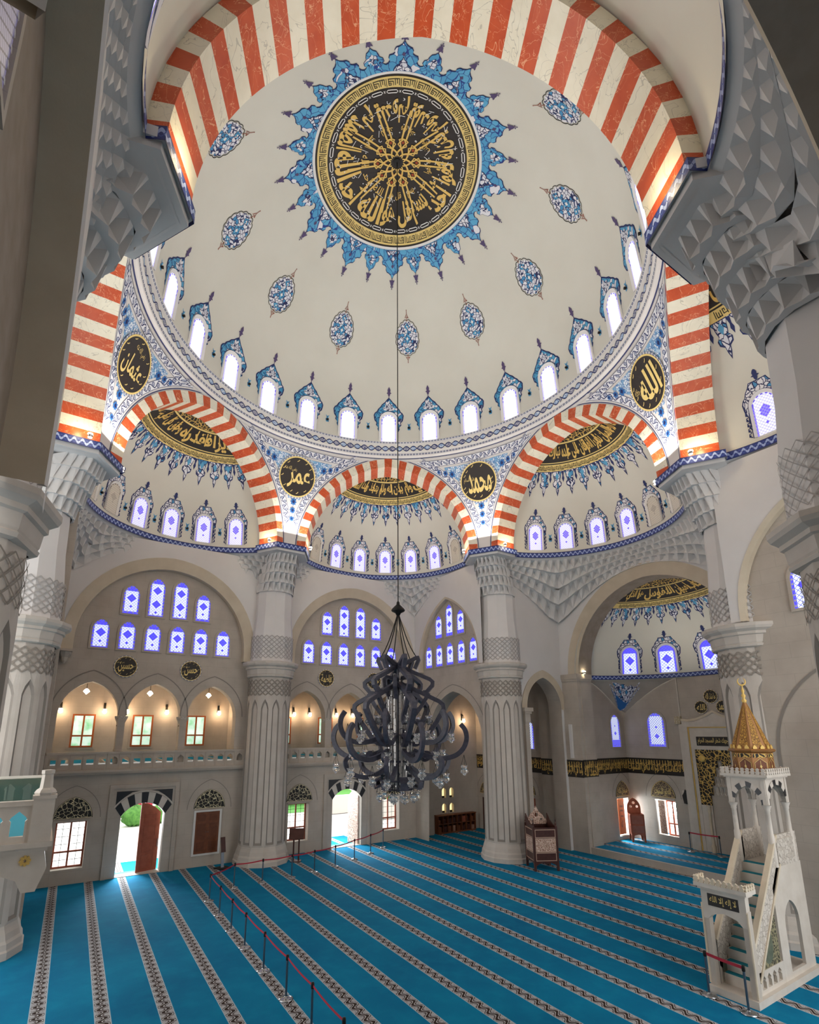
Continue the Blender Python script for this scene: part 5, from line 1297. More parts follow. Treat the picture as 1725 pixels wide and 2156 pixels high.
bars('skirt_plate', [(.52, 4.62), (.78, 4.52), (.80, 4.70), (.60, 4.86)], 8, 10, .22, .05)
# crystal core
m = MB()
for ring_, r, z0, z1, n in ((0, .15, 4.45, 8.1, 7), (1, .27, 4.60, 7.6, 11), (2, .38, 5.0, 7.3, 14), (3, .46, 5.2, 6.6, 14)):
    for k in range(n):
        a = 2 * PI * k / n + ring_; zz = z0
        while zz < z1:
            l = .16 + .07 * ((k * 7 + int(zz * 10)) % 4) / 3; m.bar((r * cos(a), r * sin(a), zz - Z0), (r * cos(a), r * sin(a), zz + l - Z0), .05, .035, 0, (cos(a), sin(a), 0)); zz += l + .025
core = m.build('crystal_core', 'crystal_bead', ch); core['kind'] = 'stuff'
MB().tube([(0, 0, .4), (0, 0, 4.5)], .05, 10).build('core_stem', 'chand', ch)
for z, r in ((4.45, .46), (4.72, .60), (5.30, .42), (6.1, .36)): MB().lathe([(r, z - Z0), (r + .04, z - Z0 + .03), (r, z - Z0 + .06), (r - .05, z - Z0 + .03), (r, z - Z0)], n=28).build('core_ring', 'chand', ch, smooth=True)
# glass lamps on three wires
def cup():
    g = MB().lathe([(.02, 0), (.05, .01), (.045, .04), (.11, .08), (.13, .13), (.085, .19), (.075, .22), (.12, .30)], n=14).build('glass_lamp', 'crystal', None, smooth=True)
    for j in range(3):
        a = 2 * PI * j / 3; MB().tube([(.11 * cos(a), .11 * sin(a), .27), (0, 0, .62)], .006, 4).build('wire', 'iron', g)
    return g
gl = cup(); used_g = False
spots = []
for k in range(6):
    d, _ = sector(k, 6, 30); spots += [(d * 1.55, 5.28 - .62 + .7), (d * 1.2, 6.0)]
    d, _ = sector(k, 6, 0); spots += [(d * 2.10, 4.92), (d * 1.72, 5.9), (d * 1.2, 4.62), (d * 1.0, 6.55 - .1)]
    d, _ = sector(k, 6, 30); spots += [(d * 1.66, 4.60), (d * .62, 4.10)]
for p, z in spots:
    g = gl if not used_g else copy_tree(gl, ch); used_g = True; g.parent = ch; g.location = (p.x, p.y, z - Z0)
for k in range(4):
    a = 2 * PI * k / 4 + .4; g = copy_tree(gl, ch); g.location = (.25 * cos(a), .25 * sin(a), 4.02 - Z0)
# ------------------------------------------------------------------ rope barrier
PX = [(-3.69, 7.44), (-3.79, 5.64), (-3.86, 3.95), (-3.90, 2.40), (-3.95, .60), (-4.0, -1.15), (-4.08, -2.80), (-4.17, -4.44)]
PB = [(-2.42, 8.63), (-1.2, 8.70), (.16, 8.80), (1.35, 9.04), (2.60, 9.43), (4.05, 10.20), (5.40, 10.90), (6.70, 11.75)]
def post(x, y, h, label, group='rope barrier posts'):
    e = empty('barrier_post', (x, y, 0), 0, label, 'post', group)
    MB().lathe([(0, 0), (.17, 0), (.175, .012), (.17, .03), (.12, .045), (.05, .06), (.032, .08)], n=24).build('base', 'chrome', e, smooth=True)
    MB().tube([(0, 0, .06), (0, 0, h - .10)], .026, 12).build('pole', 'steel', e)
    MB().lathe([(.034, h - .12), (.038, h - .10), (.038, h - .03), (.030, h), (0, h + .005)], n=14).build('head', 'iron', e, smooth=True)
    return e
ordw = ['first', 'second', 'third', 'fourth', 'fifth', 'sixth', 'seventh', 'eighth']
for i, (x, y) in enumerate(PX): post(x, y, .96, 'steel barrier post along the carpet stripe, %s from the corner by the left door' % ordw[i])
for i, (x, y) in enumerate(PB): post(x, y, .96, 'steel barrier post in the far row before the back wall, %s from the left' % ordw[i])
def belt(name, a, b, label, sag=.03, z=.90, w=.05):
    A, B = V((*a, z)), V((*b, z)); dd = (B - A).normalized() * .042; A, B = A + dd, B - dd; m = MB(); P = [A.lerp(B, t / 8) - V((0, 0, sag * sin(PI * t / 8))) for t in range(9)]
    m.ribbon3([p - V((0, 0, w / 2)) for p in P], [p + V((0, 0, w / 2)) for p in P]); n = (B - A).normalized().cross(V((0, 0, 1))) * .004
    m.ribbon3([p - V((0, 0, w / 2)) + n for p in P], [p + V((0, 0, w / 2)) + n for p in P])
    return m.build(name, 'rope', label=label, cat='barrier belt', group='red barrier belts')
for i in range(len(PX) - 1): belt('barrier_belt', PX[i], PX[i + 1], 'red belt stretched along the carpet stripe between its %s and %s posts' % (ordw[i], ordw[i + 1]))
belt('barrier_belt', PX[0], PB[0], 'red belt turning the corner of the barrier in front of the back left column')
for i in range(len(PB) - 1): belt('barrier_belt', PB[i], PB[i + 1], 'red belt of the far barrier row between its %s and %s posts' % (ordw[i], ordw[i + 1]))
post(4.66, -6.62, .98, 'steel barrier post with shiny base left of the pulpit gate', 'posts before the pulpit'); post(4.55, -7.54, .98, 'steel barrier post at the near corner of the pulpit gate', 'posts before the pulpit')
belt('barrier_belt', (4.66, -6.62), (4.55, -7.54), 'short red belt across the pulpit gate', .01, .93, .07)
pn = [post(18.3, 1.0, .96, 'slim barrier post left of the prayer niche', 'posts before the prayer niche'), post(18.4, -.4, .96, 'slim barrier post right of the prayer niche behind the pulpit', 'posts before the prayer niche')]
for p in pn: p.location.z = AZ
belt('barrier_belt', (18.3, 1.0), (18.4, -.4), 'red belt across the prayer niche', .02, AZ + .93, .06)

# ------------------------------------------------------------------ lectern signs
e = empty('sign_stand', (1.45, 11.45, 0), -.5, 'dark wooden information stand with a tilted board beside the back left column', 'sign stand')
MB().box(-.25, .25, -.2, .2, 0, .04).build('base', 'wood_dark', e)
for s in (-1, 1): MB().box(s * .13 - .035, s * .13 + .035, -.035, .035, .04, 1.12).build('leg', 'wood_dark', e)
F = frame((0, -.05, 1.28), (1, 0, 0), V((0, .6, .8)), V((0, -.8, .6))); MB().plate(rect(-.36, .36, -.28, .28), F, -.02, .02, back=True).build('board', 'wood_dark', e)
e = empty('folding_sign', (-1.95, 12.1, 0), .3, 'dark narrow stand leaning by the foot of the back left column', 'sign stand')
MB().box(-.28, .28, -.3, .3, 0, .04).build('base', 'iron', e); MB().bar((0, 0, .04), (.02, .1, .75), .14, .04).build('stem', 'steel', e); MB().bar((0, -.02, .7), (.02, .14, 1.35), .22, .03).build('panel', 'wood_dark', e)

# ------------------------------------------------------------------ preaching chair (kursi) by the back right column
def panelled(mb_list, F, w, h, rows, e):
    b = MB(); b.plate(rect(-w, w, 0, h), F, -.03, 0); b.build('frame', 'wood_dark', e)
    for z0, z1, mat in rows:
        m = MB(); m.plate(rect(-w + .09, w - .09, z0, z1), F, 0, .012, side=0); p = m.build('panel', mat, e)
        m = MB()
        m.plate(rect(-w + .07, w - .07, z0 - .02, z1 + .02), F, 0, .02, 0, [rect(-w + .10, w - .10, z0 + .01, z1 - .01)]); m.build('moulding', 'inlay_line', p)
e = empty('preaching_chair', (10.62, 3.86, 0), radians(-28), 'dark carved wooden preaching chair with pierced crest beside the back right column', 'preaching chair')
W = .56; H = 1.86
for k in range(4):
    F = frame((0, 0, 0), V((cos(k * PI / 2), sin(k * PI / 2), 0)), (0, 0, 1), V((sin(k * PI / 2), -cos(k * PI / 2), 0)))
    G = (lambda F: lambda x, y, z=0.: F(x, y, z + W))(F)
    b = MB(); b.plate([(-W, .22), (-W + .08, .22), (-.34, .30), (-.18, .36), (0, .30), (.18, .36), (.34, .30), (W - .08, .22), (W, .22), (W, H), (-W, H)], G, -.05, 0, back=True); side = b.build('side_panel', 'wood_dark', e)
    for z0, z1, mat in ((.46, .76, 'wood_dark'), (.84, 1.38, 'inlay'), (1.46, 1.76, 'wood_dark')):
        m = MB(); m.plate(rect(-W + .10, W - .10, z0, z1), G, 0, .012); p = m.build('panel', mat, side)
        m = MB(); m.plate(rect(-W + .07, W - .07, z0 - .03, z1 + .03), G, 0, .022, 0, [rect(-W + .10, W - .10, z0, z1)]); m.build('panel_moulding', 'inlay_line', side)
        if mat == 'inlay':
            m = MB(); disc_on(G, 0, 1.11, .07, .13, .03, 0, m, 16, 1); m.build('rosette', 'inlay_line', side)
for sx in (-1, 1):
    for sy in (-1, 1):
        x, y = sx * (W - .02), sy * (W - .02); tall = sy > 0
        MB().box(x - .05, x + .05, y - .05, y + .05, 0, H + .06).build('post', 'wood_dark', e)
        MB().lathe([(.05, H + .06), (.03, H + .12), (.045, H + .18), (.02, H + .26), (.025, H + .32), (0, H + .44)], (x, y, 0), 10).build('finial', 'wood_dark', e)
MB().box(-W + .03, W - .03, -W + .03, W - .03, 1.30, 1.36).build('seat', 'wood_dark', e)
cr = [(-W, H), (-W, H + .22)] + [(-.42, H + .26), (-.3, H + .44), (-.14, H + .56), (0, H + .84), (.14, H + .56), (.3, H + .44), (.42, H + .26), (W, H + .22), (W, H)]
F = frame((0, W - .03, 0), (1, 0, 0), (0, 0, 1), (0, -1, 0)); MB().plate(cr, F, -.02, .02, 0, [circ(.09, 12, 0, H + .42), circ(.06, 10, -.24, H + .22), circ(.06, 10, .24, H + .22)], back=True).build('crest', 'inlay', e)
F = frame((-W + .03, 0, 0), (0, 1, 0), (0, 0, 1), (1, 0, 0)); MB().plate([(-W, H), (-W, H + .05), (-.2, H + .10), (.2, H + .26), (W - .05, H + .5), (W, H)], F, -.02, .02, back=True).build('side_wing', 'wood_dark', e)
F = frame((W - .03, 0, 0), (0, 1, 0), (0, 0, 1), (1, 0, 0)); MB().plate([(-W, H), (-W, H + .05), (-.2, H + .10), (.2, H + .26), (W - .05, H + .5), (W, H)], F, -.02, .02, back=True).build('side_wing', 'wood_dark', e)

# smaller reading chair in the apse corner
e = empty('small_pulpit', (18.55, 4.05, AZ), radians(-45), 'narrow reddish wooden pulpit chair in the corner of the apse', 'pulpit chair')
for k, s in ((0, 1), (1, 1), (2, 1), (3, 1)):
    F = frame((0, 0, 0), V((cos(k * PI / 2), sin(k * PI / 2), 0)), (0, 0, 1), V((sin(k * PI / 2), -cos(k * PI / 2), 0))); G = (lambda F: lambda x, y, z=0.: F(x, y, z + .36))(F)
    b = MB(); b.plate([(-.36, .0), (-.28, 0), (-.22, .34), (0, .40), (.22, .34), (.28, 0), (.36, 0), (.36, 1.45), (-.36, 1.45)], G, -.04, 0, back=True); sd = b.build('side_panel', 'wood_red', e)
    for z0, z1 in ((.50, .86), (.94, 1.38)): m = MB(); m.plate(rect(-.28, .28, z0, z1), G, 0, .02); m.build('panel', 'wood_red2', sd)
F = frame((0, .33, 0), (1, 0, 0), (0, 0, 1), (0, -1, 0)); MB().plate([(-.36, 1.4), (.36, 1.4), (.36, 1.7)] + [(x, z) for x, z in arc2(.36, .55, 6, 0, 1.7)[::-1]][1:-1] + [(-.36, 1.7)], F, -.02, .02, 0, [circ(.08, 8, 0, 1.98), circ(.07, 8, -.17, 1.78), circ(.07, 8, .17, 1.78)], back=True).build('crest', 'wood_red', e)

# ------------------------------------------------------------------ pulpit (minbar)
mb_ = empty('pulpit', (4.99, -7.06, 0), 0, 'tall white marble pulpit with stairway and gilded cone roof at right', 'pulpit')
Wd = .46                                                                    # half width; local x up the stair, y across
SF = lambda s: frame((0, s * Wd, 0), (1, 0, 0), (0, 0, 1), (0, s, 0))
MB().box(-.10, 3.55, -Wd - .10, Wd + .10, 0, .16).build('plinth', 'marble_white', mb_)
NS = 11; x0, dx, dz = .32, .165, .235
for i in range(NS):
    st = MB().box(x0 + dx * i, x0 + dx * (i + 1) + .02, -Wd + .07, Wd - .07, .16, .16 + dz * (i + 1)).build('step', 'marble_white', mb_)
    MB().box(x0 + dx * i + .005, x0 + dx * (i + 1) + .02, -Wd + .12, Wd - .12, .16 + dz * (i + 1), .175 + dz * (i + 1)).build('step_carpet', 'teal', st)
xt, zt = x0 + dx * NS, .16 + dz * NS                                        # top landing
MB().box(xt, 3.45, -Wd + .07, Wd - .07, zt - .18, zt).build('landing', 'marble_white', mb_)
for s in (-1, 1):
    F = SF(s)
    m = MB(); m.plate([(.22, .55), (.22, 1.12), (xt - .02, zt + .72), (xt + .10, zt + .72), (xt + .10, zt + .1), (.42, .42)], F, -.07, 0, back=True); bal = m.build('balustrade', 'relief', mb_)
    m = MB(); m.bar(F(.18, 1.14, -.035), F(xt + .06, zt + .78, -.035), .13, .08, 0, (0, 0, 1)); m.build('rail', 'marble_cream', bal)
    m = MB(); m.bar(F(.30, .44, 0), F(xt + .06, zt + .06, 0), .05, .07, 0, (0, 0, 1)); m.build('string_moulding', 'marble_cream', bal)
    m = MB(); m.plate([(.35, .62), (1.52, .62), (1.52, 2.12), (1.45, 2.05)], F, -.06, -.02, back=True); m.build('tracery_panel', 'tile_gold2', mb_)
    m = MB(); m.plate([(p[0], p[1]) for p in circ(.0, 3)] and [(.95 + .36 * cos(t) * .8, 1.12 + .42 * sin(t)) for t in [2 * PI * i / 24 for i in range(24)]], F, -.055, -.018, back=True); m.build('green_disc', 'green_marble', mb_)
    hs = [[(c - .10, .26), (c + .10, .26), (c + .10, .40), (c + .06, .43), (c + .10, .47), (c, .56), (c - .10, .47), (c - .06, .43), (c - .10, .40)] for c in (.50, .78, 1.06, 1.34)]
    m = MB(); m.plate(rect(.2, 1.6, .16, .64), F, -.07, .0, 0, hs, back=True); m.build('arcade_panel', 'marble_white', mb_)
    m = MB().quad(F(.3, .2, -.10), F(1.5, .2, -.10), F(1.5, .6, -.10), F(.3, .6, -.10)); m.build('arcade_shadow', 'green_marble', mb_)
    tw = [rect(1.605, 3.45, .16, zt)[0], rect(1.60, 3.45, .16, zt)[1], (3.45, zt), (1.95, zt), (1.60, 2.3)]
    m = MB(); m.plate(tw, F, -.08, 0, 0, [[(2.02, .30), (2.86, .30), (2.86, 1.35)] + arc2(.42, .55, 6, 2.44, 1.35)[::-1][1:-1] + [(2.02, 1.35)]], back=True); m.build('tower_side', 'marble_white', mb_)
    m = MB(); m.plate(rect(2.02, 3.4, zt, zt + .78), F, -.07, 0, back=True); m.plate(rect(2.14, 3.28, zt + .1, zt + .66), F, 0, .02); m.build('parapet', 'relief', mb_)
# portal
for s in (-1, 1):
    m = MB().box(-.02, .16, s * Wd - .07, s * Wd + .07, .16, 2.02); p = m.build('portal_post', 'relief', mb_)
    m = MB().tube([(-.03, s * (Wd + .07), .2), (-.03, s * (Wd + .07), 2.0)], .025, 8); m.build('portal_rope', 'marble_cream', p)
PF = frame((0, 0, 0), (0, 1, 0), (0, 0, 1), (-1, 0, 0))
m = MB(); m.plate([(-Wd - .06, 1.66), (-Wd + .06, 1.66), (-.28, 1.78), (0, 1.86), (.28, 1.78), (Wd - .06, 1.66), (Wd + .06, 1.66), (Wd + .06, 2.34), (-Wd - .06, 2.34)], PF, -.14, .035, back=True); lin = m.build('portal_lintel', 'marble_white', mb_)
m = MB(); m.plate(rect(-.36, .36, 1.98, 2.26), PF, .03, .045); m.build('inscription_panel', 'black', lin)
m = MB(); m.mesh(fit(glyphs('لا إله إلا الله', .01), .62, .20, 0, 2.12), lambda x, y, z=0.: PF(-x, y, z), .05); m.build('inscription', 'goldflat', lin)
cc = MB().box(-.16, .34, -Wd - .16, Wd + .16, 2.40, 2.50).box(-.10, .28, -Wd - .10, Wd + .10, 2.34, 2.40).build('portal_cornice', 'marble_white', mb_)
def crenel(par, pts, z, mat='marble_cream', h=.15):
    for a, b in zip(pts, pts[1:]):
        a, b = V(a), V(b); n = max(1, int(round((b - a).length / .13))); d = (b - a).normalized(); nr = V((d.y, -d.x, 0)); k0 = None
        for i in range(n):
            p = a.lerp(b, (i + .5) / n); F = frame((p.x, p.y, z), d, (0, 0, 1), nr)
            MB().plate([(-.035, 0), (.035, 0), (.06, h * .35), (.03, h * .6), (.05, h * .8), (0, h), (-.05, h * .8), (-.03, h * .6), (-.06, h * .35)], F, -.025, .025, back=True).build('cresting', mat, par)
crenel(cc, [(.32, Wd + .14, 0), (-.14, Wd + .14, 0), (-.14, -Wd - .14, 0), (.32, -Wd - .14, 0)], 2.50)
# canopy on four columns
TX = 2.62; hw = .58
zc0, zc1 = zt + .78, zt + 1.55
for sx in (-1, 1):
    for s in (-1, 1):
        x, y = TX + sx * hw, s * (Wd - .04)
        m = MB().lathe([(.08, zt), (.08, zc0), (.065, zc0 + .04), (.06, zc1 - .18), (.075, zc1 - .16), (.07, zc1 - .12), (.11, zc1 - .02), (.12, zc1)], (x, y, 0), 14); m.build('canopy_column', 'marble_white', mb_, smooth=True)
zt2 = zc1 + .72
def varch(F, w, name):
    m = MB(); O = [(-w, zc1), (-w, zt2), (w, zt2), (w, zc1)]; I = arc2(w - .16, .46, 10, 0, zc1)
    m.plate([(-w, zc1)] + I + [(w, zc1), (w, zt2), (-w, zt2)], F, -.10, 0, back=True); a = m.build(name, 'marble_white', mb_)
    E = arc2(w - .02, .60, 10, 0, zc1); mb2 = MB(); mw = MB()
    for i in range(len(I) - 1):
        (mb2 if (i // 2) % 2 == 0 else mw).add([F(*I[i], .012), F(*I[i + 1], .012), F(*E[i + 1], .012), F(*E[i], .012), F(*I[i], -.1), F(*I[i + 1], -.1)], [(0, 1, 2, 3), (0, 1, 5, 4)])
    mb2.build('black_voussoirs', 'black_marble', a); mw.build('white_voussoirs', 'marble_white', a)
for s in (-1, 1): varch(frame((TX, s * (Wd + .02), 0), (1, 0, 0), (0, 0, 1), (0, s, 0)), hw + .08, 'canopy_arch')
for s in (-1, 1): varch(frame((TX + s * (hw + .06), 0, 0), (0, 1, 0), (0, 0, 1), (s, 0, 0)), Wd + .04, 'canopy_arch')
ct = MB().box(TX - hw - .16, TX + hw + .16, -Wd - .14, Wd + .14, zt2, zt2 + .07).box(TX - hw - .1, TX + hw + .1, -Wd - .08, Wd + .08, zt2 - .04, zt2).build('canopy_slab', 'marble_white', mb_)
X0, X1, Y1 = TX - hw - .14, TX + hw + .14, Wd + .12
crenel(ct, [(X1, Y1, 0), (X0, Y1, 0), (X0, -Y1, 0), (X1, -Y1, 0), (X1, Y1, 0)], zt2 + .07, 'marble_white', .17)
n8 = 8
zr = zt2 + .07
MB().lathe([(.50, zr), (.50, zr + .56), (.46, zr + .58)], (TX, 0, 0), n8, PI / 8, PI / 8 + 2 * PI).build('drum', 'wood_gold', mb_)
for k in range(n8):
    a = PI / 4 * k; N = V((cos(a), sin(a), 0)); T = V((-sin(a), cos(a), 0)); F = frame(V((TX, 0, zr)) + N * .463, T, (0, 0, 1), N)
    m = MB(); m.plate([(-.15, .06), (.15, .06), (.15, .30), (0, .42), (-.15, .30)], F, 0, .008); d = m.build('drum_panel', 'wood', mb_)
    m = MB(); m.poly([(-.03, .2), (0, .14), (.03, .2), (0, .26)], F, .012); m.ribbon([(-.15, .06), (.15, .06), (.15, .30), (0, .42), (-.15, .30)], .014, F, .012, 0, True); m.ribbon([(0, .08), (0, .14)], .01, F, .012); m.ribbon([(0, .26), (0, .36)], .01, F, .012); m.build('gilded_line', 'goldflat', d)
    m = MB().quad(F(-.17, .44, .004), F(.17, .44, .004), F(.17, .55, .004), F(-.17, .55, .004), 0, [(0, 0), (.34, 0), (.34, .11), (0, .11)]); m.build('gilded_frieze', 'tile_gold', d)
MB().lathe([(.47, zr + .56), (.56, zr + .60), (.58, zr + .64), (.54, zr + .68), (.50, zr + .69)], (TX, 0, 0), n8, PI / 8, PI / 8 + 2 * PI).build('cone_collar', 'wood_gold', mb_)
zk = zr + .69; hk = 1.30
MB().lathe([(.50, zk), (.05, zk + hk)], (TX, 0, 0), n8, PI / 8, PI / 8 + 2 * PI).build('cone_roof', 'wood_gold', mb_)
for k in range(n8):
    a = PI / 4 * k; N = V((cos(a), sin(a), 0)); T = V((-sin(a), cos(a), 0)); ap = .50 * cos(PI / 8)
    fn = lambda x, y, z=0., N=N, T=T, ap=ap: V((TX, 0, zk)) + N * (ap * (1 - .9 * y) + .006 + z) + T * (x * (1 - .9 * y)) + V((0, 0, hk * y))
    m = MB().grid(lambda u, v: fn((2 * u - 1) * .12, .05 + v * .88), 1, 8, 0, lambda u, v: (u * .3, v * 1.3)); m.build('gilded_strip', 'gilt_tracery', mb_)
    for j in range(2):
        m = MB(); c = (-.095 + .19 * j); F = frame(V((TX, 0, zk - .02)) + N * .475, T, (0, 0, 1), N); m.plate([(c - .05, 0), (c + .05, 0), (c + .05, .06), (c, .12), (c - .05, .06)], F, -.01, .02, back=True); m.build('cone_cresting', 'gold', mb_)
MB().lathe([(.05, zk + hk), (.07, zk + hk + .06), (.03, zk + hk + .12), (.06, zk + hk + .20), (.025, zk + hk + .27), (.045, zk + hk + .34), (.02, zk + hk + .42), (.015, zk + hk + .50)], (TX, 0, 0), 12).build('finial', 'gold', mb_, smooth=True)
m = MB(); m.tube([V((TX, 0, zk + hk + .62)) + V((-.5, .86, 0)) * (.11 * cos(t)) * 0 + V((.55, -.83, 0)) * (.10 * cos(t)) + V((0, 0, .11 * sin(t))) for t in [radians(120 + 300 * i / 20) for i in range(21)]], [.006 + .018 * sin(PI * i / 20) for i in range(21)], 8); m.build('crescent', 'gold', mb_)
# ------------------------------------------------------------------ wall roundels
def wall_roundel(F, x, z, R, words, label, group=None):
    f = lambda a, b, c=0.: F(x + a, z + b, c)
    o = roundel('wall_roundel', f, 0, 0, R, words, None, .02, label=label, cat='roundel'); tag(o, group=group)
    b = MB(); b.wallsides(circ(R * .93, 40), f, .0, .04); b.build('edge', 'goldflat', o)
    return o
wall_roundel(WL, -6.85, 9.25, .52, [('حسين', 1.25, .85, 0, -.05, .02), ('رضي الله عنه', .5, .2, -.4, .35, 0)], 'round black calligraphy panel, left one of two under the windows of the left great arch', 'roundels under the leaded windows')
wall_roundel(WL, -3.92, 9.22, .52, [('حسن', 1.2, .85, 0, -.05, .02), ('رضي الله عنه', .5, .2, -.4, .35, 0)], 'round black calligraphy panel, right one of two under the windows of the left great arch', 'roundels under the leaded windows')
wall_roundel(WL, 3.55, 9.25, .52, [('فاطمة', 1.25, .9, 0, -.02, .02)], 'round black calligraphy panel left of the chandelier above the far gallery', 'roundels under the leaded windows')
wall_roundel(WL, 6.75, 9.25, .52, [('خديجة', 1.25, .9, 0, -.02, .02)], 'round black calligraphy panel half hidden behind the chandelier top', 'roundels under the leaded windows')

# ------------------------------------------------------------------ lunettes over the ground floor windows
def lunette(F, x, z, w, h, label, mat='tile_lunette', words=None, group='pointed panels over the ground floor windows'):
    f = lambda a, b, c=0.: F(x + a, z + b, c + .004)
    P = [(-w, 0), (-w, .05)] + arc2(w, h - .05, 9, 0, .05) + [(w, .05), (w, 0)]
    P = [(-w, 0)] + arc2(w, h, 9, 0, 0)[1:-1] + [(w, 0)]
    m = MB(); m.plate(P, f, 0, .02); o = m.build('lunette_panel', 'ink', label=label, cat='panel'); tag(o, group=group)
    Q = scaled(P, .93, (0, h * .35)); m = MB(); m.poly(Q, f, .026); m.build('tracery', mat, o)
    m = MB(); m.ribbon(scaled(P, .955, (0, h * .35)), .022, f, .03, 0, True); m.build('gilded_line', 'goldflat' if words else 'cream_line', o)
    if words:
        m = MB(); m.mesh(fit(glyphs(words, .01), w * 1.35, h * .48, 0, h * .33), f, .034); m.build('calligraphy', 'goldflat', o)
    A = arc2(w + .30, h + .48, 10, 0, -.02); m = MB(); m.ribbon(A, .03, f, .012); m.build('moulding_line', 'groove', o)
    m = MB(); m.box(-w + .06, w - .06, -.12, -.06, 0, .05, 0, lambda a, b, c: f(a, b, c)); m.build('sill_line', 'stone', o)
    return o
for x, lab in ((-8.22, 'gold on black pointed panel over the window behind the platform balustrade'), (-2.51, 'gold on black pointed panel over the closed wooden shutters'), (2.18, 'gold on black pointed panel right of the back left column'), (8.02, 'gold on black pointed panel hidden behind the chandelier lamps')):
    lunette(WL, x, 2.62, .74, .88, lab)
lunette(AW, -2.72, 2.70, .70, .88, 'dark calligraphy lunette over the bright window left of the prayer niche', 'lun_dark', 'الله نور السموات', 'lunettes of the apse')
lunette(AL, 18.5, 2.62, .62, .84, 'dark calligraphy lunette over the orange panel in the apse side wall', 'lun_dark', 'سبحان الله', 'lunettes of the apse')
CB2 = CB
lunette(CB, -8.85, 2.55, .66, .88, 'dark calligraphy lunette right of the back right column', 'lun_dark', 'الحمد لله', 'lunettes of the corner room'); lunette(CB, -12.45, 2.25, .62, .84, 'dark calligraphy lunette glimpsed left of the back right column', 'lun_dark', 'الله اكبر', 'lunettes of the corner room')
# shutters
e = empty('window_shutters', (-2.56, 12.99, .58), 0, 'closed pair of brown carved wooden shutters left of the back left column', 'shutters')
F = frame((0, 0, 0), (1, 0, 0), (0, 0, 1), (0, -1, 0))
MB().plate(rect(-.66, .66, -.08, 1.96), F, 0, .05, 0, [rect(-.56, .56, 0, 1.88)]).build('frame', 'pale', e)
for s in (-1, 1):
    m = MB(); m.plate(rect(min(0, s * .555), max(0, s * .555), .01, 1.87), F, 0, .03); l = m.build('leaf', 'wood', e)
    for z0, z1 in ((.10, .52), (.62, 1.36), (1.46, 1.78)): m = MB(); m.plate(rect(min(s * .09, s * .47), max(s * .09, s * .47), z0, z1), F, .03, .042); m.build('panel', 'wood2', l)
    MB().lathe([(.018, 0), (.022, .02), (0, .04)], n=8, fn=lambda x, y, z, s=s: F(s * .05 + x, .95 + y, .03 + z)).build('knob', 'chrome', l)
# ------------------------------------------------------------------ portals with black and white voussoirs
def portal(xc, label, leaf_label, leaf):
    e = empty('door_portal', (xc, 13.0, 0), 0, label, 'portal', None, ST)
    G = frame((0, 0, 0), (1, 0, 0), (0, 0, 1), (0, -1, 0))
    w = 1.47
    m = MB(); m.plate([(-w, 0), (-w, 3.92), (w, 3.92), (w, 0), (w - .18, 0), (w - .18, 3.74), (-w + .18, 3.74), (-w + .18, 0)], G, 0, .10); m.build('outer_frame', 'stone', e)
    m = MB(); ins = [(-w + .18, 0), (-w + .18, 3.74), (w - .18, 3.74), (w - .18, 0), (.92, 0)] + [(x, z) for x, z in seg_arc(.92, .52, 10, 0, 2.55)[::-1]] + [(-.92, 0)]
    m.plate(ins, G, 0, .04); m.build('surround', 'stone', e)
    I = seg_arc(.93, .53, 27, 0, 2.55); O = seg_arc(1.18, .62, 27, 0, 2.92); mb, mw = MB(), MB()
    for i in range(27):
        (mb if (i // 3) % 2 == 0 else mw).add([G(*I[i], .05), G(*I[i + 1], .05), G(*O[i + 1], .05), G(*O[i], .05)], [(0, 1, 2, 3)])
    mb.build('black_voussoirs', 'black_marble', e); mw.build('white_voussoirs', 'marble_white', e)
    for s in (-1, 1):
        m = MB(); m.poly([(s * 1.18, 3.0), (s * 1.18, 3.62), (s * .22, 3.62), (s * .55, 3.56), (s * .85, 3.36)], G, .048); m.build('black_spandrel', 'black_marble', e)
    m = MB(); m.ribbon(seg_arc(1.22, .64, 20, 0, 2.95), .045, G, .062); m.build('arch_rim', 'marble_white', e)
    m = MB().quad(G(-.92, .015, 0), G(.92, .015, 0), G(.92, .015, -.9), G(-.92, .015, -.9)); m.build('threshold_carpet', 'teal2', e)
    # door leaf
    x0, y0, ang, mat, pm = leaf
    d = empty('door_leaf', (x0, y0, .03), ang, leaf_label, 'door')
    H = frame((0, 0, 0), (1, 0, 0), (0, 0, 1), (0, -1, 0))
    m = MB(); m.plate([(0, 0), (.92, 0), (.92, 2.52), (.62, 2.78), (.30, 2.95), (0, 3.02)], H, -.05, .0, back=True); b = m.build('slab', mat, d)
    for z0, z1 in ((.15, .72), (.84, 1.35), (1.47, 1.98), (2.10, 2.48)):
        m = MB(); m.plate(rect(.18, .74, z0, z1), H, 0, .02, 0, [rect(.22, .70, z0 + .04, z1 - .04)]); m.plate(rect(.22, .70, z0 + .04, z1 - .04), H, 0, .008); m.build('panel', pm, b)
    m = MB().box(.84, .87, -.06, -.02, 1.0, 1.35, 0, lambda x, y, z: V((x, y, z))); m.build('handle', 'chrome', d)
portal(-5.45, 'stone portal with black and white arch around the left open door', 'brown panelled door leaf standing in the left portal', (-5.50, 13.30, radians(14), 'wood_red', 'wood_red'))
portal(5.05, 'stone portal with black and white arch behind the chandelier', 'pink carved door leaf standing open in the portal behind the chandelier', (5.93, 13.20, radians(100), 'inlay', 'wood_red'))

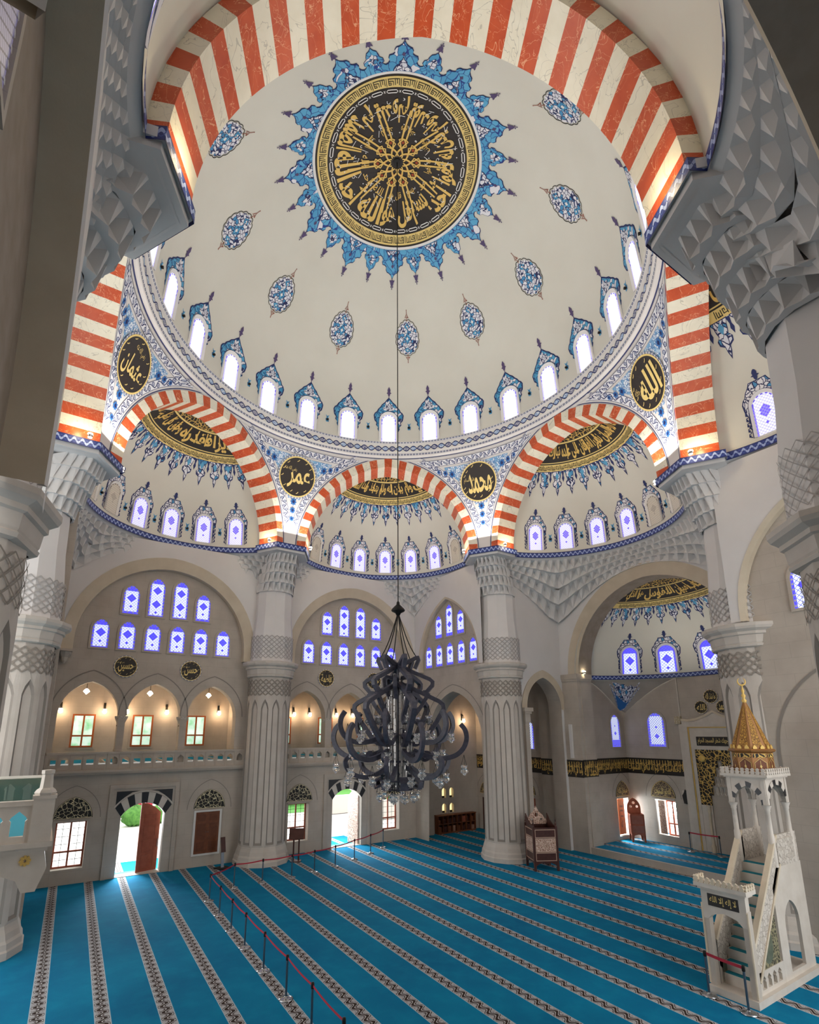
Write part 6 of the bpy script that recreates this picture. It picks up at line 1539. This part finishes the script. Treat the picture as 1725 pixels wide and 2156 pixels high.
# ------------------------------------------------------------------ sconces and pendants in the galleries
def sconce(x, y, z, label, group, power=16):
    e = empty('wall_sconce', (x, y, z), 0, label, 'wall lamp', group)
    MB().box(-.05, .05, -.05, 0, .05, .48).build('back_plate', 'iron', e)
    MB().tube([(0, -.03, .46), (0, -.16, .40), (0, -.20, .28), (0, -.20, .20)], .016, 8).build('bracket', 'iron', e)
    for s in (-1, 1): MB().tube([(0, -.20, .30), (s * .09, -.20, .10)], .006, 4).build('hanger', 'iron', e)
    MB().lathe([(.02, -.08), (.09, -.02), (.10, .06), (.06, .12), (.09, .16)], (0, -.20, 0), 12).build('glass_bowl', 'bulb', e, smooth=True)
    if power: l = lamp('sconce_light', 'POINT', (x, y - .34, z + .02), power, (1, .66, .36), .07); 
    return e
ow = ['first', 'second', 'third', 'fourth', 'fifth']
for i, x in enumerate((-9.17, -7.27, -6.25, -4.31, -1.55)): sconce(x, 16.38, 7.22, 'glowing wall lamp in the left gallery, %s from the left' % ow[i], 'wall lamps of the left gallery')
for i, x in enumerate((2.99, 4.03, 5.89, 7.07)): sconce(x, 16.38, 7.22, 'glowing wall lamp in the gallery behind the chandelier, %s from the left' % ow[i], 'wall lamps of the gallery behind the chandelier')
sconce(13.9, 13.28, 6.9, 'glowing wall lamp seen through the tall arch right of the chandelier', 'wall lamps of the corner room', 30)
for i, x in enumerate((-8.25, -5.47, -2.6)):
    e = empty('pendant_lamp', (x, 14.5, 8.13), 0, 'small glowing glass pendant in the %s arch of the left gallery' % ow[i], 'pendant lamp', 'pendant lamps of the left gallery')
    MB().tube([(0, 0, .12), (0, 0, 1.06)], .012, 6).build('rod', 'iron', e); MB().lathe([(0, -.14), (.08, -.06), (.14, 0), (.09, .08), (.03, .13)], n=8).build('glass_shade', 'bulb', e)
    lamp('pendant_light', 'POINT', (x, 14.5, 7.9), 14, (1, .78, .58), .1)
def spot_bulb(p, label):
    e = empty('cornice_spot', p, 0, label, 'spot lamp', 'spots on the cornice'); MB().lathe([(.07, 0), (.09, .08), (.08, .10)], n=12).build('housing', 'chrome', e); MB().lathe([(.085, .10), (.07, .15), (.0, .17)], n=12).build('lens', 'spotbulb', e)
SPN = {0: 'right striped arch', 60: 'back striped arch behind the chandelier', 120: 'left striped arch', 180: 'striped arch at the left edge', 300: 'striped arch at the right edge'}
for a in SPN:
    L = loc(a)
    for s in (1, -1): spot_bulb(L(9.55, s * 4.18, 15.84), 'glowing spot lamp at the %s foot of the %s' % ('left' if s > 0 else 'right', SPN[a]))
spot_bulb((15.4, 4.30, 9.41), 'glowing spot lamp on the pier left of the prayer niche apse')

# ------------------------------------------------------------------ calligraphy frieze on the prayer niche side
LINES = ['الله لا إله إلا هو الحي القيوم', 'لا تأخذه سنة ولا نوم له ما في السموات', 'وما في الأرض من ذا الذي يشفع عنده', 'إلا بإذنه يعلم ما بين أيديهم وما خلفهم']
def frieze(F, x0, x1, z0, z1, lines, label, off=.03):
    m = MB(); m.plate(rect(x0, x1, z0, z1), F, .002, off); p = m.build('calligraphy_frieze', 'black', None, label=label, cat='frieze', group='frieze panels of the prayer niche side')
    for zz in (z0 + .03, z1 - .03): m = MB(); m.quad(F(x0, zz - .012, off + .006), F(x1, zz - .012, off + .006), F(x1, zz + .012, off + .006), F(x0, zz + .012, off + .006)); m.build('gilded_line', 'ink', p)
    m = MB(); L = x1 - x0; h = z1 - z0
    m.mesh(fit(glyphs(lines[0], .015, 9), L * .97, h * .62, (x0 + x1) / 2, z0 + h * .36), F, off + .012)
    m.mesh(fit(glyphs(lines[1], .012, 9), L * .95, h * .50, (x0 + x1) / 2, z0 + h * .68), F, off + .016)
    n = int(L / .16)
    for i in range(n):
        x = x0 + L * (i + .5) / n; m.quad(F(x - .014, z0 + h * .30, off + .02), F(x + .014, z0 + h * .30, off + .02), F(x + .022, z0 + h * .90, off + .02), F(x - .012, z0 + h * .90, off + .02))
    m.build('calligraphy', 'gold', p)
frieze(AW, -4.70, -1.32, 3.88, 4.74, LINES[1:3], 'golden calligraphy frieze over the bright window left of the prayer niche'); frieze(AL, 16.15, 19.22, 3.88, 4.74, [LINES[0], LINES[3]], 'golden calligraphy frieze on the side wall of the apse')
frieze(frame((15.5, 4.44, 0), (1, 0, 0), (0, 0, 1), (0, -1, 0)), -.62, .60, 3.82, 4.72, ['الحمد لله', 'رب العالمين'], 'short piece of golden calligraphy frieze turning the pier corner')
frieze(frame((14.89, 0, 0), (0, -1, 0), (0, 0, 1), (-1, 0, 0)), -7.36, -4.44, 3.80, 4.70, [LINES[2], LINES[1]], 'golden calligraphy frieze across the broad stone pier'); frieze(CB, -13.28, -7.4, 3.84, 4.72, [LINES[0], LINES[1]], 'golden calligraphy frieze passing behind the back right column')

# ------------------------------------------------------------------ prayer niche
mh = empty('prayer_niche', (19.25, -.5, AZ), 0, 'cream marble prayer niche with gilded panels in the apse behind the pulpit', 'prayer niche')
NF2 = frame((0, 0, -AZ), (0, -1, 0), (0, 0, 1), (-1, 0, 0))
m = MB()
W0, W1, W2 = 1.62, 1.36, 1.14
m.plate([(-W0, AZ), (-W0, 6.72), (W0, 6.72), (W0, AZ), (W1, AZ), (W1, 6.46), (-W1, 6.46), (-W1, AZ)], NF2, 0, .22); m.build('outer_frame', 'marble_white', mh)
m = MB(); m.plate([(-W1, AZ), (-W1, 6.46), (W1, 6.46), (W1, AZ), (W1 - .05, AZ), (W1 - .05, 6.41), (-W1 + .05, 6.41), (-W1 + .05, AZ)], NF2, 0, .17); m.build('gilded_fillet', 'gold', mh)
m = MB(); m.plate([(-W1 + .05, AZ), (-W1 + .05, 6.41), (W1 - .05, 6.41), (W1 - .05, AZ), (W2, AZ), (W2, 5.3), (-W2, 5.3), (-W2, AZ)], NF2, 0, .13); m.build('inner_frame', 'marble_white', mh)
m = MB(); m.plate(rect(-.98, .98, 5.50, 5.96), NF2, .13, .15); p = m.build('inscription_panel', 'black', mh)
m = MB(); m.mesh(fit(glyphs('فول وجهك شطر المسجد الحرام', .01, 9), 1.8, .36, 0, 5.73), NF2, .157); m.build('inscription', 'goldflat', p)
nich = [(-.62, AZ), (-.62, 3.05), (-.50, 3.05), (-.50, 3.55), (-.38, 3.55), (-.38, 4.0), (-.25, 4.0), (-.25, 4.42), (-.12, 4.42), (-.12, 4.78), (.12, 4.78), (.12, 4.42), (.25, 4.42), (.25, 4.0), (.38, 4.0), (.38, 3.55), (.50, 3.55), (.50, 3.05), (.62, 3.05), (.62, AZ)]
m = MB(); m.plate([(-W2, 2.55), (-W2, 5.3), (W2, 5.3), (W2, 2.55), (.62, 2.55)] + nich[1:-1][::-1] + [(-.62, 2.55)], NF2, .02, .10); m.build('gilded_tracery', 'tile_gold', mh)
m = MB(); m.plate([(-W2, AZ), (-W2, 2.55), (-.62, 2.55), (-.62, AZ)], NF2, .02, .10); m.build('marble_panel', 'marble_white', mh); m = MB(); m.plate([(.62, AZ), (.62, 2.55), (W2, 2.55), (W2, AZ)], NF2, .02, .10); m.build('marble_panel', 'marble_white', mh)
m = MB()
for k, (z0, z1, w) in enumerate(((3.05, 3.5, .58), (3.5, 3.95, .46), (3.95, 4.35, .33), (4.35, 4.72, .2))):
    n = 6 - k
    for i in range(n):
        c = -w + 2 * w * (i + .5) / n; d = w / n * .9
        m.add([NF2(c - d, z1, .08), NF2(c + d, z1, .08), NF2(c + d, z0 + .1, .02), NF2(c, z0, .0), NF2(c - d, z0 + .1, .02), NF2(c, z1 - .1, -.04)], [(0, 1, 5), (1, 2, 5), (2, 3, 5), (3, 4, 5), (4, 0, 5)])
m.build('stalactite_hood', 'marble_white', mh)
m = MB().lathe([(.60, AZ), (.60, 3.1)], (0, 0, -AZ), 12, PI / 2, 3 * PI / 2, fn=lambda x, y, z: V((-x * .25 - .04 if False else .03, y, z))); m.build('niche_back', 'marble_white', mh)
for s in (-1, 1):
    m = MB().lathe([(.10, AZ), (.12, AZ + .12), (.09, AZ + .2), (.12, AZ + .3), (.07, AZ + .4), (.065, 2.2), (.10, 2.3), (.07, 2.36), (.11, 2.52)], (-.16, s * .76, -AZ), 12); m.build('colonnette', 'marble_cream', mh, smooth=True)
    m = MB(); disc_on(NF2, s * .82, 4.85, 0, .15, .12, 0, m, 20, 3); m.lathe([(.16, .10), (.17, .15), (.12, .18), (.0, .2)], n=20, fn=lambda x, y, z, s=s: NF2(s * .82 + x, 4.85 + y, z)); m.build('gilded_boss', 'gold', mh)
m = MB(); G0 = [(-1.85, 6.72), (-1.85, 6.86), (-1.3, 6.80), (-.85, 6.86), (-.42, 7.02), (0, 7.24), (.42, 7.02), (.85, 6.86), (1.3, 6.80), (1.85, 6.86), (1.85, 6.72)]; m.plate(G0, NF2, 0, .12); m.build('gable', 'marble_white', mh)
m = MB(); m.ribbon(G0[1:-1], .12, NF2, .15); m.build('gable_moulding', 'marble_cream', mh)
for s in (-1, 1): m = MB(); m.plate(rect(s * 1.85 - .16, s * 1.85 + .16, 6.62, 7.02), NF2, 0, .2); m.build('corner_boss', 'relief_cream', mh); m = MB(); m.plate(rect(s * 1.75 - .09, s * 1.75 + .09, AZ, 6.62), NF2, 0, .14); m.plate(rect(s * 1.75 - .03, s * 1.75 + .03, 7.02, 9.2), NF2, 0, .05); m.build('side_shaft', 'marble_white', mh)
MR = lambda y, z: None
wall_roundel(AW, .47, 8.02, .37, [('ما شاء الله', 1.3, .9, 0, 0, .02)], 'small dark gilded roundel, top one of three over the prayer niche', 'roundels over the prayer niche'); wall_roundel(AW, -.08, 7.38 + .10, .35, [('الله', 1.2, .9, 0, 0, .02)], 'small dark gilded roundel, lower left of three over the prayer niche', 'roundels over the prayer niche'); wall_roundel(AW, 1.02, 7.36 + .10, .35, [('محمد', 1.2, .9, 0, 0, .02)], 'small dark gilded roundel, lower right of three partly behind the pulpit column', 'roundels over the prayer niche')
# apse window fittings
e = empty('window_panel', (18.48, 4.9, .55), 0, 'orange carved timber panel set in the side window of the apse', 'panel'); FW = frame((0, 0, 0), (1, 0, 0), (0, 0, 1), (0, -1, 0)); MB().plate(rect(-.30, .30, 0, 1.9), FW, -.03, .03).build('board', 'wood_orange', e); m = MB(); m.mesh(fit(glyphs('الله', .01), 1.2, .3), lambda x, y, z=0.: FW(y, .95 + x, z), .036); m.build('carving', 'wood', e)
timber_window(AW, -2.42, .72, .34, 1.8, 'timber framed bright window left of the prayer niche', 2, 'wood_red', .30)
e = empty('window_panel', (19.42, 2.98, .75), 0, 'pinkish carved timber leaf in the window left of the prayer niche', 'panel'); FW2 = frame((0, 0, 0), V((-.25, -1, 0)), (0, 0, 1), V((-1, .25, 0))); MB().plate(rect(-.22, .22, 0, 1.75), FW2, -.02, .02).build('board', 'inlay', e)
timber_window(CB, -8.75, 1.15, .5, 1.2, 'pale window behind the preaching chair right of the back column', 2, 'wood_red', -.03)
e = empty('dark_door', (15.08, 12.2, 0), 0, 'tall dark door glimpsed left of the back right column', 'door'); MB().box(-.03, .05, -.55, .55, 0, 2.0).build('slab', 'wood_dark', e)
e = empty('wall_clock', (19.2, 1.45, 2.85), 0, 'dark ornate bracket object on the wall between window and prayer niche', 'wall ornament'); FW = frame((0, 0, 0), (0, -1, 0), (0, 0, 1), (-1, 0, 0)); m = MB(); m.plate([(-.08, -.34), (.06, -.36), (.14, -.1), (.10, .1), (.16, .22), (.02, .36), (-.04, .2), (-.14, .05)], FW, 0, .08, back=True); m.build('body', 'ink', e); MB().box(-.02, .02, -.14, .14, -.3, .3, 0).build('back_plate', 'marble_white', e)
e = empty('column_speaker', (14.84, 5.08, 4.8), 0, 'tall slim white loudspeaker on the stone pier left of the apse', 'loudspeaker'); MB().box(-.05, .05, -.09, .09, 0, 1.82).build('housing', 'pale', e); MB().box(-.055, -.05, -.07, .07, .05, 1.77).build('grille', 'white', e)
# bookcase and lit niches in the corner room
e = empty('bookcase', (13.0, 13.08, 0), 0, 'low brown bookcase against the wall right of the chandelier', 'bookcase')
MB().box(-1.55, 1.55, -.16, .2, 0, .08).build('plinth', 'wood', e); MB().box(-1.55, 1.55, .14, .2, .08, 1.08).build('back', 'wood_dark', e); MB().box(-1.58, 1.58, -.18, .2, 1.04, 1.10).build('top', 'wood', e); MB().box(-1.55, 1.55, -.16, .14, .54, .58).build('shelf', 'wood', e)
for k in range(9): MB().box(-1.55 + 3.06 * k / 8, -1.51 + 3.06 * k / 8, -.16, .14, .08, 1.04).build('divider', 'wood', e)
rb = random.Random(5)
bk = None
for row in range(2):
    for k in range(8):
        x = 13.0 - 1.50 + 3.06 * k / 8
        w = .12 + .14 * rb.random(); h = .24 + .12 * rb.random()
        o = MB().box(0, w, -.10, .10, 0, h).build('book', rb.choice(['wood', 'wood_dark', 'wood_red', 'inlay']))
        o.location = (x + .03, 13.06, .08 if row == 0 else .58); tag(o, 'brown book in the %s shelf of the low bookcase, compartment %s from the left' % ('lower' if row == 0 else 'upper', (ordw + ['ninth'])[k]), 'book', 'books in the low bookcase')
for i, (x0, z0, z1) in enumerate(((12.0, 2.05, 2.75), (12.62, 2.05, 2.75), (12.0, 1.15, 1.8), (12.62, 1.15, 1.8))):
    e = empty('lit_niche', (x0 + .23, 13.3, z0), 0, 'small glowing display niche, %s of the four above the bookcase' % ('upper left', 'upper right', 'lower left', 'lower right')[i], 'niche', 'lit niches above the bookcase', ST)
    G = frame((0, 0, 0), (1, 0, 0), (0, 0, 1), (0, -1, 0)); h = z1 - z0
    m = MB(); m.quad(G(-.23, 0, -.28), G(.23, 0, -.28), G(.23, h, -.28), G(-.23, h, -.28)); m.build('back', 'lampwhite', e)
    m = MB(); m.plate(rect(-.27, .27, -.04, h + .04), G, 0, .03, 0, [[(-.17, .03), (.17, .03), (.17, h - .26)] + arc2(.17, .2, 5, 0, h - .26)[::-1][1:-1] + [(-.17, h - .26)]]); m.build('surround', 'stone', e)
    o = MB().box(-.11, .09, -.05, .05, 0, .13).build('display_box', 'ink'); o.location = (x0 + .25, 13.42, z0 + .002); tag(o, 'small dark box lying in the %s glowing niche' % ('upper left', 'upper right', 'lower left', 'lower right')[i], 'box', 'boxes in the lit niches')
# ------------------------------------------------------------------ raised platform at the left edge
tp = empty('muezzin_platform', (-10.9, 0, 0), 0, 'raised stone platform with pierced parapet and gilded rosette cut by the left edge', 'platform')
PF3 = frame((0, -3.0, 0), (1, 0, 0), (0, 0, 1), (0, -1, 0))
MB().box(-1.7, 1.50, -2.98, 3.0, 4.22, 4.36).build('deck', 'marble_white', tp); MB().box(-1.7, 1.44, -2.88, 2.9, 4.36, 4.44).build('deck_carpet', 'teal', tp)
m = MB().box(-1.7, 1.66, -3.12, 3.1, 4.33, 4.42).box(-1.7, 1.60, -3.06, 3.06, 4.26, 4.33); m.build('edge_moulding', 'marble_white', tp)
def tri(c): return [(c - .10, 4.52), (c + .10, 4.52), (c + .10, 4.76), (c + .13, 4.79), (c + .10, 4.84), (c, 4.93), (c - .10, 4.84), (c - .13, 4.79), (c - .10, 4.76)]
m = MB(); m.plate(rect(-1.7, 1.30, 4.42, 5.06), PF3, -.06, .04, 0, [tri(c) for c in (1.12, .78, .44, .10, -.24, -.58)], back=True); m.build('front_parapet', 'marble_white', tp)
MB().box(-1.7, 1.32, -3.08, -2.92, 5.02, 5.10).build('parapet_rail', 'marble_white', tp)
MB().box(1.30, 1.62, -3.10, -2.86, 4.42, 5.12).box(1.28, 1.64, -3.12, -2.84, 5.12, 5.18).build('corner_pier', 'marble_white', tp)
m = MB().lathe([(.15, 5.18), (.17, 5.22), (.14, 5.27), (.10, 5.30), (.085, 5.52), (.10, 5.54), (.10, 5.60), (0, 5.61)], (1.46, -2.98, 0), 6); m.build('corner_post', 'marble_white', tp)
m = MB().box(1.46, 1.58, -2.86, 3.0, 4.42, 5.06); m.build('side_parapet', 'marble_white', tp)
m = MB().box(-1.7, 1.45, 2.96, 2.98, 4.45, 5.05); m.build('glass_panel', 'greenglass', tp)
m = MB(); m.plate(rect(-1.7, 1.45, 4.42, 5.06), frame((0, 3.05, 0), (1, 0, 0), (0, 0, 1), (0, -1, 0)), -.05, .05, 0, [tri(c) for c in (1.1, .7, .3, -.1, -.5)], back=True); m.build('back_parapet', 'marble_white', tp)
MB().box(-1.7, 1.46, 2.98, 3.1, 5.06, 5.12).build('back_rail', 'marble_white', tp)
m = MB(); m.plate([(-1.7, 3.55), (-.1, 3.55), (.0, 3.72), (.3, 3.86), (.62, 3.92), (.78, 4.05), (.94, 3.92), (1.2, 3.80), (1.30, 3.6), (1.5, 3.6), (1.62, 3.95), (1.56, 4.26), (-1.7, 4.26)], frame((0, -2.95, 0), (1, 0, 0), (0, 0, 1), (0, -1, 0)), -.25, .0, back=True); m.build('ogee_valance', 'marble_white', tp)
f = frame((1.30, -2.95, 4.11), (1, 0, 0), (0, 0, 1), (0, -1, 0)); m = MB()
for k in range(8): a = 2 * PI * k / 8; m.plate([rot2(p, a) for p in ((.015, -.01), (.05, -.03), (.085, -.01), (.085, .025), (.05, .02))], f, 0, .03)
m.build('gilded_rosette', 'gold', tp); tp.children[-1]['label'] = 'small gilded rosette'
for y in (-2.6, 2.6):
    for x in (-1.3, .35): MB().lathe([(.22, 0), (.22, .15), (.16, .2), (.14, 3.9), (.2, 4.1), (.22, 4.24)], (x, y, 0), 12).build('leg', 'marble_white', tp, smooth=True)
# ------------------------------------------------------------------ outside the doors
m = MB().quad((-40, 13.9, -.05), (60, 13.9, -.05), (60, 70, -.05), (-40, 70, -.05)); m.build('ground_outside', 'paving', kind=ST, label='bright white paving outside the doors', cat='ground')
m = MB().quad((2, 34, -.03), (50, 34, -.03), (50, 60, -.03), (2, 60, -.03)); m.build('lawn_outside', 'lawn', kind=ST, label='green lawn beyond the paving outside the doors', cat='lawn')
def bush(x, y, r, label):
    m = MB(); rr = random.Random(int(x * 10)); bmv = []
    m.grid(lambda u, v: V((x + r * (1 + .12 * sin(9 * u * 6.28) * sin(7 * v * 3.1)) * sin(PI * v) * cos(2 * PI * u), y + r * sin(PI * v) * sin(2 * PI * u), r * .75 - r * .85 * cos(PI * v) * (1 + .1 * sin(11 * u * 6.28)))), 36, 18)
    m.build('round_bush', 'leaf', smooth=True, label=label, cat='bush', group='bushes outside the left door')
bush(-5.6, 26.5, .72, 'round green bush seen outside the left door, left one'); bush(-3.9, 27.2, .8, 'round green bush seen outside the left door, middle one'); bush(-2.0, 27.6, .8, 'round green bush outside the left door behind the brown door leaf')
e = empty('car', (-4.0, 33, 0), 0, 'red parked car glimpsed over the bushes outside the left door', 'car'); m = MB(); m.plate([(-2, .3), (2, .3), (2.05, .8), (1.2, 1.0), (.7, 1.55), (-.9, 1.6), (-1.6, 1.0), (-2.05, .9)], frame((0, 0, .3), (1, 0, 0), (0, 0, 1), (0, -1, 0)), -.8, .8, back=True); m.build('body', 'rope', e)
for x in (-1.25, 1.25): m = MB().lathe([(.0, -.85), (.33, -.85), (.36, -.8), (.36, .8), (.33, .85), (0, .85)], n=20, fn=lambda a, b, c, x=x: V((x + a, c, .36 + b))); m.build('wheel', 'ink', e, smooth=True)
m = MB().box(8, 20, 24, 24.6, 0, 1.3); m.build('wall_garden', 'paver_wall', kind=ST, label='low pale rubble wall outside the door behind the chandelier', cat='wall')
m = MB().box(2, 60, 40, 40.3, 0, 2.6); m.build('wall_hedge', 'leaf', kind=ST, label='green hedge at the end of the lawn outside', cat='hedge')
